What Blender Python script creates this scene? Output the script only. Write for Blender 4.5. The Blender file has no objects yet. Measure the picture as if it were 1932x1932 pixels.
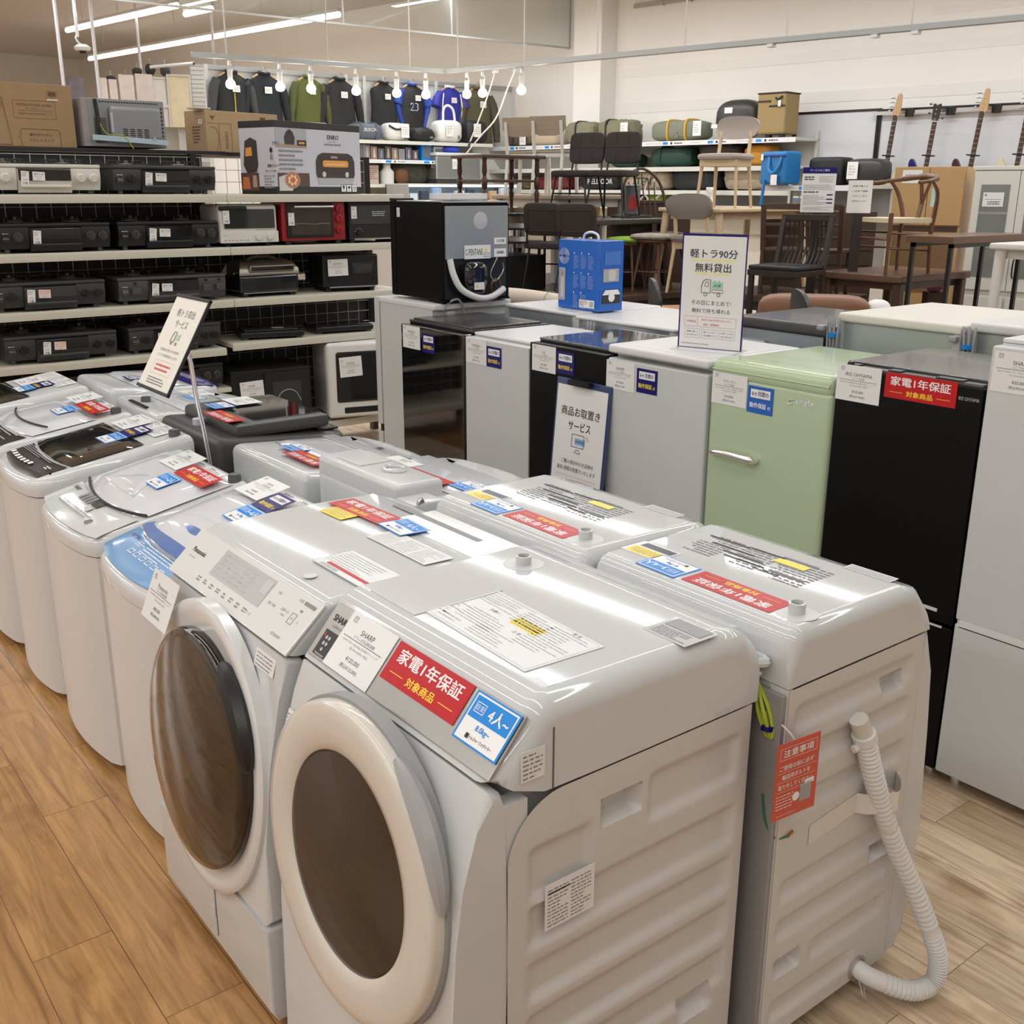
import bpy, bmesh, math, random
from mathutils import Matrix, Vector
random.seed(7)
R_ = math.radians
SC = bpy.context.scene
COL = SC.collection

# ---------------------------------------------------------------- camera
cam_d = bpy.data.cameras.new('camera')
cam_d.lens = 36.988
cam_d.sensor_width = 36.0
cam_d.clip_start = 0.05
cam_d.clip_end = 100
cam = bpy.data.objects.new('camera', cam_d)
COL.objects.link(cam)
_th, _ro, _yaw = R_(17.1), R_(0.2), R_(52.2)
_c, _s = math.cos(_ro), math.sin(_ro)
_nad = Vector((-_s*math.cos(_th), _c*math.cos(_th), math.sin(_th)))
_up = -_nad
_fh = (Vector((0, 0, 1)) - _up*_up.z).normalized()
_rt = _fh.cross(_up)
if _rt.x < 0:
    _rt = -_rt
_X = _fh*math.cos(_yaw) + _rt*math.sin(_yaw)
_Y = _fh*math.sin(_yaw) - _rt*math.cos(_yaw)
cam.matrix_world = Matrix(((_X.x, -_X.y, -_X.z, 0), (_Y.x, -_Y.y, -_Y.z, 0),
                           (_up.x, -_up.y, -_up.z, 1.70), (0, 0, 0, 1)))
SC.camera = cam

# ---------------------------------------------------------------- world, exposure
SC.view_settings.view_transform = 'Standard'
SC.view_settings.look = 'None'
SC.view_settings.gamma = 1.0
SC.view_settings.use_curve_mapping = False
SC.view_settings.exposure = 0.0
W = bpy.data.worlds.new('world')
SC.world = W
W.use_nodes = True
W.node_tree.nodes['Background'].inputs[0].default_value = (1.0, 0.985, 0.96, 1)
W.node_tree.nodes['Background'].inputs[1].default_value = 0.25

# ---------------------------------------------------------------- building frame: the shop is turned 8 degrees from the display rows
BA = R_(8.0)
def bf(s, t, z=0.0):
    return Vector((s*math.cos(BA) - t*math.sin(BA), s*math.sin(BA) + t*math.cos(BA), z))
LIGHT = 0.57
def strip_light(s, t0, t1, z, power):
    d = bpy.data.lights.new('ceiling_strip_lamp', 'AREA')
    d.shape = 'RECTANGLE'
    d.size = 0.09
    d.size_y = abs(t1 - t0)
    d.energy = power*abs(t1 - t0)*LIGHT
    d.color = (0.95, 0.985, 1.0)
    o = bpy.data.objects.new('ceiling_strip_lamp', d)
    COL.objects.link(o)
    o.location = bf(s, (t0 + t1)/2, z)
    o.rotation_euler = (0, 0, BA)
    return o
ZL = 3.86
ROWS = ((9.19, 25, -1.5, 11.0), (7.38, 16, -1.5, 13.0), (5.3, 15, -1.5, 13.0), (3.2, 11, -1.5, 7.5), (1.14, 9, -1.5, 7.5),
        (-0.96, 17, -3.5, 7.5), (-3.1, 22, -3.5, 7.5), (3.2, 22, 9.5, 21), (1.14, 22, 9.5, 21), (-0.96, 22, 9.5, 21), (-3.1, 22, 9.5, 21))
for s, p, t0, t1 in ROWS:
    strip_light(s, t0, t1, ZL - .02, p)

# ---------------------------------------------------------------- materials
MATS = {}
def mat(name, col=(.8, .8, .8), rough=.5, metal=0., spec=.5, coat=0., emit=0., alpha=1., trans=0., bump=0., bscale=60., var=0.0, ior=None):
    if name in MATS:
        return MATS[name]
    m = bpy.data.materials.new(name)
    m.use_nodes = True
    nt = m.node_tree
    b = nt.nodes['Principled BSDF']
    c4 = (col[0], col[1], col[2], 1)
    b.inputs['Base Color'].default_value = c4
    b.inputs['Roughness'].default_value = rough
    b.inputs['Metallic'].default_value = metal
    b.inputs['Specular IOR Level'].default_value = spec
    if coat:
        b.inputs['Coat Weight'].default_value = coat
        b.inputs['Coat Roughness'].default_value = .05
    if emit:
        b.inputs['Emission Color'].default_value = c4
        b.inputs['Emission Strength'].default_value = emit
    if alpha < 1:
        b.inputs['Alpha'].default_value = alpha
    if trans:
        b.inputs['Transmission Weight'].default_value = trans
    if ior:
        b.inputs['IOR'].default_value = ior
    if bump or var:
        tc = nt.nodes.new('ShaderNodeTexCoord')
        n = nt.nodes.new('ShaderNodeTexNoise')
        n.inputs['Scale'].default_value = bscale
        n.inputs['Detail'].default_value = 4
        nt.links.new(tc.outputs['Object'], n.inputs['Vector'])
        if bump:
            bp = nt.nodes.new('ShaderNodeBump')
            bp.inputs['Strength'].default_value = bump
            bp.inputs['Distance'].default_value = .004
            nt.links.new(n.outputs['Fac'], bp.inputs['Height'])
            nt.links.new(bp.outputs['Normal'], b.inputs['Normal'])
        if var:
            mx = nt.nodes.new('ShaderNodeMix')
            mx.data_type = 'RGBA'
            mx.inputs[6].default_value = tuple(max(0, c*(1 - var)) for c in col) + (1,)
            mx.inputs[7].default_value = tuple(min(1, c*(1 + var)) for c in col) + (1,)
            nt.links.new(n.outputs['Fac'], mx.inputs[0])
            nt.links.new(mx.outputs[2], b.inputs['Base Color'])
    MATS[name] = m
    return m

def wood(name, c1, c2, rough=.35, scale=14., axis=0, coat=0.):
    if name in MATS:
        return MATS[name]
    m = mat(name, c1, rough, coat=coat)
    nt = m.node_tree
    b = nt.nodes['Principled BSDF']
    tc = nt.nodes.new('ShaderNodeTexCoord')
    mp = nt.nodes.new('ShaderNodeMapping')
    sc = [1.0, 1.0, 1.0]
    sc[axis] = .12
    mp.inputs['Scale'].default_value = [scale*q for q in sc]
    n = nt.nodes.new('ShaderNodeTexNoise')
    n.inputs['Scale'].default_value = 2.2
    n.inputs['Detail'].default_value = 6
    n.inputs['Distortion'].default_value = 1.2
    mx = nt.nodes.new('ShaderNodeMix')
    mx.data_type = 'RGBA'
    mx.inputs[6].default_value = c1 + (1,)
    mx.inputs[7].default_value = c2 + (1,)
    nt.links.new(tc.outputs['Object'], mp.inputs[0])
    nt.links.new(mp.outputs[0], n.inputs['Vector'])
    nt.links.new(n.outputs['Fac'], mx.inputs[0])
    nt.links.new(mx.outputs[2], b.inputs['Base Color'])
    return m

def plank_floor(name, c1, c2, dark, rough):
    m = mat(name, c1, rough)
    nt = m.node_tree
    L = nt.links.new
    b = nt.nodes['Principled BSDF']
    tc = nt.nodes.new('ShaderNodeTexCoord')
    mp = nt.nodes.new('ShaderNodeMapping')
    mp.inputs['Rotation'].default_value = (0, 0, R_(90))
    br = nt.nodes.new('ShaderNodeTexBrick')
    br.offset = .37
    br.inputs['Color1'].default_value = c1 + (1,)
    br.inputs['Color2'].default_value = c2 + (1,)
    br.inputs['Mortar'].default_value = dark + (1,)
    br.inputs['Scale'].default_value = 1.0
    br.inputs['Mortar Size'].default_value = .0012
    br.inputs['Brick Width'].default_value = .95
    br.inputs['Row Height'].default_value = .18
    L(tc.outputs['Object'], mp.inputs[0])
    L(mp.outputs[0], br.inputs['Vector'])
    # grain, stretched along the planks and shifted from plank to plank
    add = nt.nodes.new('ShaderNodeVectorMath')
    add.operation = 'MULTIPLY_ADD'
    add.inputs[1].default_value = (3, 3, 3)
    L(br.outputs['Color'], add.inputs[0])
    L(mp.outputs[0], add.inputs[2])
    m2 = nt.nodes.new('ShaderNodeMapping')
    m2.inputs['Scale'].default_value = (2.2, 26, 1)
    L(add.outputs[0], m2.inputs[0])
    n = nt.nodes.new('ShaderNodeTexNoise')
    n.inputs['Scale'].default_value = 1.0
    n.inputs['Detail'].default_value = 7
    n.inputs['Roughness'].default_value = .62
    n.inputs['Distortion'].default_value = 1.6
    L(m2.outputs[0], n.inputs['Vector'])
    r = nt.nodes.new('ShaderNodeValToRGB')
    r.color_ramp.elements[0].position = .30
    r.color_ramp.elements[0].color = (.42, .36, .30, 1)
    r.color_ramp.elements[1].position = .62
    r.color_ramp.elements[1].color = (1.12, 1.1, 1.08, 1)
    L(n.outputs['Fac'], r.inputs[0])
    mx = nt.nodes.new('ShaderNodeMix')
    mx.data_type = 'RGBA'
    mx.blend_type = 'MULTIPLY'
    mx.inputs[0].default_value = .75
    L(br.outputs['Color'], mx.inputs[6])
    L(r.outputs[0], mx.inputs[7])
    # soft knots
    n2 = nt.nodes.new('ShaderNodeTexNoise')
    n2.inputs['Scale'].default_value = 4.5
    n2.inputs['Detail'].default_value = 3
    L(add.outputs[0], n2.inputs['Vector'])
    r2 = nt.nodes.new('ShaderNodeValToRGB')
    r2.color_ramp.elements[0].position = .28
    r2.color_ramp.elements[0].color = (.62, .52, .42, 1)
    r2.color_ramp.elements[1].position = .42
    r2.color_ramp.elements[1].color = (1, 1, 1, 1)
    L(n2.outputs['Fac'], r2.inputs[0])
    mx2 = nt.nodes.new('ShaderNodeMix')
    mx2.data_type = 'RGBA'
    mx2.blend_type = 'MULTIPLY'
    mx2.inputs[0].default_value = .8
    L(mx.outputs[2], mx2.inputs[6])
    L(r2.outputs[0], mx2.inputs[7])
    L(mx2.outputs[2], b.inputs['Base Color'])
    bp = nt.nodes.new('ShaderNodeBump')
    bp.inputs['Strength'].default_value = .12
    bp.inputs['Distance'].default_value = .003
    L(n.outputs['Fac'], bp.inputs['Height'])
    L(bp.outputs['Normal'], b.inputs['Normal'])
    return m

# ---------------------------------------------------------------- mesh builder
class MB:
    def __init__(self):
        self.v, self.f, self.mi, self.mats = [], [], [], []
        self.wn = False
    def m(self, mt):
        if mt not in self.mats:
            self.mats.append(mt)
        return self.mats.index(mt)
    def add(self, vs, fs, mt, M=None):
        k = len(self.v)
        if M is not None:
            vs = [M @ Vector(p) for p in vs]
        self.v.extend([tuple(p) for p in vs])
        i = self.m(mt)
        for f in fs:
            self.f.append([k + q for q in f])
            self.mi.append(i)
        return self
    def bm(self, b, mt, M=None):
        b.verts.index_update()
        self.add([v.co.copy() for v in b.verts], [[v.index for v in f.verts] for f in b.faces], mt, M)
        b.free()
        return self
    def box(self, c, s, mt, r=0., seg=2, M=None):
        b = bmesh.new()
        bmesh.ops.create_cube(b, size=1.)
        for v in b.verts:
            v.co = Vector((v.co.x*s[0], v.co.y*s[1], v.co.z*s[2]))
        if r > 0:
            r = min(r, .49*min(s))
            self.wn = True
            bmesh.ops.bevel(b, geom=list(b.edges), offset=r, segments=seg, affect='EDGES', profile=.5)
        for v in b.verts:
            v.co += Vector(c)
        return self.bm(b, mt, M)
    def bx(self, x0, x1, y0, y1, z0, z1, mt, r=0., seg=2, M=None):
        return self.box(((x0 + x1)/2, (y0 + y1)/2, (z0 + z1)/2), (abs(x1 - x0), abs(y1 - y0), abs(z1 - z0)), mt, r, seg, M)
    def cyl(self, a, b, ra, mt, rb=None, n=14, caps=True, M=None):
        a, b = Vector(a), Vector(b)
        rb = ra if rb is None else rb
        d = (b - a).normalized()
        u = d.orthogonal().normalized()
        w = d.cross(u)
        vs, fs = [], []
        for p, r in ((a, ra), (b, rb)):
            for i in range(n):
                t = 2*math.pi*i/n
                vs.append(p + (u*math.cos(t) + w*math.sin(t))*r)
        for i in range(n):
            j = (i + 1) % n
            fs.append([i, j, n + j, n + i])
        if caps:
            fs.append(list(range(n))[::-1])
            fs.append(list(range(n, 2*n)))
        return self.add(vs, fs, mt, M)
    def bar(self, a, b, w, h, mt, M=None, up=(0, 0, 1)):
        a, b = Vector(a), Vector(b)
        d = (b - a)
        L = d.length
        d = d/L
        u = Vector(up)
        if abs(d.dot(u)) > .98:
            u = Vector((0, 1, 0))
        x = d
        y = u.cross(x).normalized()
        z = x.cross(y)
        Mx = Matrix(((x.x, y.x, z.x, (a.x + b.x)/2), (x.y, y.y, z.y, (a.y + b.y)/2), (x.z, y.z, z.z, (a.z + b.z)/2), (0, 0, 0, 1)))
        if M is not None:
            Mx = M @ Mx
        return self.box((0, 0, 0), (L, w, h), mt, min(w, h)*.12, 1, Mx)
    def tube(self, pts, r, mt, n=8, M=None, closed=False, smooth=0):
        pts = [Vector(p) for p in pts]
        if smooth:
            pts = spline(pts, smooth, closed)
        N = len(pts)
        rs = r if isinstance(r, (list, tuple)) else [r]*N
        if len(rs) != N:
            rs = [rs[min(len(rs) - 1, int(i*len(rs)/N))] for i in range(N)]
        vs, fs = [], []
        u = None
        for i, p in enumerate(pts):
            if closed:
                d = pts[(i + 1) % N] - pts[i - 1]
            else:
                d = pts[min(i + 1, N - 1)] - pts[max(i - 1, 0)]
            if d.length < 1e-9:
                d = Vector((0, 0, 1))
            d.normalize()
            if u is None:
                u = d.orthogonal().normalized()
            else:
                u = u - d*u.dot(d)
                u = u.normalized() if u.length > 1e-6 else d.orthogonal().normalized()
            w = d.cross(u)
            for k in range(n):
                t = 2*math.pi*k/n
                vs.append(p + (u*math.cos(t) + w*math.sin(t))*rs[i])
        for i in range(N if closed else N - 1):
            for k in range(n):
                a, b = i*n + k, i*n + (k + 1) % n
                j = ((i + 1) % N)*n
                fs.append([a, b, j + (k + 1) % n, j + k])
        if not closed:
            fs.append(list(range(n))[::-1])
            fs.append([(N - 1)*n + k for k in range(n)])
        return self.add(vs, fs, mt, M)
    def lathe(self, prof, mt, n=24, M=None, sx=1., sy=1.):
        vs, fs = [], []
        for r, h in prof:
            for k in range(n):
                t = 2*math.pi*k/n
                vs.append((r*math.cos(t)*sx, r*math.sin(t)*sy, h))
        for i in range(len(prof) - 1):
            for k in range(n):
                fs.append([i*n + k, i*n + (k + 1) % n, (i + 1)*n + (k + 1) % n, (i + 1)*n + k])
        fs.append(list(range(n))[::-1])
        fs.append([(len(prof) - 1)*n + k for k in range(n)])
        return self.add(vs, fs, mt, M)
    def prism(self, poly, h0, h1, mt, M=None):
        n = len(poly)
        vs = [(p[0], p[1], h0) for p in poly] + [(p[0], p[1], h1) for p in poly]
        fs = [[i, (i + 1) % n, n + (i + 1) % n, n + i] for i in range(n)]
        fs.append(list(range(n))[::-1])
        fs.append(list(range(n, 2*n)))
        return self.add(vs, fs, mt, M)
    def loft(self, rings, mt, M=None, closed=True, caps=True):
        n = len(rings[0])
        vs = [p for r in rings for p in r]
        fs = []
        for i in range(len(rings) - 1):
            for k in range(n if closed else n - 1):
                j = (k + 1) % n
                fs.append([i*n + k, i*n + j, (i + 1)*n + j, (i + 1)*n + k])
        if caps:
            fs.append(list(range(n))[::-1])
            fs.append([(len(rings) - 1)*n + k for k in range(n)])
        return self.add(vs, fs, mt, M)
    def sup(self, c, rad, mt, e=.45, n=20, m=12, M=None, wob=0.):
        # soft cushion / bag shape (superellipsoid)
        def pw(x, q):
            return math.copysign(abs(x)**q, x)
        vs, fs = [], []
        for i in range(m + 1):
            ph = -math.pi/2 + math.pi*i/m
            for k in range(n):
                t = 2*math.pi*k/n
                q = 1 + (wob*(random.random() - .5) if 0 < i < m else 0)
                vs.append((c[0] + rad[0]*pw(math.cos(ph), e)*pw(math.cos(t), e)*q,
                           c[1] + rad[1]*pw(math.cos(ph), e)*pw(math.sin(t), e)*q,
                           c[2] + rad[2]*pw(math.sin(ph), e)*q))
        for i in range(m):
            for k in range(n):
                fs.append([i*n + k, i*n + (k + 1) % n, (i + 1)*n + (k + 1) % n, (i + 1)*n + k])
        return self.add(vs, fs, mt, M)
    def grid(self, fn, nu, nv, mt, M=None, thick=0., nrm=(0, 0, 1)):
        vs, fs = [], []
        for i in range(nu + 1):
            for j in range(nv + 1):
                vs.append(Vector(fn(i/nu, j/nv)))
        w = nv + 1
        for i in range(nu):
            for j in range(nv):
                fs.append([i*w + j, (i + 1)*w + j, (i + 1)*w + j + 1, i*w + j + 1])
        if thick:
            k = len(vs)
            vs += [p - Vector(nrm)*thick for p in vs]
            fs += [[k + q for q in f[::-1]] for f in fs[:nu*nv]]
            ed = [(i*w, (i + 1)*w) for i in range(nu)] + [(nu*w + j, nu*w + j + 1) for j in range(nv)] + \
                 [((i + 1)*w + nv, i*w + nv) for i in range(nu)] + [(j + 1, j) for j in range(nv)]
            fs += [[b, a, k + a, k + b] for a, b in ed]
        return self.add(vs, fs, mt, M)
    def text(self, s, h, mt, M=None, x=0., y=0., z=0., al='c', bold=0., w=None):
        vs, fs = glyphs(s, 0.)
        if not vs:
            return self
        x0 = min(p[0] for p in vs)
        x1 = max(p[0] for p in vs)
        y0 = min(p[1] for p in vs)
        y1 = max(p[1] for p in vs)
        k = h/max(.35, (y1 - y0))
        kx = k if w is None else w/max(1e-6, (x1 - x0))
        ox = {'c': (x0 + x1)/2, 'l': x0, 'r': x1}[al]
        for q, (ddx, ddy) in enumerate(((0, 0),) if not bold else ((-1, -.6), (1, -.6), (-1, .6), (1, .6))):
            self.add([(x + (p[0] - ox)*kx + ddx*bold*h, y + (p[1] - (y0 + y1)/2)*k + ddy*bold*h, z + q*2e-5) for p in vs], fs, mt, M)
        return self
    def rule(self, x0, x1, y, h, mt, z=0., M=None):
        return self.add([(x0, y - h/2, z), (x1, y - h/2, z), (x1, y + h/2, z), (x0, y + h/2, z)], [[0, 1, 2, 3]], mt, M)
    def rect(self, x0, x1, y0, y1, mt, z=0., M=None):
        return self.add([(x0, y0, z), (x1, y0, z), (x1, y1, z), (x0, y1, z)], [[0, 1, 2, 3]], mt, M)
    def frame(self, x0, x1, y0, y1, t, mt, z=0., M=None):
        self.rect(x0, x1, y0, y0 + t, mt, z, M)
        self.rect(x0, x1, y1 - t, y1, mt, z, M)
        self.rect(x0, x0 + t, y0 + t, y1 - t, mt, z, M)
        return self.rect(x1 - t, x1, y0 + t, y1 - t, mt, z, M)
    def fine(self, x0, x1, y0, y1, n, mt, z=0., M=None, fill=.45):
        # small print too fine to read: rows of short strokes
        dy = (y1 - y0)/n
        for i in range(n):
            yy = y1 - (i + .5)*dy
            x = x0
            end = x1 - (x1 - x0)*random.choice((0, 0, .1, .35))
            while x < end:
                w = dy*random.uniform(.5, 1.6)
                self.rect(x, min(end, x + w), yy - dy*fill/2, yy + dy*fill/2, mt, z, M)
                x += w + dy*random.uniform(.15, .45)
        return self
    def mesh(self, name, ang=38):
        me = bpy.data.meshes.new(name)
        me.from_pydata(self.v, [], self.f)
        for mt in self.mats:
            me.materials.append(mt)
        me.polygons.foreach_set('material_index', self.mi)
        me.polygons.foreach_set('use_smooth', [True]*len(self.f))
        me.update()
        b = bmesh.new()
        b.from_mesh(me)
        bmesh.ops.recalc_face_normals(b, faces=b.faces) if getattr(self, 'recalc', True) else None
        b.to_mesh(me)
        b.free()
        me.set_sharp_from_angle(angle=R_(ang))
        return me

def spline(pts, k, closed=False):
    out = []
    N = len(pts)
    for i in range(N if closed else N - 1):
        p0 = pts[i - 1] if (i > 0 or closed) else pts[0]*2 - pts[1]
        p1, p2 = pts[i], pts[(i + 1) % N]
        p3 = pts[(i + 2) % N] if (i + 2 < N or closed) else p2*2 - p1
        for j in range(k):
            t = j/k
            out.append(.5*((2*p1) + (p2 - p0)*t + (2*p0 - 5*p1 + 4*p2 - p3)*t*t + (3*p1 - p0 - 3*p2 + p3)*t**3))
    if not closed:
        out.append(pts[-1])
    return out

_GC = {}
def glyphs(s, bold=0.):
    k = (s, bold)
    if k not in _GC:
        cu = bpy.data.curves.new('lettering', 'FONT')
        cu.body = s
        cu.resolution_u = 2
        cu.offset = bold
        cu.align_x = 'CENTER'
        o = bpy.data.objects.new('lettering', cu)
        me = o.to_mesh()
        _GC[k] = ([tuple(v.co) for v in me.vertices], [list(p.vertices) for p in me.polygons])
        o.to_mesh_clear()
        bpy.data.objects.remove(o)
        bpy.data.curves.remove(cu)
    return _GC[k]

def FR(o, xd, yd):
    x = Vector(xd).normalized()
    y = Vector(yd)
    y = (y - x*x.dot(y)).normalized()
    z = x.cross(y)
    return Matrix(((x.x, y.x, z.x, o[0]), (x.y, y.y, z.y, o[1]), (x.z, y.z, z.z, o[2]), (0, 0, 0, 1)))

# ---------------------------------------------------------------- things and parts
def thing(name, label, cat, loc=(0, 0, 0), rz=0., group=None, mb=None, tilt=None):
    o = bpy.data.objects.new(name, mb.mesh(name) if mb is not None else None)
    COL.objects.link(o)
    o.location = loc
    o.rotation_euler = (tilt[0], tilt[1], rz) if tilt else (0, 0, rz)
    o['label'] = label
    o['category'] = cat
    if group:
        o['group'] = group
    return o
def part(name, mb, parent, M=None, label=None, mesh=None, stuff=False):
    o = bpy.data.objects.new(name, mesh if mesh is not None else mb.mesh(name))
    COL.objects.link(o)
    if mb is not None and mb.wn:
        wn = o.modifiers.new('even_normals', 'WEIGHTED_NORMAL')
        wn.keep_sharp = True
    o.parent = parent
    if M is not None:
        o.matrix_local = M
    if label:
        o['label'] = label
    if stuff:
        o['kind'] = 'stuff'
    return o
def struct(name, mb, loc=(0, 0, 0), rz=0., parent=None):
    o = bpy.data.objects.new(name, mb.mesh(name))
    COL.objects.link(o)
    o.location = loc
    o.rotation_euler = (0, 0, rz)
    if parent:
        o.parent = parent
    else:
        o['kind'] = 'structure'
    return o
def dup(root, loc, rz, label, group=None, skip=()):
    r = root.copy()
    COL.objects.link(r)
    r.location = loc
    r.rotation_euler = (0, 0, rz)
    r['label'] = label
    if group:
        r['group'] = group
    for ch in list(root.children):
        if ch.name.split('.')[0] in skip:
            continue
        c = ch.copy()
        COL.objects.link(c)
        c.parent = r
        for g in list(ch.children):
            d = g.copy()
            COL.objects.link(d)
            d.parent = c
    return r

# common materials
WHITE = mat('white_enamel', (.62, .635, .63), .07)
WHITE2 = mat('white_plastic', (.615, .63, .63), .09)
WSTEEL = mat('white_steel', (.66, .655, .645), .28)
GREYW = mat('pale_grey_plastic', (.62, .625, .62), .3)
BLACKG = mat('black_gloss', (.006, .006, .007), .06, coat=.5)
BLACK = mat('black_satin', (.010, .010, .011), .32)
BLACKM = mat('black_matt', (.014, .014, .015), .6)
CHAR = mat('charcoal_plastic', (.035, .035, .037), .4)
DKMETAL = mat('dark_steel', (.06, .06, .065), .4, metal=.6)
STEEL = mat('brushed_steel', (.55, .55, .55), .3, metal=1.)
CHROME = mat('chrome', (.85, .85, .86), .08, metal=1.)
ZINC = mat('zinc_sheet', (.42, .47, .50), .36, metal=.55, var=.12, bscale=9)
INK = mat('ink_black', (.02, .02, .022), .6)
INKG = mat('ink_grey', (.25, .25, .26), .6)
INKL = mat('ink_light_grey', (.48, .48, .48), .6)
PAPER = mat('white_card', (.80, .80, .79), .35)
PAPERW = mat('cream_card', (.78, .75, .66), .35)
RED = mat('sticker_red', (.52, .010, .014), .3, spec=.3)
YEL = mat('sticker_yellow', (.92, .70, .03), .3)
SKY = mat('sticker_blue', (.008, .25, .74), .3, spec=.3)
NAVY = mat('sticker_navy', (.010, .008, .14), .3, spec=.3)
WINK = mat('sticker_white', (.86, .86, .86), .3)
REDI = mat('ink_red', (.65, .10, .10), .5)
LGREEN = mat('ink_green', (.30, .62, .40), .5)
RUBBER = mat('grey_rubber', (.10, .105, .11), .5)
CORD = mat('cord_grey', (.35, .35, .36), .45)
YGREEN = mat('earth_wire', (.42, .50, .05), .4)
# ---------------------------------------------------------------- stickers and cards (flat printed things stuck on the goods)
Z1, Z2 = .0010, .0014
_ST = {}
def base(w, h, mt, r=0.):
    b = MB()
    b.box((0, 0, .0004), (w, h, .0008), mt)
    return b
def st_red():
    if 'red' not in _ST:
        b = base(.222, .072, RED)
        b.text('家電1年保証', .026, WINK, x=0, y=.014, z=Z1, bold=.022, w=.186)
        b.text('対象商品', .0165, YEL, x=0, y=-.018, z=Z1, bold=.022, w=.082)
        for s in (-1, 1):
            b.rule(s*.053, s*.094, -.018, .0012, YEL, Z1)
        _ST['red'] = b.mesh('warranty_sticker')
    return _ST['red']
def st_cap(a='4人~', c='8.0kg~'):
    k = 'cap' + a
    if k not in _ST:
        b = base(.112, .082, SKY)
        b.rect(-.052, .052, -.038, .038, WINK, Z1)
        b.rect(-.049, .049, -.001, .035, SKY, Z2)
        b.frame(-.042, -.018, .009, .026, .0012, WINK, Z2 + .0003)
        b.text('目安', .010, WINK, x=-.03, y=.0175, z=Z2 + .0003)
        b.text(a, .022, WINK, x=.018, y=.017, z=Z2 + .0003, bold=.02)
        b.text(c, .012, SKY, x=0, y=-.0125, z=Z2, bold=.02)
        b.rect(-.030, -.022, -.032, -.024, INK, Z2)
        b.text('トレジャーファクトリー', .006, INK, x=.008, y=-.028, z=Z2, w=.055, bold=.02)
        _ST[k] = b.mesh('capacity_sticker')
    return _ST[k]
def st_six(col=None, tcol=None, k='six'):
    if k not in _ST:
        b = base(.105, .088, col or NAVY)
        b.rect(-.040, .040, .006, .034, WINK, Z1)
        b.text('6ヶ月間の', .0155, NAVY, x=0, y=.020, z=Z2, bold=.015, w=.068)
        b.text('動作保証', .017, tcol or YEL, x=-.008, y=-.018, z=Z1, bold=.022, w=.068)
        b.text('付', .011, tcol or YEL, x=.037, y=-.021, z=Z1, bold=.02)
        _ST[k] = b.mesh('warranty_sticker')
    return _ST[k]
def st_card(brand, kind, spec, p1, p2, w=.15, h=.107):
    k = 'card' + brand + kind + p1
    if k not in _ST:
        b = base(w, h, PAPER)
        s = w/.15
        b.frame(-.062*s, -.050*s, .036*s, .047*s, .0012, INKG, Z1)
        b.text('TF', .007*s, INKG, x=-.056*s, y=.0415*s, z=Z1)
        b.text(brand, .0105*s, INK, x=0, y=.026*s, z=Z1)
        b.text(kind, .0072*s, INKG, x=0, y=.0145*s, z=Z1)
        b.rule(-.066*s, .062*s, .0085*s, .0011, INK, Z1)
        b.text(spec, .0056*s, INKG, x=-.002, y=.0015*s, z=Z1, w=.118*s)
        b.text('送 50Hz/60Hz 美品', .005*s, INKG, x=.002, y=-.0065*s, z=Z1, w=.06*s)
        b.text(p1, .0098*s, INK, x=0, y=-.025*s, z=Z1)
        b.text(p2, .0098*s, INK, x=0, y=-.039*s, z=Z1)
        _ST[k] = b.mesh('price_card')
    return _ST[k]
def st_tall():
    # narrow price ticket with a barcode, used on the cookers
    if 'tall' not in _ST:
        b = base(.040, .075, PAPER)
        b.fine(-.016, .016, .010, .033, 4, INKG, Z1)
        b.text('¥9,800', .006, INK, x=0, y=-.006, z=Z1)
        for i in range(9):
            b.rect(-.012 + i*.0027, -.012 + i*.0027 + random.choice((.0008, .0016)), -.030, -.016, INK, Z1)
        _ST['tall'] = b.mesh('price_ticket')
    return _ST['tall']
def st_gas(t='都市ガス用', mt=None):
    k = 'gas' + t
    if k not in _ST:
        b = base(.062, .044, mt or PAPER)
        b.text(t, .011, INK if mt is None else REDI, x=0, y=.010, z=Z1, w=.046)
        b.fine(-.022, .022, -.006, .002, 1, INKL, Z1)
        b.text('トレジャー', .006, INK, x=0, y=-.014, z=Z1, w=.022, bold=.02)
        _ST[k] = b.mesh('gas_type_card')
    return _ST[k]
def st_notes(w, h, n, k, yellow=None, heads=(), grey=False, paper=None):
    if k not in _ST:
        b = base(w, h, paper or PAPER)
        cols = 3 if w > .2 else 2 if w > .1 else 1
        cw = w*.94/cols
        for c in range(cols):
            x0 = -w*.47 + c*cw
            b.fine(x0 + cw*.04, x0 + cw*.92, -h*.46, h*.40, n, INKL if grey else INKG, Z1, fill=.38)
        for (x0, x1, y) in heads:
            b.rule(x0*w, x1*w, y*h, h*.03, INK, Z2)
        if yellow:
            b.rect(yellow[0]*w, yellow[1]*w, yellow[2]*h, yellow[3]*h, YEL, Z2)
            b.fine(yellow[0]*w*.95, yellow[1]*w*.95, yellow[2]*h, yellow[3]*h, 4, INKG, Z2 + .0004, fill=.3)
        _ST[k] = b.mesh('instruction_label')
    return _ST[k]

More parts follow.
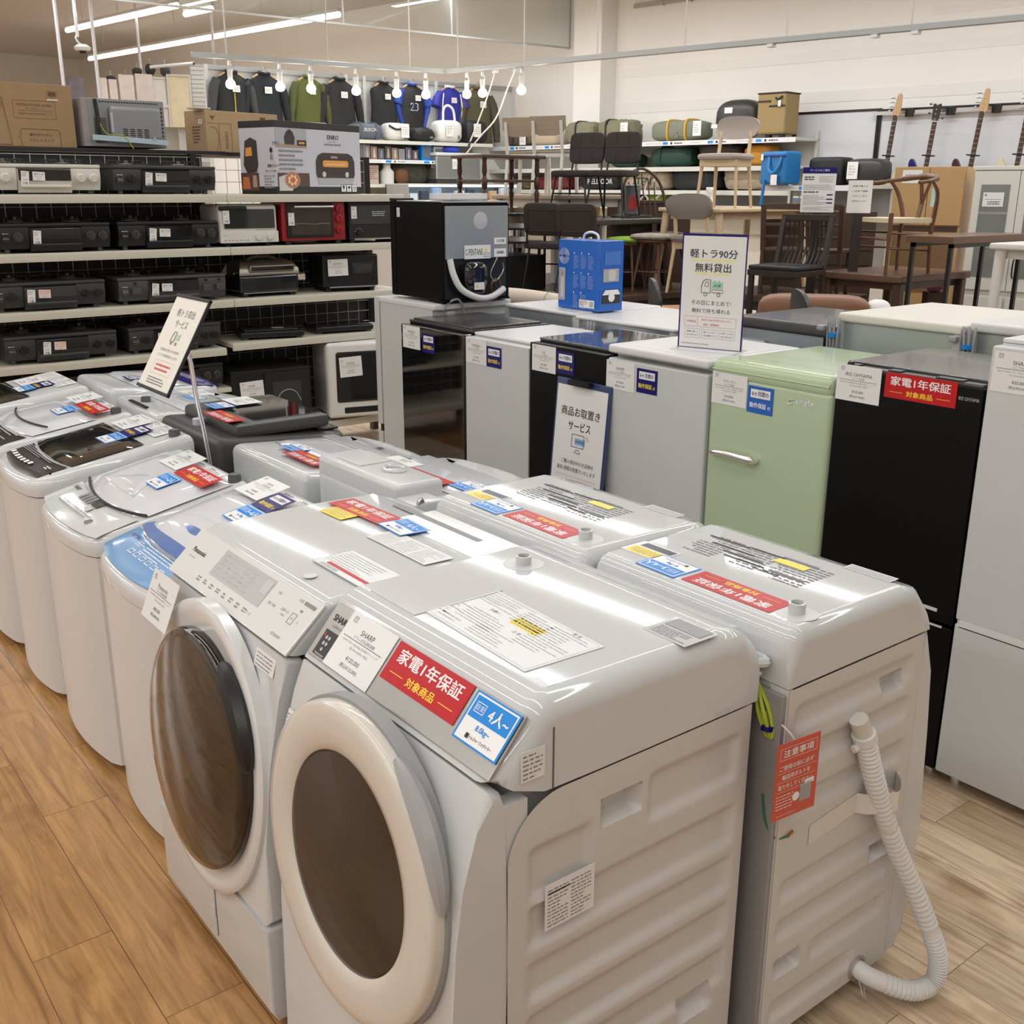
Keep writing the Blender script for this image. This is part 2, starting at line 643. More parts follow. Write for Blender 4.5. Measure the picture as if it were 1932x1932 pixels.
# ---------------------------------------------------------------- the room
FLW = plank_floor('warm_oak_planks', (.52, .29, .115), (.40, .21, .078), (.17, .09, .04), .22)
FLP = plank_floor('pale_oak_planks', (.80, .63, .45), (.62, .475, .325), (.30, .22, .15), .34)
b = MB()
b.bx(-10, 1.40, -8, 27, -.05, 0, FLW)
struct('floor', b)
b = MB()
b.bx(1.40, 14, -8, 27, -.05, 0, FLP)
struct('floor', b)
WALL = mat('wall_cream', (.84, .815, .78), .55)
CEIL = mat('ceiling_white', (.68, .64, .59), .7)
COLM = mat('column_paint', (.68, .655, .63), .55)
ZC = 4.34
WS = 11.12
b = MB(); b.bx(WS, WS + .12, -5.5, 24, 0, ZC, WALL)
BAND = mat('wall_band_grey', (.81, .785, .75), .6)
for z0, z1, t0, t1 in ((2.60, 2.72, -2, 8.9), (3.02, 3.12, -2, 8.9), (3.36, 3.43, -2, 5.0)):
    b.bx(WS - .004, WS + .01, t0, t1, z0, z1, BAND)
struct('wall_back', b, rz=BA)
b = MB(); b.bx(-5, WS + .12, 24, 24.12, 0, ZC, WALL)
struct('wall_far', b, rz=BA)
b = MB(); b.bx(-5.12, -5, -5.5, 24, 0, ZC, WALL)
struct('wall_left', b, rz=BA)
b = MB(); b.bx(-5.12, WS + .12, -5.62, -5.5, 0, ZC, WALL)
struct('wall_near', b, rz=BA)
b = MB(); b.bx(-5.2, WS + .2, -5.7, 24.2, ZC, ZC + .1, CEIL)
struct('ceiling', b, rz=BA)
b = MB(); b.bx(WS - .30, WS, 9.02, 9.46, 0, ZC, WALL)
struct('column', b, rz=BA)
b = MB(); b.bx(-.34, .34, -.34, .34, 0, ZC, COLM, .02)
b.bx(-.05, -.01, -.35, -.33, 3.3, 3.35, GREYW)
struct('column', b, (.50, 12.4, 0), 0)
# ---------------------------------------------------------------- washing machines
TOPF = ((0, -1, 0), (1, 0, 0))            # something read from the machine's front, lying on its top
def sticker(root, name, mesh, x, y, z, rot=0., slope=0., label=None, flip=False):
    # lies on a top that rises towards the back by `slope`
    xd = Vector((math.sin(rot), -math.cos(rot), 0))
    yd = Vector((math.cos(rot), math.sin(rot), 0))
    xd.z = xd.x*slope
    yd.z = yd.x*slope
    if flip:
        xd, yd = -xd, -yd
    return part(name, None, root, FR((x, y, z), xd, yd), label, mesh)
def on_front(root, name, mesh, x, y, z, label=None, rot=0.):
    xd = Vector((0, -math.cos(rot), math.sin(rot)))
    return part(name, None, root, FR((x, y, z), xd, (0, -math.sin(rot)*-1, 1)), label, mesh)

def outline(d, w, bulge, rf=.06, rb=.02, n=7, ins=0.):
    # plan of a top-loader, front (x = 0) bowed outwards; counter-clockwise
    pts = []
    hw = w/2 - ins
    def bow(y):
        return -bulge*(1 - (y/(w/2))**2) + ins
    for i in range(n*2 + 1):            # front edge from +y to -y
        y = hw - rf*.35 - (2*hw - rf*.7)*i/(n*2)
        e = max(0., (abs(y) - (hw - rf))/rf)
        pts.append((bow(y) + rf*.42*e*e, y))
    pts.append((rf*.9, -hw))
    for i in range(5):
        a = -math.pi/2 + math.pi/2*i/4
        pts.append((d - ins - rb + rb*math.cos(a), -hw + rb + rb*math.sin(a)))
    for i in range(5):
        a = math.pi/2*i/4
        pts.append((d - ins - rb + rb*math.cos(a), hw - rb + rb*math.sin(a)))
    pts.append((rf*.9, hw))
    return pts

def toploader(name, label, loc, rz, w, d, zf, zb, body, cover, group, bulge=.035, seam=.055):
    root = thing(name, label, 'washing machine', loc, rz, group)
    zt = lambda x: zf + (zb - zf)*min(1, max(0, x/d))**.85
    b = MB()
    o = outline(d, w, bulge)
    b.loft([[(x, y, .035) for x, y in o], [(x, y, zf - seam) for x, y in o]], body)
    for x in (.07, d - .07):
        for y in (-w/2 + .07, w/2 - .07):
            b.cyl((x, y, 0), (x, y, .04), .022, RUBBER, n=10)
    part('body', b, root)
    b = MB()
    rings = [[(x, y, zf - seam + .004) for x, y in outline(d, w, bulge, ins=-.003)]]
    for ins, dz in ((-.003, .030), (0., .017), (.006, .007), (.016, .0015), (.03, 0.), (.09, 0.), (w*.3, 0)):
        rings.append([(x, y, zt(x) - dz) for x, y in outline(d, w, bulge*(1 - min(1, max(0, ins)/.2)), ins=ins, rf=.06, rb=.02)])
    b.loft(rings, cover)
    part('top_cover', b, root)
    return root, zt

def panel_patch(b, zt, xa, xb, ya, yb, mt, bulge=0., w=.5, th=.006, nx=8, ny=12, dome=0., bow2=0., lift=.002, skew=0.):
    # a slab that follows the top, front edge bowed like the machine, back edge bowed by bow2
    def fn(u, v):
        y = ya + (yb - ya)*v
        q = 1 - (y/(w/2))**2
        x0, x1 = xa - bulge*q, xb - bow2*q + skew*(y/(w/2))
        x = x0 + (x1 - x0)*u
        e = max(0, 1 - (2*u - 1)**4)*max(0, 1 - (2*v - 1)**4)
        return (x, y, zt(x) + lift + th*min(1, e*4) + dome*(max(0, e)**.6))
    return b.grid(fn, nx, ny, mt)

FG = 'top loading washing machines in the front row'
BG = 'washing machines turned to the fridge aisle'
AX = .785
# fourth from the gondola: white lid machine with its control panel in front
def buttons(b, zt, xs, ys, mt, r=.007, w=.5, k=.0045):
    for x in xs:
        for y in ys:
            b.cyl((x, y, zt(x) + k - .002), (x, y, zt(x) + k + .001), r, mt, n=10)

def std_top(root, zt0, w, d, y0, card, red=True, six=False, cap=('1~2人', '5.5kg'), cx=None, slope=.2, up=0.):
    zt = lambda x: zt0(x) + up
    cx = cx or d*.70
    sl = slope
    sticker(root, 'price_card', card, cx + .06, y0 + .075, zt(cx + .06) + .010, 0, sl)
    if red:
        sticker(root, 'warranty_sticker', st_red(), cx + .03, y0 - .125, zt(cx + .03) + .010, 0, sl, 'red warranty sticker')
    if six:
        sticker(root, 'warranty_sticker', st_six(), cx + .03, y0 - .06, zt(cx + .03) + .010, 0, sl, 'navy warranty sticker')
    sticker(root, 'capacity_sticker', st_cap(*cap), cx - .055, y0 - .055, zt(cx - .055) + .010, 0, sl, 'blue and white capacity sticker')

def rear_notes(root, zt, w, d, k, x=None, ww=.36, hh=.085):
    x = x or d - .065
    sticker(root, 'instruction_label', st_notes(ww, hh, 9, k, None, ((-.1, .06, .42), (.2, .3, .42))), x, .02, zt(x) + .0025, 0, .12)

def hose_port(root, zt, x, y, mt=RUBBER):
    b = MB()
    b.cyl((x, y, zt(x) - .01), (x, y, zt(x) + .018), .020, mt, n=16)
    b.cyl((x, y, zt(x) + .018), (x, y, zt(x) + .022), .017, mt, n=16)
    part('inlet_cap', b, root)

LCDG = mat('control_grey', (.52, .52, .50), .35)
PALE = mat('translucent_lid', (.70, .715, .75), .08, coat=.5)
SMOKE = mat('smoked_lid', (.012, .012, .012), .05, coat=.6)
STB = mat('panel_blue', (.17, .36, .62), .18, coat=.4)
STB2 = mat('lid_blue', (.09, .20, .48), .1, coat=.5)
HAI = 'Haier'
cardA = lambda br, p1, p2: st_card(br, '全自動洗濯機', 'JW-HS45A 4.5kg 2023年製 クリーニング', p1, p2)

# -- blue panel machine beside the drum washer
w, d = .52, .50
r5, zt = toploader('washing_machine', 'top loading washing machine with a bright blue control panel, beside the drum washer', (AX, 2.62, 0), 0, w, d, .752, .872, WSTEEL, WHITE2, FG)
b = MB(); panel_patch(b, zt, .012, .118, -.245, .245, STB, .035, w, bow2=.03); 
for i in range(7):
    pass
part('control_panel', b, r5)
b = MB()
M = FR((.062, 0, zt(.062) + .0115), (0, -1, 0), (1, 0, .24))
b.text('AQUA', .016, NAVY, M, x=-.17, y=.015, bold=.02)
b.fine(-.06, .14, -.02, .022, 4, WINK, 0, M, .3)
b.fine(-.12, -.07, -.008, .022, 4, WINK, 0, M, .3)
for k in range(6):
    b.frame(-.10 + k*.042, -.072 + k*.042, -.036, -.020, .002, WINK, .0003, M)
part('panel_print', b, r5)
b = MB(); panel_patch(b, zt, .124, .40, -.235, .235, PALE, .03, w, dome=.014, bow2=.0)
part('lid', b, r5)
b = MB()
def fnb(u, v):
    y = -.235 + .47*v
    q = 1 - (y/.26)**2
    x0 = .122 - .03*q
    x1 = x0 + .015 + .085*max(0, math.sin(math.pi*v))**.8
    x = x0 + (x1 - x0)*u
    return (x, y, zt(x) + .0085 + .0155*max(0, math.sin(math.pi*v))*(.3 + .7*u))
b.grid(fnb, 6, 20, STB2, thick=.004)
part('lid_handle', b, r5, label='blue glossy lid grip')
std_top(r5, zt, w, d, .02, cardA('AQUA', '¥18,000', '(税込¥19,800)'), red=False, six=True, cap=('3~4人', '6~7kg'), cx=.36, up=.016)
rear_notes(r5, zt, w, d, 'rn1')
hose_port(r5, zt, d - .04, -.22)

# -- white lid machine
w = .56
r4, zt = toploader('washing_machine', 'white top loader with red sticker between the black lid and blue panel machines', (AX, 3.19, 0), 0, w, .47, .752, .852, WSTEEL, WHITE2, FG)
d = .47
b = MB(); panel_patch(b, zt, .012, .135, -.262, .262, WHITE2, .035, w, bow2=.03, th=.004)
M = FR((.07, 0, zt(.07) + .0095), (0, -1, 0), (1, 0, .21))
b.text(HAI, .018, INK, M, x=-.20, y=.03, bold=.02)
for k in range(4):
    b.rect(-.11 + k*.026, -.092 + k*.026, .0, .040, INKG, .0006, M)
b.rect(.0, .055, .005, .035, BLACK, .0006, M)
b.rect(.01, .05, -.022, 0, LCDG, .0006, M)
b.fine(-.16, .12, -.05, -.025, 2, INKG, .0006, M, .4)
b.cyl((.03, -.13, zt(.03) + .004), (.03, -.13, zt(.03) + .009), .014, STEEL, n=18)
part('control_panel', b, r4)
b = MB(); panel_patch(b, zt, .165, .42, -.265, .265, PALE, .05, w, dome=.012, bow2=.0)
part('lid', b, r4)
b = MB()
pts = []
for i in range(17):
    y = -.262 + .524*i/16
    x = .160 - .05*(1 - (y/.28)**2)
    pts.append((x, y, zt(x) + .006))
b.tube(pts, .0042, BLACKM, 6)
part('lid_seal', b, r4, label='thin black line along the lid front')
b = MB()
def fnl(u, v):
    y = -.11 + .26*v
    x = .17 + .10*u*math.sin(math.pi*v)
    return (x, y, zt(x) + .022 + .006*math.sin(math.pi*u))
b.grid(fnl, 6, 16, PALE, thick=.006)
part('lid_handle', b, r4)
std_top(r4, zt, w, d, -.02, cardA('Haier', '¥15,000', '(税込¥16,500)'), cx=.33, up=.014)
rear_notes(r4, zt, w, d, 'rn2')
hose_port(r4, zt, d - .03, -.235)

# -- black lid machine
w, d = .50, .53
r3, zt = toploader('washing_machine', 'white top loader with smoked black lid and black button panel', (AX, 3.75, 0), 0, w, d, .79, .88, WSTEEL, WHITE2, FG)
b = MB(); panel_patch(b, zt, .03, .125, -.20, .225, BLACK, .035, w, bow2=.03, th=.004)
M = FR((.07, 0, zt(.07) + .0095), (0, -1, 0), (1, 0, .18))
b.fine(-.2, .12, .002, .035, 4, INKL, .0006, M, .3)
for k in range(7):
    b.rect(-.19 + k*.036, -.168 + k*.036, -.035 + .0 - .012*(1 - ((k - 3)/4)**2), -.018 - .012*(1 - ((k - 3)/4)**2), WINK, .0006, M)
b.text(HAI, .014, INK, FR((.135, .19, zt(.13) + .003), (0, -1, 0), (1, 0, .18)), bold=.02)
b.fine(.14, .19, -.02, .0, 2, WINK, .0006, M, .5)
part('control_panel', b, r3)
b = MB(); panel_patch(b, zt, .135, .37, -.205, .235, SMOKE, .03, w, dome=.003, bow2=0.)
part('lid', b, r3)
b = MB(); b.box((.235, -.09, zt(.235) + .008), (.05, .035, .006), mat('lid_recess', (.05, .045, .04), .2), .003)
part('lid_handle', b, r3)
std_top(r3, zt, w, d, .02, cardA('Haier', '¥13,000', '(税込¥14,300)'), red=False, six=True, cap=('1~2人', '5.5kg'), cx=.37, slope=.13)
rear_notes(r3, zt, w, d, 'rn3')
hose_port(r3, zt, d - .05, -.2)

# -- two more at the far end
w, d = .50, .50
r2, zt = toploader('washing_machine', 'white top loader with a black arc across its lid, second from the dark cooker shelves', (AX, 4.28, 0), 0, w, d, .80, .875, WSTEEL, WHITE2, FG)
b = MB(); panel_patch(b, zt, .02, .12, -.22, .22, BLACK, .035, w, bow2=.03, th=.004)
M = FR((.07, 0, zt(.07) + .0065), (0, -1, 0), (1, 0, .17))
b.fine(-.18, .18, -.03, .03, 4, INKL, .0006, M, .35)
part('control_panel', b, r2)
b = MB(); panel_patch(b, zt, .14, .36, -.23, .23, PALE, .04, w, dome=.012)
part('lid', b, r2)
b = MB()
pts = [(.20 - .05*(1 - (y/.25)**2), y, zt(.17) + .022) for y in [(-.22 + .44*i/16) for i in range(17)]]
b.tube(pts, .004, BLACKM, 6)
part('lid_seal', b, r2, label='thin black line along the lid front')
std_top(r2, zt, w, d, .02, cardA('Haier', '¥14,000', '(税込¥15,400)'), cx=.36, slope=.13, up=.013)
rear_notes(r2, zt, w, d, 'rn4')
hose_port(r2, zt, d - .05, -.2)
r1, zt = toploader('washing_machine', 'white top loader with a lid window, end of the row by the cooker shelves', (AX, 4.82, 0), 0, .50, .50, .83, .90, WSTEEL, WHITE2, FG)
b = MB(); panel_patch(b, zt, .02, .12, -.22, .22, WHITE2, .035, w, bow2=.03, th=.004)
part('control_panel', b, r1)
b = MB(); panel_patch(b, zt, .13, .27, -.21, .21, SMOKE, .03, w, dome=.004)
part('lid', b, r1)
sticker(r1, 'price_card', cardA('TOSHIBA', '¥12,000', '(税込¥13,200)'), .35, .10, zt(.35) + .004, 0, .13)
sticker(r1, 'warranty_sticker', st_six(), .36, -.045, zt(.36) + .004, 0, .13, 'navy warranty sticker')
sticker(r1, 'capacity_sticker', st_cap('1~2人', '5.5kg'), .28, -.06, zt(.28) + .009, 0, .13)
rear_notes(r1, zt, w, d, 'rn5')

# -- machines seen from behind
def behind(name_label, y, w, xb, d, z, body, cover, extra=None, drop=.0):
    root, zt = toploader('washing_machine', name_label, (xb + d, y, 0), math.pi, w, d, z - .04, z, body, cover, BG, seam=.10)
    return root, zt
DKG = mat('dark_grey_plastic', (.055, .055, .053), .38)
DKB = mat('dark_grey_steel', (.085, .095, .095), .42)
w, d = .55, .50
g3, zt = behind('charcoal grey top loading washing machine with red sticker, seen from behind', 3.70, w, 1.37, d, .865, DKB, DKG)
b = MB(); b.box((.235, 0, zt(.235) + .028), (.37, .50, .05), DKG, .018); 
b.box((.20, 0, zt(.2) + .055), (.27, .42, .006), SMOKE, .002)
part('lid', b, g3)
b = MB(); b.box((.05, 0, zt(.05) + .006), (.085, .46, .008), BLACK, .003)
b.fine(-.2, .2, -.03, .03, 3, INKL, .011, FR((.05, 0, zt(.05)), (0, -1, 0), (1, 0, 0)), .3)
part('control_panel', b, g3)
b = MB(); b.box((d + .008, -.05, .70), (.03, .22, .20), DKG, .012)
b.box((d + .024, -.05, .70), (.006, .13, .14), DKB, .01)
part('rear_cover', b, g3)
part('rating_label', None, g3, FR((d + .002, -.215, .79), (0, 1, 0), (0, 0, 1)), mesh=st_notes(.09, .075, 7, 'rate1', grey=True, paper=mat('silver_label', (.45, .47, .5), .35)))
sticker(g3, 'warranty_sticker', st_red(), .40, .10, zt(.3) + .056, 0, 0, 'red warranty sticker', flip=False)
sticker(g3, 'capacity_sticker', st_cap('3~4人', '7.0kg'), .34, -.08, zt(.3) + .060, 0, 0)
sticker(g3, 'price_card', cardA('Hitachi', '¥25,000', '(税込¥27,500)'), .23, -.13, zt(.23) + .062, 0, 0)
b = MB(); b.cyl((d - .05, -.02, zt(d) - .005), (d - .05, -.02, zt(d) + .02), .022, mat('lilac_cap', (.55, .53, .68), .4), n=16)
part('inlet_cap', b, g3, label='pale lilac inlet cap')

g4, zt = behind('white top loader with red sticker and coiled cord at its back, nearest the dark one', 3.115, .535, 1.40, .50, .86, WHITE2, WHITE2)
b = MB(); panel_patch(b, zt, .16, .36, -.23, .23, PALE, .02, w, dome=.006)
part('lid', b, g4)
b = MB(); b.box((.165, 0, zt(.17) + .012), (.05, .40, .014), mat('lid_band', (.40, .41, .42), .25, metal=.5), .004)
part('lid_handle', b, g4, label='grey metallic band on the lid')
b = MB(); M = FR((.07, 0, zt(.07) + .003), (0, -1, 0), (1, 0, .05)); b.fine(-.22, .22, -.03, .03, 4, INKG, 0, M, .35)
b.rect(-.02, .01, -.01, .012, BLACK, .0006, M)
part('control_panel', b, g4)
sticker(g4, 'warranty_sticker', st_red(), .40, .10, zt(.4) + .012, 0, .05)
sticker(g4, 'capacity_sticker', st_cap('3~4人', '7.0kg'), .355, -.06, zt(.35) + .012, 0, .05)
part('rating_label', None, g4, FR((d + .003, -.10, .72), (0, 1, 0), (0, 0, 1)), mesh=st_notes(.075, .085, 8, 'rate2'))
b = MB()
b.tube([(d + .01, -.21, .66), (d + .03, -.19, .70), (d + .03, -.16, .66), (d + .03, -.18, .60), (d + .03, -.21, .58), (d + .03, -.19, .70)], .007, CORD, 6, smooth=4)
b.tube([(d + .01, -.245, .74), (d + .025, -.235, .68), (d + .02, -.225, .72)], .006, CORD, 6, smooth=4)
b.cyl((d + .03, -.18, .63), (d + .032, -.18, .645), .022, NAVY, n=10)
part('power_cord', b, g4)
b = MB()
for k in range(3):
    b.tube([(d + .01, .20, .64), (d + .03, .215 + .006*k, .60), (d + .02, .205, .57), (d + .012, .185 - .004*k, .60)], .004, YGREEN, 6, smooth=4)
part('earth_wire', b, g4, label='green and yellow earth wire')

g5, zt = behind('white top loader with a raised moulded rear housing, behind the white drum machines', 2.54, .53, 1.43, .50, .89, WHITE2, WHITE2)
b = MB()
b.bx(.345, .50, -.27, .19, zt(.4) - .04, zt(.4) + .045, WHITE2, .016, 3)
b.bx(.36, .47, -.20, -.06, zt(.4) + .042, zt(.4) + .050, WHITE2, .004)
b.tube([(.38, .03, zt(.4) + .047), (.41, .07, zt(.4) + .048), (.44, .03, zt(.4) + .048), (.41, -.01, zt(.4) + .048)], .006, WHITE2, 6, closed=True, smooth=4)
b.bx(.40, .50, .17, .275, zt(.4) - .05, zt(.4) + .015, WHITE2, .01)
part('rear_housing', b, g5)
b = MB(); panel_patch(b, zt, .10, .33, -.24, .24, PALE, .02, w, dome=.008)
part('lid', b, g5)
b = MB(); b.box((.17, 0, zt(.17) + .014), (.07, .42, .008), mat('lid_band', (.4, .41, .42), .25), .003)
part('lid_handle', b, g5, label='grey strip across the lid')
sticker(g5, 'warranty_sticker', st_red(), .31, .03, zt(.31) + .016, 0, .05)
sticker(g5, 'capacity_sticker', st_cap('3~4人', '7.0kg'), .26, .19, zt(.26) + .016, 0, .05)
sticker(g5, 'price_card', cardA('Panasonic', '¥30,000', '(税込¥33,000)'), .28, -.17, zt(.28) + .016, 0, .05)
b = MB(); b.tube([(.46, .262, zt(.4) + .0), (.475, .268, zt(.4) + .025), (.485, .268, zt(.4) + .005), (.475, .27, zt(.4) - .015)], .006, STEEL, 6, smooth=4)
b.box((.475, .262, zt(.4) - .03), (.03, .03, .014), mat('hook_red', (.55, .10, .04), .4), .01)
part('hose_hook', b, g5, label='steel hook with a red end')

g2, zt = behind('white top loader with ribbed back, next to the charcoal one on its far side', 4.275, .50, 1.375, .48, .855, WHITE2, WHITE2)
b = MB(); panel_patch(b, zt, .12, .36, -.22, .22, PALE, .02, w, dome=.01)
part('lid', b, g2)
b = MB()
b.bx(.475, .49, -.24, .24, .45, .80, WHITE2, .006)
b.bx(.485, .498, -.22, .10, .50, .72, WHITE2, .006)
for k in range(4):
    b.bx(.487, .500, -.16 + k*.03, -.15 + k*.03, .60, .66, GREYW)
b.bx(.46, .478, -.1, .1, zt(.46) + .001, zt(.46) + .004, BLACK)
part('rear_cover', b, g2)
hose_port(g2, zt, .42, -.05)
sticker(g2, 'capacity_sticker', st_cap('3~4人', '6~7kg'), .24, .0, zt(.24) + .018, 0, .05)
sticker(g2, 'price_card', cardA('SHARP', '¥17,000', '(税込¥18,700)'), .18, -.12, zt(.18) + .018, 0, .05)
b = MB()
for k in range(4):
    b.tube([(.485, -.20, .74), (.50, -.21 - .004*k, .70), (.495, -.205, .66), (.487, -.19 - .004*k, .70)], .004, YGREEN, 6, smooth=4)
part('earth_wire', b, g2, label='green and yellow earth wire')
g1, zt = behind('white top loader with navy control strip, last of the row under the tilted sign', 4.81, .50, 1.37, .48, .875, WHITE2, WHITE2)
b = MB(); panel_patch(b, zt, .15, .36, -.22, .22, PALE, .02, w, dome=.012)
part('lid', b, g1)
b = MB(); panel_patch(b, zt, .02, .11, -.23, .23, NAVY, .03, w, th=.012)
M = FR((.06, 0, zt(.06) + .016), (0, -1, 0), (1, 0, .05)); b.fine(-.2, .2, -.02, .02, 3, WINK, 0, M, .35)
part('control_panel', b, g1, label='navy control panel')
sticker(g1, 'warranty_sticker', st_six(), .31, .06, zt(.31) + .018, 0, .05)
sticker(g1, 'capacity_sticker', st_cap('3~4人', '6~7kg'), .24, -.04, zt(.24) + .018, 0, .05)
b = MB()
for k in range(3):
    b.tube([(.485, .18, .73), (.505, .17 + .004*k, .69), (.495, .185, .66)], .004, YGREEN, 6, smooth=4)
part('earth_wire', b, g1, label='green and yellow earth wire')
# ---------------------------------------------------------------- drum washers
def prism_y(poly, y0, y1, mt, b, r0=0., r1=0., seg=4, zmin=-9.):
    # profile poly (x, z) carried along y; r0 / r1 round the rim at the y0 / y1 end
    bm_ = bmesh.new()
    A = [bm_.verts.new((x, y0, z)) for x, z in poly]
    B = [bm_.verts.new((x, y1, z)) for x, z in poly]
    n = len(poly)
    for i in range(n):
        bm_.faces.new((A[i], A[(i + 1) % n], B[(i + 1) % n], B[i]))
    fa = bm_.faces.new(A[::-1])
    fb = bm_.faces.new(B)
    if r0:
        bmesh.ops.bevel(bm_, geom=[e for e in fa.edges if min(v.co.z for v in e.verts) > zmin], offset=r0, segments=seg, affect='EDGES', profile=.5, clamp_overlap=False)
    if r1:
        fb = [f for f in bm_.faces if all(abs(v.co.y - y1) < 1e-6 for v in f.verts)][0]
        bmesh.ops.bevel(bm_, geom=[e for e in fb.edges if min(v.co.z for v in e.verts) > zmin], offset=r1, segments=seg, affect='EDGES', profile=.5, clamp_overlap=False)
    b.wn = True
    b.bm(bm_, mt)

def side_sheet(b, mt, ys, xa, xb, za, zb, grooves, dents, sgn, cut=None, nx=70, nz=110):
    # pressed steel side: grooves (x0, x1, zc, half height), dents = grip holes (x0, x1, z0, z1)
    def sm(a):
        a = max(0., min(1., a))
        return a*a*(3 - 2*a)
    def fn(u, v):
        x, z = xa + (xb - xa)*u, za + (zb - za)*v
        dd = 0.
        for x0, x1, zc, hh in grooves:
            ex = min(x - x0, x1 - x)
            ez = hh - abs(z - zc)
            dd = max(dd, .010*sm(ex/.018 + .5)*sm(ez/.016 + .5))
        for x0, x1, z0, z1 in dents:
            ex = min(x - x0, x1 - x)
            ez = min(z - z0, z1 - z)
            dd = max(dd, .030*sm(ex/.008 + .5)*sm(ez/.008 + .5))
        if cut:
            x0, z0, r = cut
            if x < x0 + r and z > z0 - r:
                q = math.hypot(x0 + r - x, z - (z0 - r))
                if q > r:
                    k = r/q
                    x, z = x0 + r - (x0 + r - x)*k, z0 - r + (z - z0 + r)*k
        return (x, ys - sgn*dd*1., z)
    b.grid(fn, nx, nz, mt)

SW = mat('drum_white', (.61, .625, .625), .06)
SIDEW = mat('washer_side_steel', (.62, .60, .575), .34)
SILV = mat('panel_silver', (.40, .395, .375), .28, metal=.55)
RING = mat('door_ring', (.66, .62, .55), .18, coat=.4)
GLASS = mat('door_glass', (.02, .017, .014), .03, alpha=.30, coat=.5)
BOWL = mat('door_bowl', (.085, .072, .060), .09, coat=.6)
DRUM = mat('drum_dark', (.05, .045, .04), .3)
SEAMK = mat('seam_shadow_gap', (.12, .12, .12), .7)
NOTE = mat('clear_label', (.72, .73, .73), .25)

x0, yc = .72, 1.39
sh = thing('drum_washer', 'nearest white drum washer with silver panel and red sticker above a glass door', 'washing machine', (x0, yc, 0), 0, 'front loading drum washers')
hw = .30
b = MB()
fp = [(.0, .04), (.006, .35), (.022, .60), (.036, .70), (.062, .79), (.086, .848), (.11, .838), (.125, .80), (.12, .55), (.115, .04)]
prism_y([(p[0], p[1]) for p in fp][::-1], -hw, hw, SW, b, .012, .012, 3)
b.bx(.10, .158, -hw + .001, -hw + .03, .70, .815, SW)
part('front_panel', b, sh)
b = MB()
tp = [(.088, .852), (.173, .950), (.188, .961), (.215, .966), (.60, .966), (.66, .955), (.69, .925), (.69, .813), (.30, .813), (.19, .815), (.13, .838), (.112, .848)]
prism_y(tp[::-1], -hw - .001, hw, SW, b, .040, .012, 6, .845)
b.bx(.205, .2075, -hw - .0022, -hw + .0, .815, .92, SEAMK)
b.bx(.675, .70, -hw + .0, -hw + .04, .86, .868, SW, .003)
b.tube([(.685, -hw + .012, .885), (.705, -hw + .0, .885), (.712, -hw + .02, .885), (.705, -hw + .045, .885), (.685, -hw + .04, .885)], .010, SW, 8, smooth=4)
part('top_cover', b, sh)
b = MB()
gr = [(.16, .26, .71, .045), (.40, .645, .705, .04), (.15, .645, .585, .036), (.15, .645, .47, .036), (.15, .645, .355, .036), (.15, .645, .24, .036), (.15, .50, .125, .03)]
gr = [(.165, .285, .672, .045), (.425, .64, .715, .042), (.165, .64, .575, .036), (.165, .64, .468, .034), (.165, .64, .365, .034), (.165, .64, .26, .034), (.165, .47, .15, .03)]
dn = [(.312, .395, .705, .752), (.53, .61, .185, .23)]
side_sheet(b, SIDEW, -hw - .002, .118, .672, .045, .811, gr, dn, -1, (.118, .811, .11))
b.bx(.12, .67, -hw + .03, hw - .002, .05, .81, SIDEW)
b.bx(.66, .676, -hw - .001, -hw + .03, .05, .81, SIDEW)
part('side_panel', b, sh)
b = MB()
for x in (.08, .62):
    for y in (-.25, .25):
        b.cyl((x, y, 0), (x, y, .055), .028, RUBBER)
part('foot', b, sh)
b = MB()
b.bx(.676, .682, -hw + .01, hw - .01, .06, .80, mat('back_plate', (.02, .021, .022), .5))
for z in (.15, .3, .42):
    b.cyl((.682, -.285, z), (.686, -.285, z), .008, STEEL, n=8)
part('back_plate', b, sh)
# control panel on the sloping face
sl = Vector((.085, 0, .098)).normalized()
PN = FR((.1305, 0, .901), (0, -1, 0), sl)
b = MB()
b.box((0, 0, .0005), (.575, .112, .006), SILV, .0025)
b.text('SHARP', .013, INK, PN.inverted() @ PN, x=-.245, y=.028, z=.0042, bold=.02)
b.text('ES-W114', .006, INKG, x=-.245, y=.012, z=.0042)
b.rect(-.272, -.226, -.050, .002, BLACK, .0042)
b.rect(-.268, -.262, -.012, -.006, RED, .0046)
for i, (xx, yy) in enumerate(((-.256, -.012), (-.246, -.012), (-.256, -.024), (-.246, -.024), (-.251, -.036))):
    b.cyl((xx, yy, .0044), (xx, yy, .005), .004, INKL, n=8)
b.text('Plasmacluster', .004, WINK, x=-.249, y=-.046, z=.0046)
part('control_panel', b, sh, PN)
def on_panel(root, nm, mesh, u, v, M, dz=.0045, label=None, rot=0.):
    return part(nm, None, root, M @ Matrix.Translation((u, v, dz)) @ Matrix.Rotation(rot, 4, 'Z'), label, mesh)
on_panel(sh, 'price_card', st_card('SHARP', 'ドラム式洗濯乾燥機', 'ES-W114-WL 11.0kg 6.0kg 2024年製 クリーニング', '¥120,000', '(税込¥132,000)', .155, .112), -.148, .002, PN)
on_panel(sh, 'warranty_sticker', st_red(), .05, .019, PN, label='red warranty sticker')
on_panel(sh, 'capacity_sticker', st_cap(), .228, .012, PN, .0058, 'blue and white capacity sticker')
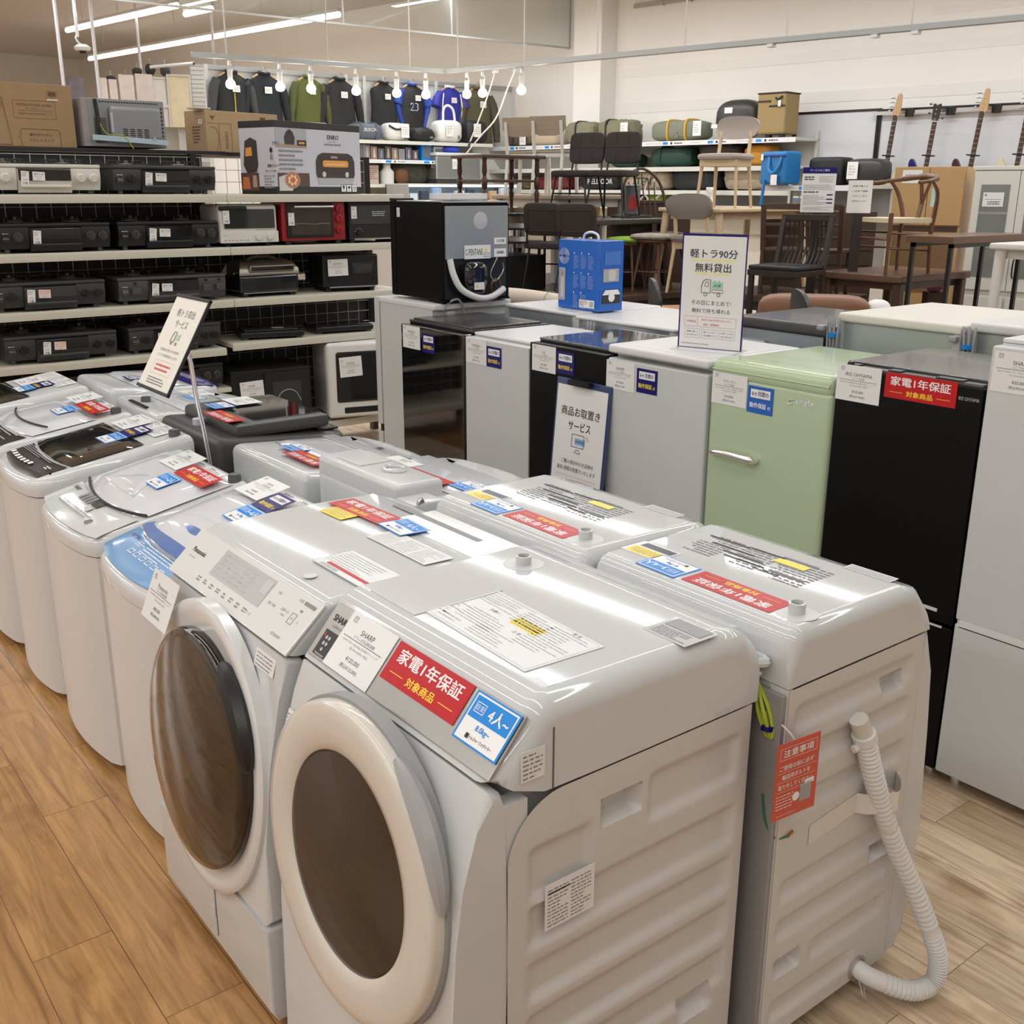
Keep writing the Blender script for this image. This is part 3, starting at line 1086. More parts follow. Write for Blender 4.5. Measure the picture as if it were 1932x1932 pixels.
# bits on top
b = MB()
b.box((0, 0, 0), (.36, .165, .0012), NOTE)
T = .0009
b.frame(-.17, .0, .045, .075, .0008, INKL, T)
b.frame(-.175, .175, -.078, .078, .0007, INKL, T)
for (cx, cy, ww, hh, n) in ((-.085, .05, .13, .04, 5), (.03, .045, .085, .05, 6), (.115, .02, .10, .10, 12), (-.03, -.02, .12, .05, 6), (.03, -.05, .10, .04, 5), (-.12, -.03, .06, .06, 5), (-.08, -.06, .06, .02, 2)):
    b.fine(cx - ww/2, cx + ww/2, cy - hh/2, cy + hh/2, n, INKL, T, fill=.32)
b.text('お願い', .009, INKG, x=-.05, y=.02, z=T)
b.text('注 意', .009, INKG, x=.05, y=-.005, z=T)
b.text('警 告', .009, INKG, x=.12, y=.073, z=T)
b.rect(.0, .078, .012, .042, YEL, T)
b.fine(.004, .074, .014, .040, 5, INKG, T + .0004, fill=.3)
part('instruction_label', b, sh, FR((.318, -.025, .9672), (-.04, -1, 0), (1, -.04, 0)))
b = MB()
b.bx(.215, .415, .10, .255, .9655, .9685, SW, .0014)
b.bx(.300, .365, .085, .101, .960, .9668, BLACK)
b.bx(.29, .40, .097, .101, .966, .969, GREYW)
part('detergent_lid', b, sh)
b = MB()
b.lathe([(.042, .9664), (.040, .9668), (.028, .9668), (.016, .967)], GREYW, 24, Matrix.Translation((.54, .195, 0)))
b.lathe([(.0155, .966), (.0165, .980), (.0165, .984), (.012, .985), (.0115, .970)], WHITE2, 20, Matrix.Translation((.54, .195, 0)))
b.lathe([(.0114, .9795), (.005, .9796)], mat('brass_dull', (.25, .2, .12), .4), 16, Matrix.Translation((.54, .195, 0)))
part('water_inlet', b, sh)
b = MB()
b.bx(.50, .585, -.29, -.19, .9662, .9672, SW, .0004)
b.bx(.545, .58, -.282, -.20, .9675, .9685, mat('grip_hollow', (.33, .335, .34), .5), .002)
b.fine(-.04, .04, -.017, .017, 6, INKG, .0, FR((.522, -.24, .968), (0, -1, 0), (1, 0, 0)), .35)
part('top_grip', b, sh)
b = MB()
b.frame(-.028, .028, -.006, .006, .0008, INKL, 0)
b.text('洗剤はここ', .006, INKG, x=0, y=0, z=.0003)
part('top_print', b, sh, FR((.235, -.235, .9668), (0, -1, 0), (1, 0, 0)))
part('barcode_label', None, sh, FR((.165, -hw - .0026, .872), (1, 0, 0), (0, 0, 1)), mesh=st_notes(.046, .052, 6, 'bar1'))
part('rating_label', None, sh, FR((.245, -hw - .0026, .60), (1, 0, 0), (0, 0, 1)), mesh=st_notes(.105, .085, 11, 'rate3', None, ((-.45, .0, .30),)))
part('caution_label', None, sh, FR((.0385, .272, .73), (0, -1, 0), (.35, 0, 1)), mesh=st_notes(.028, .06, 7, 'caut1'))

# round door, its axis leaning a little upwards
DM = FR((.012, .0, .600), (0, -1, 0), (.085, 0, 1))        # local z points out of the machine
b = MB()
b.lathe([(.285, -.03), (.285, -.004), (.280, -.003)], mat('door_gap', (.30, .30, .30), .5), 64)
b.lathe([(.279, -.005), (.279, .012), (.276, .018), (.270, .021), (.255, .0235), (.235, .024), (.215, .0225), (.199, .019), (.193, .014), (.190, -.01)], RING, 72)
part('door', b, sh, DM)
b = MB()
b.lathe([(.190, .012), (.172, .002), (.160, -.03), (.13, -.075), (.08, -.098), (.04, -.105), (.002, -.107)], BOWL, 56)
b.lathe([(.168, .0048), (.165, .009), (.158, .004)], mat('bowl_rim', (.16, .15, .14), .15, coat=.4), 56)
for r, h in ((.135, -.066), (.09, -.090)):
    b.lathe([(r, h), (r + .003, h + .004), (r + .006, h)], BOWL, 48)
part('door_bowl', b, sh, DM, 'dark bowl behind the door glass')
b = MB()
b.lathe([(.194, .0145), (.14, .0185), (.07, .021), (.001, .0215)], GLASS, 56)
part('door_glass', b, sh, DM)
b = MB()
pts = []
hg = mat('handle_grey', (.36, .36, .365), .3)
for i in range(13):
    a = R_(12 + 50*i/12)
    pts.append((.284*math.cos(a), .284*math.sin(a), .004))
b.tube(pts, [.006, .012, .016, .018, .019, .02, .02, .02, .019, .018, .016, .012, .006], hg, 8)
part('door_handle', b, sh, DM, 'grey grip at the right edge of the door')

# ---------------- second drum washer
x0, yc = .705, 2.01
pa = thing('drum_washer', 'white front loading drum washer with white touch panel and dark brown glass door', 'washing machine', (x0, yc, 0), 0, 'front loading drum washers')
b = MB()
fp = [(.0, .27), (.01, .45), (.03, .62), (.058, .76), (.076, .842), (.11, .835), (.14, .80), (.14, .27)]
prism_y(fp[::-1], -hw, hw, SW, b, .012, .012, 3)
part('front_panel', b, pa)
b = MB()
prism_y([(.012, .03), (-.004, .06), (-.004, .262), (.14, .262), (.14, .03)][::-1], -hw, hw, SW, b, .008, .008, 3)
b.bx(-.0052, -.0045, -.03, -.027, .08, .25, SEAMK)
b.bx(-.006, -.004, -.02, .0, .12, .15, SW, .001)
b.bx(.03, .10, -hw - .001, -hw, .03, .235, GREYW)
part('lower_panel', b, pa)
b = MB()
b.bx(.135, .69, -hw, hw, .03, .838, SIDEW, .006)
part('cabinet', b, pa)
b = MB()
tp = [(.078, .848), (.166, .928), (.190, .938), (.40, .945), (.62, .940), (.685, .915), (.69, .84), (.13, .84), (.1, .842)]
prism_y(tp[::-1], -hw, hw, SW, b, .014, .014, 4, .845)
part('top_cover', b, pa)
sl2 = Vector((.088, 0, .08)).normalized()
PP = FR((.1222, 0, .8885), (0, -1, 0), sl2)
b = MB()
b.box((0, 0, .001), (.604, .122, .006), mat('touch_glass', (.76, .775, .755), .08, coat=.5), .002)
Z = .0048
b.text('Panasonic', .012, INK, x=-.232, y=.012, z=Z, bold=.02)
b.text('NA-VX300', .005, INKL, x=-.25, y=-.006, z=Z)
b.rect(-.135, .115, -.016, .050, mat('display_grey', (.53, .54, .54), .12), Z)
for i in range(5):
    b.fine(-.125 + i*.035, -.10 + i*.035, -.012, .046, 5, INKL, Z + .0005, fill=.4)
b.rect(.08, .11, .012, .044, mat('display_pale', (.60, .61, .62), .12), Z + .0005)
for i in range(8):
    b.fine(-.165 + i*.034, -.148 + i*.034, -.044 + .002*(i % 2), -.030, 2, INKG, Z, fill=.5)
b.text('コース', .006, INKG, x=.10, y=-.036, z=Z)
b.text('洗濯・乾燥', .006, INKG, x=.150, y=.006, z=Z)
b.text('洗濯', .006, INKG, x=.150, y=.034, z=Z)
b.text('スタート', .007, INK, x=.205, y=.010, z=Z)
b.text('一時停止', .0045, INKG, x=.205, y=.0, z=Z)
b.frame(.232, .252, -.008, .016, .0014, INKG, Z)
b.text('切', .006, INKG, x=.242, y=.004, z=Z)
b.text('入', .006, INKG, x=.266, y=.004, z=Z)
b.text('電源', .005, INK, x=.254, y=.026, z=Z)
b.text('ECONAVI', .006, INKG, x=.232, y=-.040, z=Z)
b.rect(.245, .288, .040, .048, INKG, Z)
b.text('LGD', .006, INKG, x=.232, y=.044, z=Z)
part('control_panel', b, pa, PP)
# price card hanging over the panel's left end
part('price_card', None, pa, FR((.020, .214, .812), (.0, -1, .0), (.42, 0, 1)), mesh=st_card('Panasonic', 'ドラム洗濯乾燥機', 'NA-VX300BL 10.0kg 6.0kg 2019年製 クリーニング', '¥80,000', '(税込¥88,000)', .15, .112))
part('warning_label', None, pa, FR((.068, -.225, .81), (0, -1, 0), (.3, 0, 1)), mesh=st_notes(.085, .036, 4, 'warn2'))
tz = lambda x: .9395 + .0055*(1 - abs(x - .40)/.24)
b = MB()
b.box((0, 0, 0), (.21, .10, .0012), NOTE)
b.frame(-.105, .105, -.05, .05, .0012, INKL, .0009)
b.rect(-.07, .10, -.034, -.024, RED, .0009)
b.fine(-.095, .06, -.022, .04, 7, INKL, .0009, fill=.3)
b.fine(-.08, .03, -.047, -.036, 2, INKG, .0009)
part('filter_lid', b, pa, FR((.30, -.19, .9447), (0, -1, 0), (1, 0, .01)))
b = MB()
b.lathe([(.014, 0), (.014, .0012), (.010, .0014)], GREYW, 20, FR((.205, -.165, .9415), (1, 0, 0), (0, 1, 0)))
part('top_print', b, pa)
sticker(pa, 'warranty_sticker', st_red(), .515, .15, .9470, .04, -.02, 'red warranty sticker')
sticker(pa, 'capacity_sticker', st_cap(), .52, -.022, .9485, -.06, -.02, 'blue and white capacity sticker')
b = base(.10, .05, YEL)
b.fine(-.045, .045, -.02, .02, 5, INKG, Z1, fill=.3)
part('caution_label', b, pa, FR((.455, .17, .9468), (.04, -1, 0), (1, .04, 0)), 'yellow caution label')
part('instruction_label', None, pa, FR((.455, -.145, .9468), (0, -1, 0), (1, 0, -.01)), mesh=st_notes(.24, .075, 8, 'pan_notes', grey=True, paper=NOTE))
b = MB()
b.bx(.60, .618, -.20, .16, .9425, .9445, mat('slot_grey', (.25, .25, .25), .4), .001)
b.bx(.53, .66, -.29, .06, .9420, .9435, mat('clear_wrap', (.8, .81, .82), .08, coat=.6), .0005)
part('rear_vent', b, pa)
DM = FR((.018, .0, .545), (0, -1, 0), (.10, 0, 1))
b = MB()
b.lathe([(.296, -.02), (.296, .004), (.288, .010), (.272, .011), (.262, .008)], mat('ring_pale', (.72, .72, .715), .2, metal=.15), 72, sy=1.09)
part('door_ring', b, pa, FR((.016, .0, .545), (0, -1, 0), (.10, 0, 1)))
DARKG = mat('brown_black_glass', (.009, .007, .005), .04, coat=.4, spec=.6)
b = MB()
b.lathe([(.262, .0), (.262, .024), (.259, .030)] + [(.254*(1 - i/14) + .001, .034 + .024*(1 - (1 - i/14)**2)) for i in range(15)], DARKG, 72)
part('door', b, pa, DM)
b = MB()
pts = []
for i in range(13):
    a = R_(14 + 48*i/12)
    pts.append((.268*math.cos(a), .268*math.sin(a), .022))
b.tube(pts, [.010, .017, .021, .024, .025, .026, .026, .026, .025, .024, .021, .017, .010], BLACK, 8)
part('door_handle', b, pa, DM, 'black grip at the right edge of the door')
b = MB()
for x in (.08, .62):
    for y in (-.25, .25):
        b.cyl((x, y, 0), (x, y, .04), .028, RUBBER)
part('foot', b, pa)

# ---------------- two pale drum machines turned the other way (their fronts to the fridges)
def back_drum(label, yc, w, xb, near):
    d = .50
    g = thing('drum_washer', label, 'washing machine', (xb, yc, 0), 0, 'front loading drum washers')
    hw = w/2
    b = MB()
    tp = [(0., .842), (.0, .895), (.010, .930), (.024, .946), (.040, .951), (.36, .951), (.405, .940), (.44, .90), (.452, .842)]
    prism_y(tp[::-1], -hw, hw, SW, b, .030, .012, 5, .85)
    part('top_cover', b, g)
    b = MB()
    fr = [(.452, .842), (.478, .74), (.495, .60), (.515, .35), (.505, .10), (.48, .05), (.43, .05), (.43, .80)]
    prism_y(fr[::-1], -hw, hw, SW, b, .012, .012, 3)
    part('front_panel', b, g)
    b = MB()
    gs = [(.03, .40, .775, .022), (.03, .40, .685, .02), (.03, .40, .585, .02), (.03, .40, .40, .02), (.03, .40, .31, .02), (.15, .40, .21, .02), (.03, .30, .115, .02)]
    dn = [(.305, .375, .735, .772), (.325, .39, .345, .372), (.03, .105, .20, .235)]
    if near:
        side_sheet(b, SIDEW, -hw - .002, .0, .432, .05, .840, gs, dn, -1)
        b.bx(.005, .43, -hw + .032, hw, .05, .84, SIDEW)
        b.bx(.0, .012, -hw - .001, -hw + .04, .05, .84, SIDEW)
    else:
        b.bx(.0, .43, -hw, hw, .05, .84, SIDEW, .004)
    part('cabinet', b, g)
    b = MB()
    for x in (.06, .42):
        for y in (-hw + .05, hw - .05):
            b.cyl((x, y, 0), (x, y, .055), .028, RUBBER)
    part('foot', b, g)
    T0 = .9515
    up = lambda x, y: FR((x, y, T0), (0, 1, 0), (-1, 0, 0))
    part('warranty_sticker', None, g, up(.078, -.065), 'red warranty sticker', st_red())
    part('capacity_sticker', None, g, FR((.076, .115, T0), (.02, 1, 0), (-1, .02, 0)), 'blue and white capacity sticker', st_cap('3~4人', '6.0kg~7.0kg'))
    b = MB()
    b.box((0, 0, .0003), (.11, .075, .0006), NOTE)
    b.rect(-.045, .045, -.002, .034, YEL, .0008)
    b.fine(-.04, .04, .002, .030, 4, INKG, .0011, fill=.3)
    b.rect(-.05, .04, -.032, -.008, mat('hollow_navy', (.02, .03, .06), .3), .0008)
    part('filter_lid', b, g, up(.115, .205), 'recess with a yellow caution label')
    b = MB()
    b.fine(-.16, -.05, -.07, .06, 10, INKG, .0, fill=.4)
    b.fine(-.04, .06, -.07, .05, 9, INKG, .0, fill=.4)
    b.fine(.07, .155, -.07, .06, 10, INKG, .0, fill=.4)
    for x0, x1, y in ((-.165, -.05, -.055), (-.13, -.01, -.022), (-.08, .03, .0), (-.06, .05, .02), (.03, .10, .035), (-.05, .04, -.06)):
        b.rule(-x1, -x0, y, .005, INK, .0004)
    b.rect(-.11, -.03, -.055, -.03, YEL, .0006)
    b.rule(-.15, -.06, .02, .008, INKG, .0006)
    b.rule(-.12, -.03, -.068, .008, INKG, .0006)
    part('instruction_print', b, g, FR((.245, .035, T0 + .0003), (0, 1, 0), (-1, 0, 0)))
    b = MB()
    b.lathe([(.042, 0), (.040, .0006), (.028, .0006), (.016, .0008)], GREYW, 24)
    b.lathe([(.0155, 0), (.0165, .016), (.0165, .020), (.012, .021), (.0115, .006)], WHITE2, 20)
    b.lathe([(.0114, .0135), (.005, .0136)], mat('brass_dull', (.25, .2, .12), .4), 16)
    part('water_inlet', b, g, Matrix.Translation((.085, -.205, T0 - .0005)))
    b = MB()
    b.bx(-.055, .055, -.016, .016, 0, .0008, GREYW, .0003)
    b.rect(-.05, .05, -.011, .011, INKL, .0012)
    part('top_grip', b, g, up(.375, -.165))
    return g
gb = back_drum('white drum washer from behind, between the moulded-back top loader and the hose machine', 1.87, .57, 1.415, False)
ga = back_drum('white drum washer seen from behind with a ribbed drain hose taped to its side', 1.31, .53, 1.440, True)
b = MB()
HOSE = mat('hose_white', (.74, .735, .71), .4)
hp = [Vector(p) for p in ((.225, -.285, .685), (.255, -.292, .60), (.30, -.297, .50), (.355, -.305, .39), (.41, -.325, .28), (.455, -.35, .17), (.475, -.37, .09), (.455, -.375, .04), (.40, -.355, .035), (.34, -.30, .062), (.325, -.26, .075))]
sp = spline(hp, 26)
rs = [.0195 + (.0022 if (i % 3) else -.0012) if not (60 < i < 66 or 128 < i < 134 or i > 225) else .0205 for i in range(len(sp))]
b.tube(sp, rs, HOSE, 12)
part('drain_hose', b, ga)
b = MB()
b.cyl((.205, -.281, .725), (.226, -.285, .683), .0185, mat('hose_end', (.66, .63, .58), .35), n=18)
b.cyl((.222, -.2845, .690), (.230, -.286, .672), .024, HOSE, n=18)
b.cyl((.20, -.280, .66), (.222, -.285, .665), .008, HOSE, n=8)
part('hose_cuff', b, ga)
b = MB()
TAPE = mat('masking_tape', (.72, .675, .62), .3)
b.grid(lambda u, v: (.10 + .30*u, -.2685 - .055*max(0, 1 - abs(u - .72)/.22)**.6, .50 + .045*v - .03*abs(u - .72)), 24, 3, TAPE, thick=.0006, nrm=(0, -1, 0))
part('tape', b, ga, label='strip of translucent tape over the hose')
b = MB()
b.lathe([(.030, 0), (.030, .004), (.022, .005), (.022, .002)], STEEL, 24, FR((.325, -.267, .075), (1, 0, 0), (0, 0, 1)))
b.tube([(.32, -.28, .055), (.31, -.30, .03), (.32, -.30, .015), (.325, -.29, .04)], .002, STEEL, 6, smooth=4)
b.tube([(.335, -.28, .055), (.345, -.30, .03), (.35, -.30, .018), (.34, -.29, .04)], .002, STEEL, 6, smooth=4)
part('hose_clamp', b, ga)
b = MB()
for k in range(5):
    a = k*1.25
    b.tube([(-.012, -.20, .845), (-.015 + .01*math.cos(a), -.225 + .012*math.sin(a), .79), (-.012, -.24 + .006*math.sin(a), .74), (-.012 + .008*math.sin(a), -.22 + .01*math.cos(a), .79)], .0035, YGREEN, 6, smooth=5)
b.cyl((-.012, -.235, .755), (-.012, -.235, .765), .013, NAVY, n=10)
part('earth_wire', b, ga, label='bundle of green and yellow earth wire')
b = MB()
b.tube([(-.012, -.235, .62), (-.012, -.245, .57), (0.0, -.262, .535), (.03, -.27, .53)], .0025, mat('green_wire', (.03, .16, .09), .4), 6, smooth=5)
b.cyl((.03, -.27, .53), (.042, -.272, .538), .003, mat('copper', (.5, .2, .1), .3, metal=1.), n=6)
part('lead_wire', b, ga, label='short green wire with a bare copper end')
b = MB()
b.bx(-.010, .012, -.262, -.19, .05, .83, mat('plate_grey', (.34, .34, .34), .4, metal=.3), .004)
part('back_plate', b, ga)
# hanging caution tag
b = MB()
TAG = mat('tag_red', (.60, .085, .045), .35)
b.box((0, 0, 0), (.108, .155, .0012), TAG)
z = .0011
b.frame(-.046, .046, .044, .068, .0008, WINK, z)
b.text('注意事項', .015, WINK, x=0, y=.056, z=z, bold=.02, w=.075)
for i, t in enumerate(('ご使用の前に必ず', '輸送用ボルトを', '取り外してください')):
    b.text(t, .0105, WINK, x=-.002, y=.028 - i*.0195, z=z, bold=.01, w=.086 if i != 1 else .07)
    b.rule(-.048, .048, .0185 - i*.0195, .0006, WINK, z)
b.fine(-.048, -.005, -.058, -.026, 5, WINK, z, fill=.25)
b.rect(.012, .040, -.055, -.018, mat('tag_grey', (.35, .35, .35), .5), z)
b.rect(.022, .046, -.022, -.012, WINK, z)
b.lathe([(.009, z), (.009, z + .0003)], WINK, 16, Matrix.Translation((.002, -.04, 0)))
b.text('トレジャーファクトリー', .006, WINK, x=-.018, y=-.070, z=z, w=.05)
tg = thing('caution_tag', 'red hanging tag with white print, in the gap between the two nearest drum washers', 'tag', (1.436, 1.010, .685), R_(-6), mb=None)
part('card', b, tg, FR((0, 0, 0), (1, -.0, -.0), (0, 0, 1)))
b = MB()
b.tube([(-.005, .002, .068), (-.012, .012, .085), (-.016, .03, .095)], .0018, mat('tag_string', (.75, .6, .55), .5), 6, smooth=4)
part('string', b, tg)
# ---------------------------------------------------------------- refrigerators facing the washers (fronts on x = 2.70)
FGR = 'refrigerators in the front row'
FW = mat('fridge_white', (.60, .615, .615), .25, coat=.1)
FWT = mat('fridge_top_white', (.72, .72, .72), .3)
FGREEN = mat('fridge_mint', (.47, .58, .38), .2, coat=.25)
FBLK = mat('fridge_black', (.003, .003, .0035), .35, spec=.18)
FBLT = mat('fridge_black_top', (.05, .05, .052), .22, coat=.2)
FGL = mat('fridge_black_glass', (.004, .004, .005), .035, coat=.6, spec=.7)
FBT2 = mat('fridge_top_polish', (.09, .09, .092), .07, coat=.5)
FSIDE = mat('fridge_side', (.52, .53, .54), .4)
XF = 2.70
def fcard(root, mesh, y, z, nm='price_card', label=None, x=-.001):
    part(nm, None, root, FR((x, y, z), (0, -1, 0), (0, 0, 1)), label, mesh)
fcd = lambda br, p1, p2, sp='IRSN-13A-W 133L 2022年製 クリーニング': st_card(br, '2ドア冷蔵庫', sp, p1, p2)
def fridge(label, ya, yb, z, d, split, dm, bm_, top, door_r=.012, side=None):
    yc, w = (ya + yb)/2, yb - ya - .004
    g = thing('refrigerator', label, 'refrigerator', (XF, yc, 0), 0, FGR)
    hw = w/2
    b = MB()
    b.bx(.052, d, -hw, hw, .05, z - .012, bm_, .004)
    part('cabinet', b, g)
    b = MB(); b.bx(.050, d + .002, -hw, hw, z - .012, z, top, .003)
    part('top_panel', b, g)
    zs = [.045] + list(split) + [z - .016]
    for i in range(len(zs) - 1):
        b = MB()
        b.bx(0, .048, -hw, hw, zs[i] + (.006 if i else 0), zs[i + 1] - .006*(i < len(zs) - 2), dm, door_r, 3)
        part('door', b, g)
    for x in (.06, d - .05):
        for y in (-hw + .04, hw - .04):
            b = MB(); b.cyl((x, y, 0), (x, y, .05), .018, CHROME, n=12)
            part('foot', b, g)
    return g, hw
# big white one at the right edge
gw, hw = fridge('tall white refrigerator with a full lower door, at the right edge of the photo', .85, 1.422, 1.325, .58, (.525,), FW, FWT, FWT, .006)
b = MB(); b.bx(.004, .05, -hw + .004, hw - .004, .505, .55, mat('grip_shade', (.60, .60, .62), .35), .004)
b.bx(.0, .012, hw - .30, hw - .012, .507, .535, FWT, .003)
part('grip_channel', b, gw)
fcard(gw, fcd('SHARP', '¥20,000', '(税込¥22,000)', 'SJ-D18G-W 2021年製 179L'), hw - .075 - .01, 1.245)
# matt black one with the red sticker
gi, hw = fridge('tall matt black refrigerator with a red sticker and white price card', 1.424, 1.889, 1.207, .50, (.50,), FBLK, FBLK, FBLT, .003)
fcard(gi, fcd('IRIS OHYAMA', '¥18,000', '(税込¥19,800)', 'IRSN-13A-B 2024年製 133L 右開き片面 クリーニング'), .155, 1.150)
fcard(gi, st_red(), -.045, 1.163, 'warranty_sticker', 'red warranty sticker')
b = MB(); b.text('IRIS OHYAMA', .010, mat('badge_silver', (.55, .55, .55), .3, metal=.6), w=.06)
part('badge', b, gi, FR((-.0006, -.192, 1.158), (0, -1, 0), (0, 0, 1)))
b = MB()
b.bx(.010, .045, -hw + .01, hw - .02, 1.192, 1.199, mat('top_trim_grey', (.10, .10, .10), .35))
for y in (.19, .05, -.1, -.14):
    b.bx(.012, .042, y - .02, y + .02, 1.195, 1.2035, BLACK, .002)
b.cyl((.02, .20, 1.195), (.02, .20, 1.209), .010, BLACK, n=12)
part('hinge_cover', b, gi)
b = MB(); b.bx(-.002, .004, -.18, .0, .535, .545, GREYW); b.bx(-.001, .004, -.20, .20, .49, .495, GREYW)
part('grip_channel', b, gi)
# mint green one
gg, hw = fridge('mint green retro refrigerator with rounded door and chrome handle', 1.893, 2.392, 1.125, .56, (), FGREEN, FGREEN, FGREEN, .03)
b = MB()
b.bx(-.002, .14, -hw, hw, 1.085, 1.158, FGREEN, .030, 5)
b.bx(.03, .56, -hw + .004, hw - .004, 1.10, 1.150, FGREEN, .02, 4)
b.bx(.06, .55, -hw + .03, hw - .03, 1.145, 1.154, FGREEN, .006, 2)
for k in range(3):
    b.bx(-.006 + .006*k, .03, -hw + .012, hw - .012, 1.122 + .008*k, 1.1265 + .008*k, FGREEN, .002)
part('top_cap', b, gg)
fcard(gg, fcd('エディオン', '¥14,000', '(税込¥15,400)', 'ANG-RE151 149L 右開き 片面'), .158, 1.062)
fcard(gg, st_six(mat('sticker_mid_blue', (.012, .12, .50), .25), WINK, 'six_blue'), .026, 1.045, 'warranty_sticker', 'mid blue warranty sticker')
b = MB(); b.text('angle', .020, CHROME, x=.012, y=0, w=.072, bold=.02)
b.tube([(-.030, .004, 0), (-.045, .004, 0), (-.050, -.006, 0), (-.043, -.012, 0), (-.032, -.008, 0), (-.040, .0, 0)], .0022, CHROME, 6)
part('badge', b, gg, FR((-.0015, -.135, 1.063), (0, -1, 0), (0, 0, 1)))
b = MB()
b.tube([(0, .205, .842), (-.026, .20, .844), (-.032, .16, .850), (-.034, .11, .852), (-.032, .06, .850), (-.026, .03, .848), (0, .025, .846)], [.007, .009, .010, .011, .011, .012, .013, .014], CHROME, 10, smooth=3)
part('door_handle', b, gg)
# white with the folded top and the counter sign on it
gs, hw = fridge('white refrigerator with a thick lid top, carrying the standing price board', 2.396, 2.90, 1.112, .50, (), FW, FSIDE, FWT, .008)
b = MB()
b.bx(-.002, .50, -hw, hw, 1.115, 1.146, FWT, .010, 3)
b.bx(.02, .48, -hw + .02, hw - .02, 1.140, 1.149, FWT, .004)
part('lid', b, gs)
fcard(gs, fcd('SHARP', '¥14,000', '(税込¥15,400)', 'SJ-H12B-S 118L'), .178, 1.035)
fcard(gs, st_six(), .038, 1.033, 'warranty_sticker', 'navy warranty sticker')
# black with a polished top
gk, hw = fridge('black refrigerator with a polished top, behind the hanging notice board', 2.904, 3.366, 1.117, .50, (), FBLK, FBLK, FBT2, .003)
fcard(gk, fcd('LG', '¥12,000', '(税込¥13,200)', '2018年製 86L'), .138, 1.043)
fcard(gk, st_six(), .004, 1.042, 'warranty_sticker', 'navy warranty sticker')
# plain white
g2_, hw = fridge('plain white refrigerator between two black ones', 3.370, 3.824, 1.09, .50, (.30,), FW, FSIDE, FWT, .004)
fcard(g2_, fcd('YAMADA', '¥11,000', '(税込¥12,100)', 'YRZ-C09H1 87L'), .142, 1.016)
fcard(g2_, st_six(), .012, 1.007, 'warranty_sticker', 'navy warranty sticker')
# glossy black at the far end
g1_, hw = fridge('glossy black mirror front refrigerator at the far end of the row', 3.83, 4.362, 1.095, .48, (.37,), FGL, FBLK, FBLT, .008)
b = MB(); b.bx(.06, .46, -hw + .02, hw - .02, 1.093, 1.104, FBLT, .004)
part('lid', b, g1_)
fcard(g1_, fcd('YAMADA', '¥14,000', '(税込¥15,400)', 'YRZ-F15G 156L'), .168, 1.022)
fcard(g1_, st_six(), .022, 1.008, 'warranty_sticker', 'navy warranty sticker')

# ---------------- the row behind, seen from their backs
BGR = 'refrigerators standing back to back with the front row'
def backfridge(label, xa, xb, ya, yb, z, side, top, lip=.03, cable=None, name='refrigerator'):
    g = thing(name, label, 'refrigerator', ((xa + xb)/2, (ya + yb)/2, 0), 0, BGR)
    hx, hy = (xb - xa)/2, (yb - ya)/2
    b = MB(); b.bx(-hx + .015, hx - .05, -hy, hy, .05, z - lip, side, .004)
    for s in (-1, 1):
        b.bx(-hx, -hx + .02, s*hy - .012*s - .012, s*hy - .012*s + .012, .05, z - lip, FSIDE if top is not FBLT else FBLK, .002)
    part('cabinet', b, g)
    b = MB(); b.bx(-hx, hx, -hy - .004, hy + .004, z - lip, z, top, .010, 3)
    part('top_panel', b, g)
    b = MB(); b.bx(hx - .045, hx, -hy, hy, .05, z - lip - .004, top if top is not FWT else FW, .006)
    part('door', b, g)
    for x in (-hx + .05, hx - .05):
        for y in (-hy + .04, hy - .04):
            b = MB(); b.cyl((x, y, 0), (x, y, .052), .018, RUBBER, n=10)
            part('foot', b, g)
    if cable:
        b = MB()
        y0 = cable
        for k in range(3):
            b.tube([(-hx - .008, y0 + .01*k, z - .22), (-hx - .025, y0 + .015*k - .01, z - .10), (-hx - .02, y0 - .01 + .022*k, z - .02), (-hx - .015, y0 + .02*k, z - .10), (-hx - .02, y0 + .012*k, z - .24)], .005, CORD, 6, smooth=4)
        b.cyl((-hx - .02, y0 + .01, z - .09), (-hx - .02, y0 + .01, z - .075), .02, SKY, n=10)
        b.box((-hx - .03, y0 + .06, z - .06), (.025, .03, .02), CORD, .005)
        part('power_cord', b, g)
    return g, hx, hy
GLIGHT = mat('back_sheet_pale', (.44, .48, .46), .4, metal=.4, var=.1, bscale=7)
CREAM = mat('fridge_top_cream', (.74, .71, .64), .35)
bk6, hx, hy = backfridge('white topped refrigerator back at the right edge, a looped cord on its side', 3.42, 4.10, 1.10, 1.885, 1.275, GLIGHT, FWT, .035, .37)
bk5, hx, hy = backfridge('cream topped refrigerator seen from its pale back, behind the matt black one', 3.40, 4.02, 1.905, 2.395, 1.262, GLIGHT, CREAM, .035, .235)
bk4, hx, hy = backfridge('low black topped refrigerator back to back with the white lidded one', 3.40, 3.95, 2.43, 2.90, 1.205, ZINC, FBLT, .045)
b = MB(); b.bx(-hx - .012, -hx + .01, .06, .20, 1.0, 1.12, ZINC, .01); b.cyl((-hx - .016, .08, 1.10), (-hx - .01, .08, 1.10), .012, BLACK, n=12)
part('rear_cover', b, bk4)
bk3, hx, hy = backfridge('white topped refrigerator with zinc back, right of the one under the blue carton', 3.28, 3.86, 3.12, 3.75, 1.135, ZINC, FWT, .02, .17)
bk2, hx, hy = backfridge('zinc backed refrigerator carrying the blue carton', 3.30, 3.87, 3.77, 4.32, 1.14, ZINC, FWT, .02)
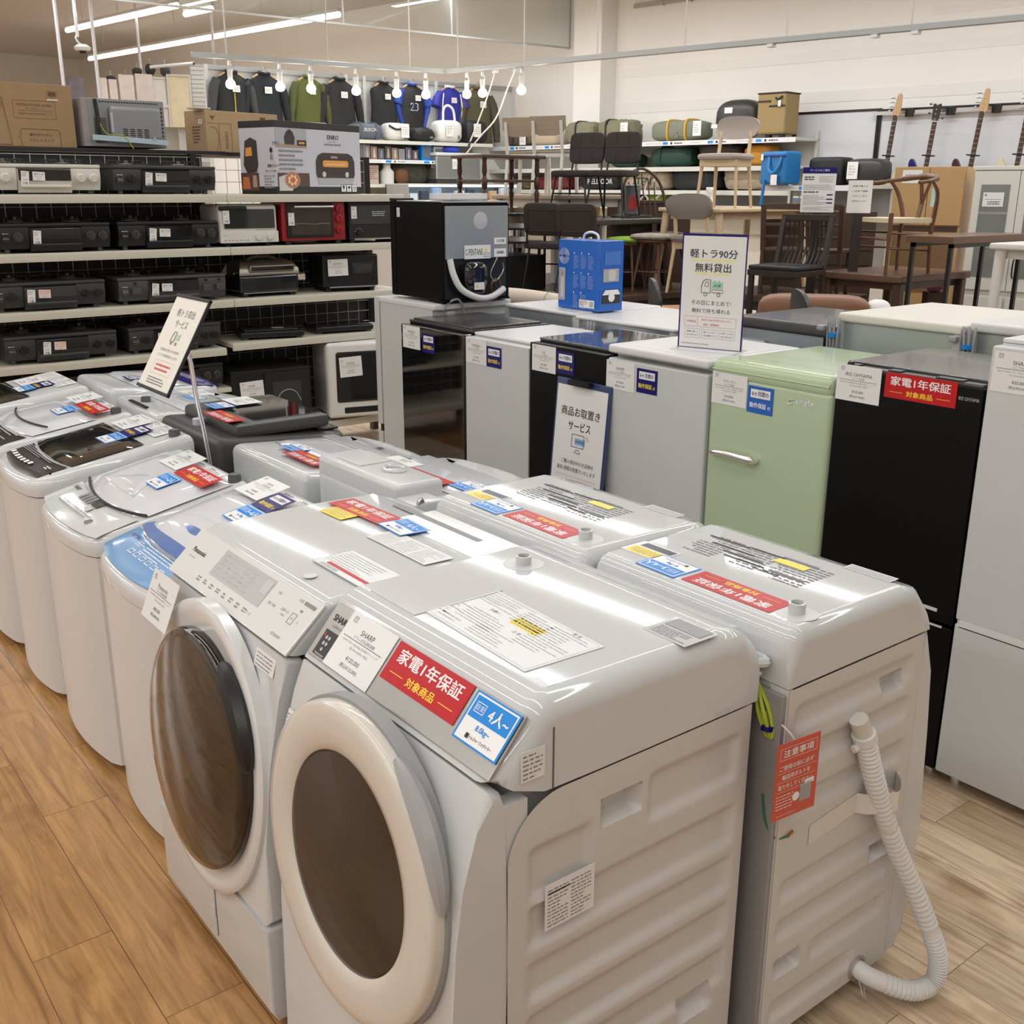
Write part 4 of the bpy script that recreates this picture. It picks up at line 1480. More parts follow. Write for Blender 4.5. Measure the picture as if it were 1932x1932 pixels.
# white freezer turned sideways under the small black fridge
wz = thing('refrigerator', 'tall white refrigerator turned sideways, carrying the small black one', 'refrigerator', (3.14, 4.665, 0), 0, BGR)
b = MB()
b.bx(-.23, .24, -.265, .235, .05, 1.125, FW, .004)
b.bx(-.21, .22, -.272, -.262, .10, 1.08, ZINC)
part('cabinet', b, wz)
b = MB(); b.bx(-.235, .245, -.29, .24, 1.122, 1.152, FWT, .008)
part('top_panel', b, wz)
b = MB(); b.bx(-.232, .242, .245, .295, .46, 1.15, FW, .006)
part('door', b, wz)
b = MB(); b.bx(-.232, .242, .245, .295, .05, .42, FW, .006)
part('door', b, wz)
b = MB(); b.bx(-.225, .235, .247, .275, .42, .46, BLACK)
part('grip_channel', b, wz)
b = MB(); b.box((0, 0, 0), (.10, .035, .002), PAPER); b.text('Hisense', .014, INK, z=.0014, w=.06)
part('rating_label', b, wz, FR((.02, -.274, 1.06), (1, 0, 0), (0, 0, 1)))
b = MB(); b.tube([(-.18, -.285, 1.12), (-.15, -.30, 1.16), (-.10, -.31, 1.17), (-.06, -.30, 1.10), (-.08, -.29, 1.04)], .006, CORD, 6, smooth=5)
b.tube([(-.15, -.30, 1.10), (-.17, -.30, 1.08), (-.16, -.29, 1.02)], .006, CORD, 6, smooth=5)
b.box((-.145, -.30, 1.10), (.045, .03, .03), CORD, .008)
part('power_cord', b, wz)
for x in (-.19, .19):
    for y in (-.22, .22):
        b = MB(); b.cyl((x, y, 0), (x, y, .052), .018, RUBBER, n=10)
        part('foot', b, wz)
# small black refrigerator with its bare back towards us
kz = thing('mini_refrigerator', 'small black refrigerator with exposed grey back and compressor, on top of the white one', 'refrigerator', (3.155, 4.605, 1.152), 0)
b = MB()
hx, hy, hz = .205, .235, .485
b.bx(-hx, hx, -hy + .005, hy - .05, .015, hz, FBLK, .004)
part('cabinet', b, kz)
b = MB(); b.bx(-hx - .002, hx + .002, hy - .048, hy, .012, hz + .004, FBLK, .008)
part('door', b, kz)
b = MB(); b.bx(-hx + .005, hx - .005, -hy - .004, hy - .06, hz - .005, hz + .003, mat('top_trim_pale', (.35, .36, .37), .3), .002)
part('top_panel', b, kz)
b = MB(); b.bx(-hx + .02, hx - .008, -hy - .008, -hy + .004, .215, hz - .02, mat('back_sheet_grey', (.34, .375, .40), .38, metal=.45, var=.08, bscale=8), .002)
b.lathe([(.040, -hy - .008 - 1), (.040, -1.0), (.03, -1.0)], ZINC, 8, Matrix.Scale(0, 4)) if False else None
b.lathe([(.042, .0085), (.040, .0095), (.026, .010), (.022, .012), (.001, .0125)], mat('cap_grey', (.50, .52, .54), .3), 24, FR((.025, -hy, .395), (1, 0, 0), (0, 0, 1)))
part('back_panel', b, kz)
b = MB()
b.bx(-hx + .012, hx - .004, -hy + .0, -hy + .006, .02, .215, BLACK)
b.bx(-hx, -hx + .015, -hy - .003, -hy + .01, .01, hz - .01, FBLK); b.bx(hx - .012, hx, -hy - .003, -hy + .01, .01, hz - .01, FBLK)
b.bx(-hx, hx, -hy - .01, -hy + .10, .006, .016, FBLK)
part('machine_bay', b, kz)
b = MB()
b.sup((-.03, -hy - .020, .13), (.072, .05, .07), BLACKG, .6, 24, 14)
b.sup((-.03, -hy - .020, .10), (.062, .048, .07), BLACKG, .6, 24, 14)
b.box((-.03, -hy - .071, .085), (.06, .002, .035), PAPER)
b.add([(-.052, -hy - .0725, .078), (-.036, -hy - .0725, .078), (-.044, -hy - .0725, .094)], [[0, 1, 2]], YEL)
part('compressor', b, kz)
b = MB()
b.tube([(-.165, -hy - .012, .215), (-.155, -hy - .03, .14), (-.12, -hy - .05, .07), (-.04, -hy - .075, .028), (.05, -hy - .06, .026), (.12, -hy - .045, .05), (.145, -hy - .04, .062)], .016, mat('foam_pipe', (.66, .67, .66), .6), 10, smooth=5)
part('insulated_pipe', b, kz)
b = MB()
b.tube([(.12, -hy - .02, .215), (.07, -hy - .03, .14), (.10, -hy - .03, .10), (.15, -hy - .03, .15), (.145, -hy - .03, .19)], .003, STEEL, 6, smooth=5)
for k in range(4):
    b.tube([(.10 + .03*math.cos(t), -hy - .03 - .003*k, .075 + .035*math.sin(t)) for t in [i*2*math.pi/16 + k for i in range(16)]], .0028, mat('copper_dull', (.22, .12, .06), .4, metal=.7), 6, closed=True)
part('coil', b, kz)
b = MB(); b.box((0, 0, 0), (.16, .066, .001), PAPER); b.text('C-PENTANE', .030, INK, x=-.022, y=0, z=.001, w=.105)
b.add([(.040, .002, .001), (.062, .002, .001), (.051, .022, .001)], [[0, 1, 2]], YEL); b.fine(.034, .076, -.028, -.002, 3, INKG, .001)
part('gas_label', b, kz, FR((.005, -hy - .0095, .245), (1, 0, 0), (0, 0, 1)))
for i, zz in enumerate((.295, .238)):
    b = MB(); b.box((0, 0, 0), (.075, .032 + .008*i, .001), PAPER)
    for k in range(14):
        b.rect(-.022 + k*.0035, -.022 + k*.0035 + random.choice((.001, .002)), -.006, .008, INK, .001)
    part('barcode_label', b, kz, FR((.145, -hy - .0095, zz), (1, 0, 0), (0, 0, 1)))
part('rating_label', None, kz, FR((-hx - .001, .150, .43), (0, -1, 0), (0, 0, 1)), mesh=st_notes(.028, .045, 5, 'kzr'))
b = MB(); b.bx(-.03, .015, 0, .06, 0, .006, mat('cardboard_mat', (.42, .28, .15), .8))
b = MB(); b.box((0, 0, .0), (.115, .055, .012), BLACK, .003)
part('hinge_cover', b, kz, Matrix.Translation((-hx + .055, hy - .03, hz + .008)))
b = MB()
b.prism([(-.17, -.08), (.10, -.11), (.17, -.07), (.18, .02), (.10, .10), (-.10, .10), (-.18, .02)], 0, .006, FWT)
b.prism([(-.17, -.08), (.10, -.11), (.17, -.07), (.18, .02), (.10, .10), (-.10, .10), (-.18, .02)], .0, .032, FWT, FR((0, 0, 0), (1, 0, 0), (0, 1, 0)))
tray = thing('shelf_tray', 'white plastic tray lying on the small black refrigerator', 'tray', (3.18, 4.56, 1.643), R_(20), mb=b)

# ---------------- things standing on the refrigerators
BLUEB = mat('carton_blue', (.012, .13, .56), .25, coat=.3)
BLUED = mat('carton_blue_dark', (.01, .07, .36), .25)
cb = thing('carton', 'bright blue printed carton with a carry handle, on the white refrigerator tops', 'box', (3.475, 3.87, 1.142), R_(0))
b = MB()
b.bx(-.075, .075, -.15, .15, 0, .325, BLUEB, .004)
part('box', b, cb)
b = MB()
Fm = FR((-.0765, 0, .1625), (0, -1, 0), (0, 0, 1))
for r in (.012, .018, .024, .030, .036):
    b.tube([(-.105 + r*math.cos(t), .085 + r*math.sin(t), .0) for t in [i*2*math.pi/28 for i in range(28)]], .0009, WINK, 4, Fm, closed=True)
b.text('Air-O-Dry', .014, NAVY, Fm, x=-.103, y=.085, z=.0012, w=.078, bold=.02)
for c in range(3):
    for r in range(3):
        if c == 2 and r == 2:
            continue
        x = -.035 + c*.052
        y = .10 - r*.092
        b.rect(x, x + .006, y - .002, y + .006, WINK, .0006, Fm)
        b.fine(x, x + .038, y - .07, y - .006, 12, mat('ink_pale_blue', (.35, .50, .75), .5), .0006, Fm, .3)
b.rect(-.142, -.095, -.125, .03, mat('print_photo_a', (.40, .42, .45), .4), .0006, Fm)
b.rect(-.128, -.104, -.11, -.01, mat('print_photo_b', (.62, .58, .56), .4), .001, Fm)
b.rect(-.122, -.110, -.012, .012, mat('print_photo_c', (.42, .28, .2), .4), .0012, Fm)
b.rect(.01, .118, -.150, -.112, WINK, .0006, Fm)
b.text('CE', .012, INKG, Fm, x=.06, y=-.125, z=.001); b.fine(.085, .112, -.145, -.118, 5, INKG, .001, Fm, .7); b.fine(.015, .045, -.14, -.12, 3, REDI, .001, Fm)
part('front_print', b, cb)
b = MB()
Fs = FR((0, -.1515, .1625), (1, 0, 0), (0, 0, 1))
b.rect(-.048, .055, .052, .115, mat('carton_blue_pale', (.06, .20, .60), .3), .0006, Fs)
b.rect(-.055, .045, -.025, .035, mat('print_photo_a', (.4, .42, .45), .4), .0006, Fs)
b.rect(-.02, .025, -.02, .03, mat('print_photo_b', (.62, .58, .56), .4), .001, Fs)
b.prism([(-.058, -.125), (.056, -.125), (.056, -.085), (.035, -.06), (-.038, -.06), (-.058, -.085)], .0004, .0012, CHAR, Fs)
b.prism([(-.058, -.085), (.056, -.085), (.04, -.062), (-.04, -.062)], .0013, .0018, WINK, Fs)
b.lathe([(.02, .0019), (.02, .0026)], WINK, 18, Fs @ Matrix.Translation((0, -.098, 0)))
for zz in (.05, -.09):
    b.rect(-.0765, -.072, zz - .03, zz + .03, BLUED, .0006, Fs)
part('side_print', b, cb)
b = MB()
b.tube([(0, -.055, .325), (0, -.045, .348), (0, -.015, .358), (0, .015, .358), (0, .045, .348), (0, .055, .325)], .006, mat('handle_white', (.75, .76, .8), .3), 8, smooth=4)
part('carry_handle', b, cb)

# standing price board on the white lidded refrigerator
SGN = FR((2.868, 2.552, 1.149), (.314, -.949, 0), (0, 0, 1))
sg = thing('counter_sign', 'white standing board with black print and a small lorry drawing, on the white refrigerator', 'sign', (2.868, 2.552, 1.149), 0)
ACR = mat('acrylic_clear', (.75, .76, .80), .05, coat=.5)
Rm = SGN.to_3x3().to_4x4()
b = MB(); b.bx(-.122, .122, 0, .402, -.003, .0, NAVY, 0); b.bx(-.116, .118, .006, .394, -.001, .0012, PAPER, 0)
part('board', b, sg, Rm)
b = MB()
z = .0018
def ul(x0, x1, y):
    b.rect(x0, x1, y - .004, y + .003, mat('marker_yellow', (.85, .80, .35), .5), z - .0003)
b.text('軽トラ90分', .030, INK, x=0, y=.335, z=z, w=.178, bold=.012); ul(-.085, .085, .313)
b.text('無料貸出', .030, INK, x=0, y=.287, z=z, w=.135, bold=.012); ul(-.066, .066, .266)
ln = [(-.040, .200), (-.040, .222), (-.034, .240), (-.026, .246), (-.006, .246), (-.006, .200)]
b.tube([(x, y, z) for x, y in ln], .0011, INK, 4, closed=True)
b.tube([(x, y, z) for x, y in [(-.028, .222), (-.024, .238), (-.014, .238), (-.014, .222)]], .0009, INK, 4, closed=True)
b.prism([(0, .216), (.040, .216), (.040, .240), (.034, .236), (.026, .245), (.018, .237), (.010, .245), (0, .238)], z, z + .0003, mat('lorry_green', (.35, .62, .48), .5))
b.text('AT車', .011, INK, x=.020, y=.226, z=z + .0006)
b.tube([(x, y, z) for x, y in [(0, .202), (.042, .202), (.042, .212), (0, .212)]], .0009, INK, 4, closed=True)
for x in (-.024, .026):
    b.tube([(x + .006*math.cos(t), .195 + .006*math.sin(t), z) for t in [i*math.pi/6 for i in range(12)]], .0010, INK, 4, closed=True)
b.text('その日にまとめて!', .016, INK, x=0, y=.165, z=z, w=.150)
b.text('無料で持ち帰れる', .016, INK, x=0, y=.137, z=z, w=.145)
b.frame(-.098, .098, .080, .116, .0008, REDI, z)
b.text('対象商品', .008, REDI, x=-.072, y=.098, z=z, w=.035); b.rule(-.0485, -.0475, .098, .03, REDI, z)
b.text('合計5,000円(税込)以上の', .008, REDI, x=.022, y=.105, z=z, w=.11); b.text('家具・家電製品', .008, REDI, x=.005, y=.089, z=z, w=.06)
for i, (t1, t2) in enumerate((('身軽に楽しく', 'おもちかえり'), ('軽トラックが', '90分無料です'), ('お買い上げの', '当日に限ります'))):
    x = -.066 + i*.066
    b.frame(x - .030, x + .030, .040, .072, .0008, INKG, z)
    b.text(t1, .006, INK, x=x, y=.062, z=z, w=.045); b.text(t2, .006, INK, x=x, y=.050, z=z, w=.045)
b.fine(-.108, .0, .016, .022, 1, INKG, z)
part('print', b, sg, Rm)
b = MB(); b.bx(-.125, .125, 0, .004, -.05, .06, ACR, .001); b.bx(-.124, .124, .004, .05, -.008, -.004, ACR, .001)
part('acrylic_stand', b, sg, Rm)

# notice board hung on the front of the black refrigerator
nb = thing('hanging_notice', 'white notice in a navy frame with a monitor drawing, hung on a black refrigerator front', 'sign', (2.640, 3.02, .46), 0)
NM = FR((.006, 0, 0), (.0, -1, .0), (.085, 0, 1))
NW, NH = .315, .53
b = MB(); b.bx(-NW/2, NW/2, 0, NH, -.012, .0, mat('frame_navy', (.035, .06, .16), .2, coat=.4), .004); b.bx(-NW/2 + .012, NW/2 - .012, .012, NH - .026, -.001, .0014, PAPER)
part('board', b, nb, NM)
b = MB(); z = .002
b.text('商品お取置き', .036, INK, x=0, y=.405, z=z, w=.225, bold=.012)
b.text('サービス', .036, INK, x=0, y=.350, z=z, w=.13, bold=.012)
b.tube([(x, y, z) for x, y in [(-.038, .318), (.032, .318), (.032, .268), (-.038, .268)]], .0014, INK, 4, closed=True)
b.tube([(x, y, z) for x, y in [(-.020, .246), (.018, .246), (.006, .258), (-.008, .258)]], .0012, INK, 4, closed=True)
b.rect(-.020, .040, .278, .304, mat('badge_blue', (.25, .45, .70), .5), z); b.text('RESERVED', .010, INK, x=.010, y=.291, z=z + .0004, w=.05)
for k in range(3):
    b.rule(.040 + .005*k, .052 + .004*k, .316 - .006*k, .0016, INK, z)
b.text('ご購入検討中のお品物を', .017, INK, x=.005, y=.205, z=z, w=.19)
b.text('最長1週間お取置きいたします', .017, INK, x=-.0, y=.176, z=z, w=.225)
b.frame(-.115, .115, .095, .148, .001, REDI, z)
b.text('対象商品', .010, REDI, x=-.085, y=.122, z=z, w=.045); b.rule(-.0535, -.0525, .122, .035, REDI, z)
b.text('合計5,000円(税込)以上の', .010, REDI, x=.032, y=.132, z=z, w=.135); b.text('家具・家電製品', .010, REDI, x=.01, y=.111, z=z, w=.075)
b.fine(-.115, .03, .055, .085, 2, INKG, z)
part('print', b, nb, NM)
b = MB(); b.bx(.02, .045, -.06, .06, NH - .02, NH + .0, BLACK)
part('hook', b, nb)
# ---------------------------------------------------------------- cooker shelves (steel gondola along x, front edge y = 6.15)
SHM = mat('shelf_cream', (.66, .63, .53), .45)
SHD = mat('shelf_back_dark', (.03, .03, .032), .6)
WIRE = mat('wire_grid', (.55, .55, .53), .4, metal=.3)
YG = 6.15
gd = thing('shelf_unit', 'long cream steel shelf unit with dark wire back, loaded with cookers and toaster ovens', 'shelf', (2.35, YG, 0), 0)
def shelf(x0, x1, z):
    b = MB()
    b.bx(x0 - 2.35, x1 - 2.35 - .003, 0, .46, z - .028, z, SHM, .002)
    b.bx(x0 - 2.35, x1 - 2.35 - .003, -.012, .004, z - .045, z + .001, SHM, .003)
    b.bx(x0 - 2.35, x1 - 2.35 - .003, -.0135, -.011, z - .036, z - .010, mat('ticket_rail', (.60, .58, .50), .35))
    part('shelf_board', b, gd)
for z in (1.66, 1.357, 1.05):
    shelf(.75, 2.63, z)
    shelf(2.63, 3.86, z)
shelf(.75, 2.56, .765)
shelf(2.60, 3.86, .785)
shelf(.75, 3.86, .22)
for x in (.76, 2.63, 3.86):
    b = MB(); b.bx(x - 2.35 - .02, x - 2.35 + .02, .46, .52, 0, 1.90, BLACK, .003)
    part('upright', b, gd)
b = MB()
for i in range(38):
    x = -1.58 + i*.083
    b.cyl((x, .475, .2), (x, .475, 1.88), .0022, WIRE, n=5)
for i in range(24):
    z = .22 + i*.072
    b.cyl((-1.6, .472, z), (1.52, .472, z), .0022, WIRE, n=5)
part('wire_back', b, gd)
b = MB(); b.bx(-1.6, .5, .46, 1.1, 1.895, 1.915, BLACKM, .003); b.bx(.5, 1.5, .66, 1.15, 1.895, 1.915, BLACKM, .003)
b.bx(-1.6, 1.5, .50, .505, .05, 1.60, SHD); b.bx(-1.6, .35, .50, .505, 1.60, 1.89, SHD)
part('top_board', b, gd)
b = MB()
b.bx(-1.6, .23, .0, .46, .492, .52, SHM, .002)
part('shelf_board', b, gd)

CKG = 'gas table cookers on the shelves'
GR1 = mat('cooker_grey', (.040, .040, .041), .42)
GR2 = mat('cooker_dark', (.013, .013, .0145), .38)
GR3 = mat('cooker_lit_grey', (.068, .066, .063), .42)
CKW = mat('cooker_white', (.66, .64, .58), .35)
GLOSSK = mat('grill_window', (.010, .010, .011), .12, coat=.3)
CAST = mat('cast_iron', (.013, .013, .014), .6)
PINK = mat('pale_pink_card', (.80, .62, .58), .4)
_cookid = 0
def cooker(label, xl, xr, z, body, door, knobs, gas='都市ガス用', lp=False, sideM=None, levers=False, y=YG + .02, cards=True, tx=.0):
    w = xr - xl
    g = thing('gas_cooker', label, 'gas cooker', ((xl + xr)/2, y, z), 0, CKG)
    h = .150
    b = MB()
    b.bx(-w/2 + .012, w/2 - .012, .03, .40, .022, h - .01, sideM or body, .004)
    part('body', b, g)
    b = MB()
    b.bx(-w/2, w/2, .0, .41, h - .014, h + .004, body, .005)
    b.bx(-w/2 + .01, w/2 - .01, .38, .41, h, h + .020, GR2, .003)
    part('top_plate', b, g)
    d0 = .235*w
    for s, nm in ((-1, 'control_panel'), (1, 'control_panel')):
        b = MB()
        xa, xb = (-w/2 + .004, -d0) if s < 0 else (d0, w/2 - .004)
        b.grid(lambda u, v: (xa + (xb - xa)*u, .004 + .022*(1 - v)**2 - .006*math.sin(math.pi*v), .022 + (h - .038)*v), 6, 8, body, thick=.02, nrm=(0, -1, 0))
        part(nm, b, g)
    b = MB()
    b.grid(lambda u, v: (-d0 + .003 + (2*d0 - .006)*u, -.002 + .014*(1 - v)**2 - .008*math.sin(math.pi*v), .008 + (h - .030)*v), 8, 8, body, thick=.02, nrm=(0, -1, 0))
    b.bx(-d0 + .006, d0 - .006, -.013, .0, .070, h - .022, door, .003)
    b.bx(-d0 + .01, d0 - .01, -.024, -.006, .034, .050, body, .006)
    part('grill_door', b, g)
    ks = [-w/2 + .098, d0 + .045, w/2 - .045]
    for kx in ks:
        b = MB()
        if levers:
            b.bx(kx - .026, kx + .026, -.022, .0, .060, .098, body, .004)
            b.bx(kx - .008, kx + .004, -.012, .0, .118, .128, BLACK)
        else:
            M = FR((kx, -.004, .083), (1, 0, 0), (0, 0, 1))
            b.lathe([(.026, -.004), (.026, .004), (.023, .006), (.021, .018), (.019, .020)], knobs, 24, M)
            b.bx(-.004, .004, -.019, .019, .018, .027, knobs, .003, M=M)
        part('knob', b, g)
    b = MB()
    b.bx(-w/2 + .018, -w/2 + .056, -.008, .0, .058, .092, body, .005)
    b.fine(-w/2 + .02, -w/2 + .054, .098, .108, 1, INKL, 0, FR((0, -.004, 0), (1, 0, 0), (0, 0, 1)))
    b.text('Paloma', .007, INKL, FR((-w/2 + .037, -.0086, .078), (1, 0, 0), (0, 0, 1)))
    part('ignition_button', b, g)
    for sx in (-.155, .155):
        b = MB()
        c = (sx*w/.6, .20, h)
        for k in range(8):
            a = k*math.pi/4
            ca, sa = math.cos(a), math.sin(a)
            b.tube([(c[0] + .055*ca, c[1] + .055*sa, h + .028), (c[0] + .098*ca, c[1] + .098*sa, h + .030), (c[0] + .105*ca, c[1] + .105*sa, h + .003)], .0045, CAST, 5)
        b.tube([(c[0] + .104*math.cos(t), c[1] + .104*math.sin(t), h + .006) for t in [i*2*math.pi/24 for i in range(24)]], .004, CAST, 5, closed=True)
        part('pan_support', b, g)
        b = MB()
        b.lathe([(.042, 0), (.042, .012), (.034, .018), (.012, .019), (.010, .034), (.001, .035)], mat('burner_cap', (.12, .11, .10), .45, metal=.4), 20, Matrix.Translation(c))
        part('burner', b, g)
    for fx in (-w/2 + .05, w/2 - .05):
        for fy in (.06, .36):
            b = MB(); b.bx(fx - .012, fx + .012, fy - .012, fy + .012, 0, .024, RUBBER, .003)
            part('foot', b, g)
    if cards:
        part('price_ticket', None, g, FR((-d0 + .035 + tx, -.0165, .080), (1, 0, -.09), (.09, 0, 1)), mesh=st_tall())
        if gas:
            part('gas_type_card', None, g, FR((-d0 + .105 + tx, -.0165, .092), (1, 0, -.04), (.04, 0, 1)), 'pink gas type card' if lp else None, mesh=st_gas('LPガス用' if lp else '都市ガス用', PINK if lp else None))
    return g
cooker('white gas cooker with round white knobs, top shelf at the left edge', 1.335, 1.925, 1.661, CKW, GLOSSK, CKW)
cooker('dark grey gas cooker on the top shelf, between the white cooker and the printed carton', 1.99, 2.585, 1.661, GR1, GLOSSK, BLACK)
cooker('black gas cooker with only a price ticket, second shelf at the left edge', 1.36, 1.945, 1.358, GR2, GLOSSK, GR1, gas=None)
cooker('black gas cooker with white ticket and card, second shelf next to the white toaster oven', 1.985, 2.575, 1.358, GR2, GLOSSK, GR1)
cooker('grey gas cooker with a pink card, third shelf at the left edge', 1.29, 1.885, 1.051, GR1, GR1, GR2, lp=True)
cooker('grey gas cooker with square push levers, third shelf left of the silver roaster', 1.955, 2.60, 1.051, GR3, GLOSSK, BLACK, levers=True)
cooker('charcoal gas cooker with a pink card, fourth shelf at the left', 1.315, 1.92, .766, GR1, GLOSSK, BLACK, lp=True, tx=.02)
cooker('charcoal gas cooker partly behind the tilted sign, fourth shelf', 1.985, 2.545, .766, GR1, GLOSSK, GR2, lp=True)
cooker('black gas cooker in the dark on the lowest visible shelf, left end', 1.30, 1.90, .521, GR2, GLOSSK, BLACK, cards=False)
cooker('black gas cooker on the lowest dark shelf, behind the charcoal washer', 1.97, 2.54, .521, GR2, GLOSSK, GR1, cards=False)

# toaster ovens on the second shelf
OG = 'toaster ovens on the shelves'
TW = mat('oven_white', (.68, .665, .62), .3)
TR = mat('oven_red', (.28, .008, .012), .3, coat=.3)
WINDOW = mat('oven_window', (.030, .033, .034), .08, coat=.4)
t = thing('toaster_oven', 'white toaster oven with two round dials on the second shelf', 'toaster oven', (2.775, YG + .03, 1.358), 0, OG)
b = MB(); b.bx(-.188, .188, 0, .30, .022, .245, TW, .022, 4); b.bx(-.16, .16, .02, .25, .016, .022, BLACK); b.bx(-.188, .188, -.004, .004, .022, .088, TW, .002)
part('body', b, t)
b = MB(); b.bx(-.158, .168, -.006, .01, .105, .218, WINDOW, .004); b.bx(-.186, -.01, -.012, .012, .208, .235, BLACK, .010, 3)
part('oven_door', b, t)
for x in (.055, .13):
    b = MB(); b.lathe([(.021, 0), (.021, .012), (.018, .016)], TW, 20, FR((x, -.004, .055), (1, 0, 0), (0, 0, 1))); b.bx(x - .003, x + .003, -.022, -.018, .042, .070, TW, .002)
    part('dial', b, t)
b = MB()
for k in range(7):
    b.rect(-.165 + k*.024, -.150 + k*.024, .034, .039, REDI if k in (0, 2, 3) else INKG, 0)
b.fine(.04, .17, .095, .10, 1, INKG, 0)
b.fine(-.17, -.13, .062, .068, 1, INKG, 0)
part('print', b, t, FR((0, -.0045, 0), (1, 0, 0), (0, 0, 1)))
for x in (-.13, .13):
    b = MB(); b.bx(x - .015, x + .015, .03, .26, 0, .022, BLACK)
    part('foot', b, t)
part('price_ticket', None, t, FR((-.145, -.008, .172), (1, 0, 0), (0, 0, 1)), mesh=st_tall())
t = thing('toaster_oven', 'dark red toaster oven with three red knobs on the second shelf', 'toaster oven', (3.215, YG + .03, 1.358), 0, OG)
b = MB(); b.bx(-.222, .222, 0, .30, .022, .262, TR, .012, 3)
part('body', b, t)
b = MB(); b.bx(-.195, .13, -.010, .008, .042, .25, BLACK, .004); b.bx(-.165, .11, -.012, -.004, .058, .225, mat('oven_window_brown', (.028, .022, .016), .1, coat=.3), .002)
b.cyl((-.15, -.03, .228), (.12, -.03, .228), .007, STEEL, n=10)
for x in (-.14, .11):
    b.cyl((x, -.03, .228), (x, 0, .228), .005, STEEL, n=8)
part('oven_door', b, t)
for zz in (.215, .155, .085):
    b = MB(); b.lathe([(.026, 0), (.025, .016), (.020, .018)], TR, 20, FR((.172, .0, zz), (1, 0, 0), (0, 0, 1))); b.bx(.169, .175, -.024, -.016, zz - .016, zz + .016, TR, .002)
    part('knob', b, t)
b = MB(); b.tube([(-.14, -.0135, .125), (-.10, -.0135, .128), (.0, -.0135, .123), (.06, -.0135, .127), (.10, -.0135, .125)], .002, STEEL, 6)
part('wire_rack', b, t)
for x in (-.18, .17):
    b = MB(); b.bx(x - .02, x + .02, .01, .28, 0, .022, BLACK, .003)
    part('foot', b, t)
part('price_ticket', None, t, FR((-.165, -.0135, .155), (1, 0, 0), (0, 0, 1)), mesh=st_tall())
t = thing('toaster_oven', 'black toaster oven, right of the red one on the second shelf', 'toaster oven', (3.66, YG + .03, 1.358), 0, OG)
b = MB(); b.bx(-.20, .20, 0, .30, .02, .255, GR2, .006)
part('body', b, t)
b = MB(); b.bx(-.19, .19, -.006, .006, .115, .232, WINDOW, .003); b.fine(-.03, .07, .165, .20, 3, INKL, 0, FR((0, -.007, 0), (1, 0, 0), (0, 0, 1)))
part('oven_door', b, t)
b = MB(); b.lathe([(.018, 0), (.017, .014)], BLACK, 18, FR((-.13, .0, .065), (1, 0, 0), (0, 0, 1)))
for k in range(5):
    a = R_(20 + 35*k); b.bar((-.13 + .022*math.cos(a), -.001, .065 + .022*math.sin(a)), (-.13 + .03*math.cos(a), -.001, .065 + .03*math.sin(a)), .002, .002, INKL)
part('dial', b, t)
b = MB(); b.bx(-.17, .19, -.012, .0, .020, .028, STEEL, .002)
part('crumb_tray', b, t)
for x in (-.17, .17):
    b = MB(); b.bx(x - .015, x + .015, .02, .28, 0, .02, BLACK)
    part('foot', b, t)
part('price_ticket', None, t, FR((-.165, -.0075, .190), (1, 0, 0), (0, 0, 1)), mesh=st_tall())
# third shelf
t = thing('roaster', 'silver domed fish roaster with a chrome dial on the third shelf', 'roaster', (2.90, YG + .05, 1.051), 0)
GOLD = mat('champagne_metal', (.30, .27, .235), .35, metal=.85)
b = MB()
rings = []
for y, zz, ins in ((-.0, .135, 0), (.004, .165, .004), (.025, .195, .02), (.07, .215, .04), (.15, .222, .055), (.22, .215, .05), (.26, .19, .03), (.275, .135, 0)):
    rings.append([(-.20 + ins, y, zz), (.20 - ins, y, zz), (.20 - ins, y + .004, .13), (-.20 + ins, y + .004, .13)])
b.loft(rings, GOLD)
b.bx(-.135, .165, -.012, .03, .150, .192, GOLD, .010, 3)
b.bx(-.125, .155, -.0145, .0, .157, .185, GLOSSK, .004)
part('lid', b, t)
b = MB(); b.tube([(-.10, .10, .215), (-.06, .10, .234), (.05, .10, .234), (.09, .10, .215)], .010, GOLD, 8, smooth=4)
part('lid_handle', b, t)
b = MB(); b.bx(-.20, .20, .0, .28, .025, .133, GLOSSK, .02, 3); b.bx(-.18, .18, -.004, .0, .022, .028, STEEL)
part('body', b, t)
b = MB(); b.cyl((.20, .09, .105), (.265, .09, .105), .026, CHROME, n=22); b.cyl((.265, .09, .105), (.272, .09, .105), .030, CHROME, n=22)
b.bx(.20, .24, .07, .12, .135, .165, BLACK, .006)
part('dial', b, t)
b = MB(); b.tube([(-.20, .02, .15), (-.235, .0, .15), (-.24, -.01, .148)], .004, STEEL, 6)
part('hinge', b, t)
for x in (-.16, .16):
    b = MB(); b.bx(x - .02, x + .02, .02, .26, 0, .026, BLACK, .004)
    part('foot', b, t)
t = thing('toaster_oven', 'black boxy toaster with a large white price card, right end of the third shelf', 'toaster oven', (3.47, YG + .05, 1.051), R_(-10), OG)
b = MB(); b.bx(-.19, .19, 0, .30, .03, .235, BLACK, .012, 3); b.bx(-.155, .165, .0, .25, .02, .03, BLACK)
part('body', b, t)
b = MB(); b.bx(.0, .165, -.006, .004, .10, .185, GLOSSK, .008); b.bx(.02, .145, -.008, -.005, .115, .17, mat('oven_window', (.03, .033, .034), .08), .003)
part('oven_door', b, t)
b = MB(); b.bx(-.15, .16, -.012, .0, .026, .034, STEEL, .002)
part('crumb_tray', b, t)
for x in (-.14, .155):
    b = MB(); b.lathe([(.012, 0), (.011, .010)], BLACKG, 14, FR((x, .0, .075), (1, 0, 0), (0, 0, 1)))
    part('dial', b, t)
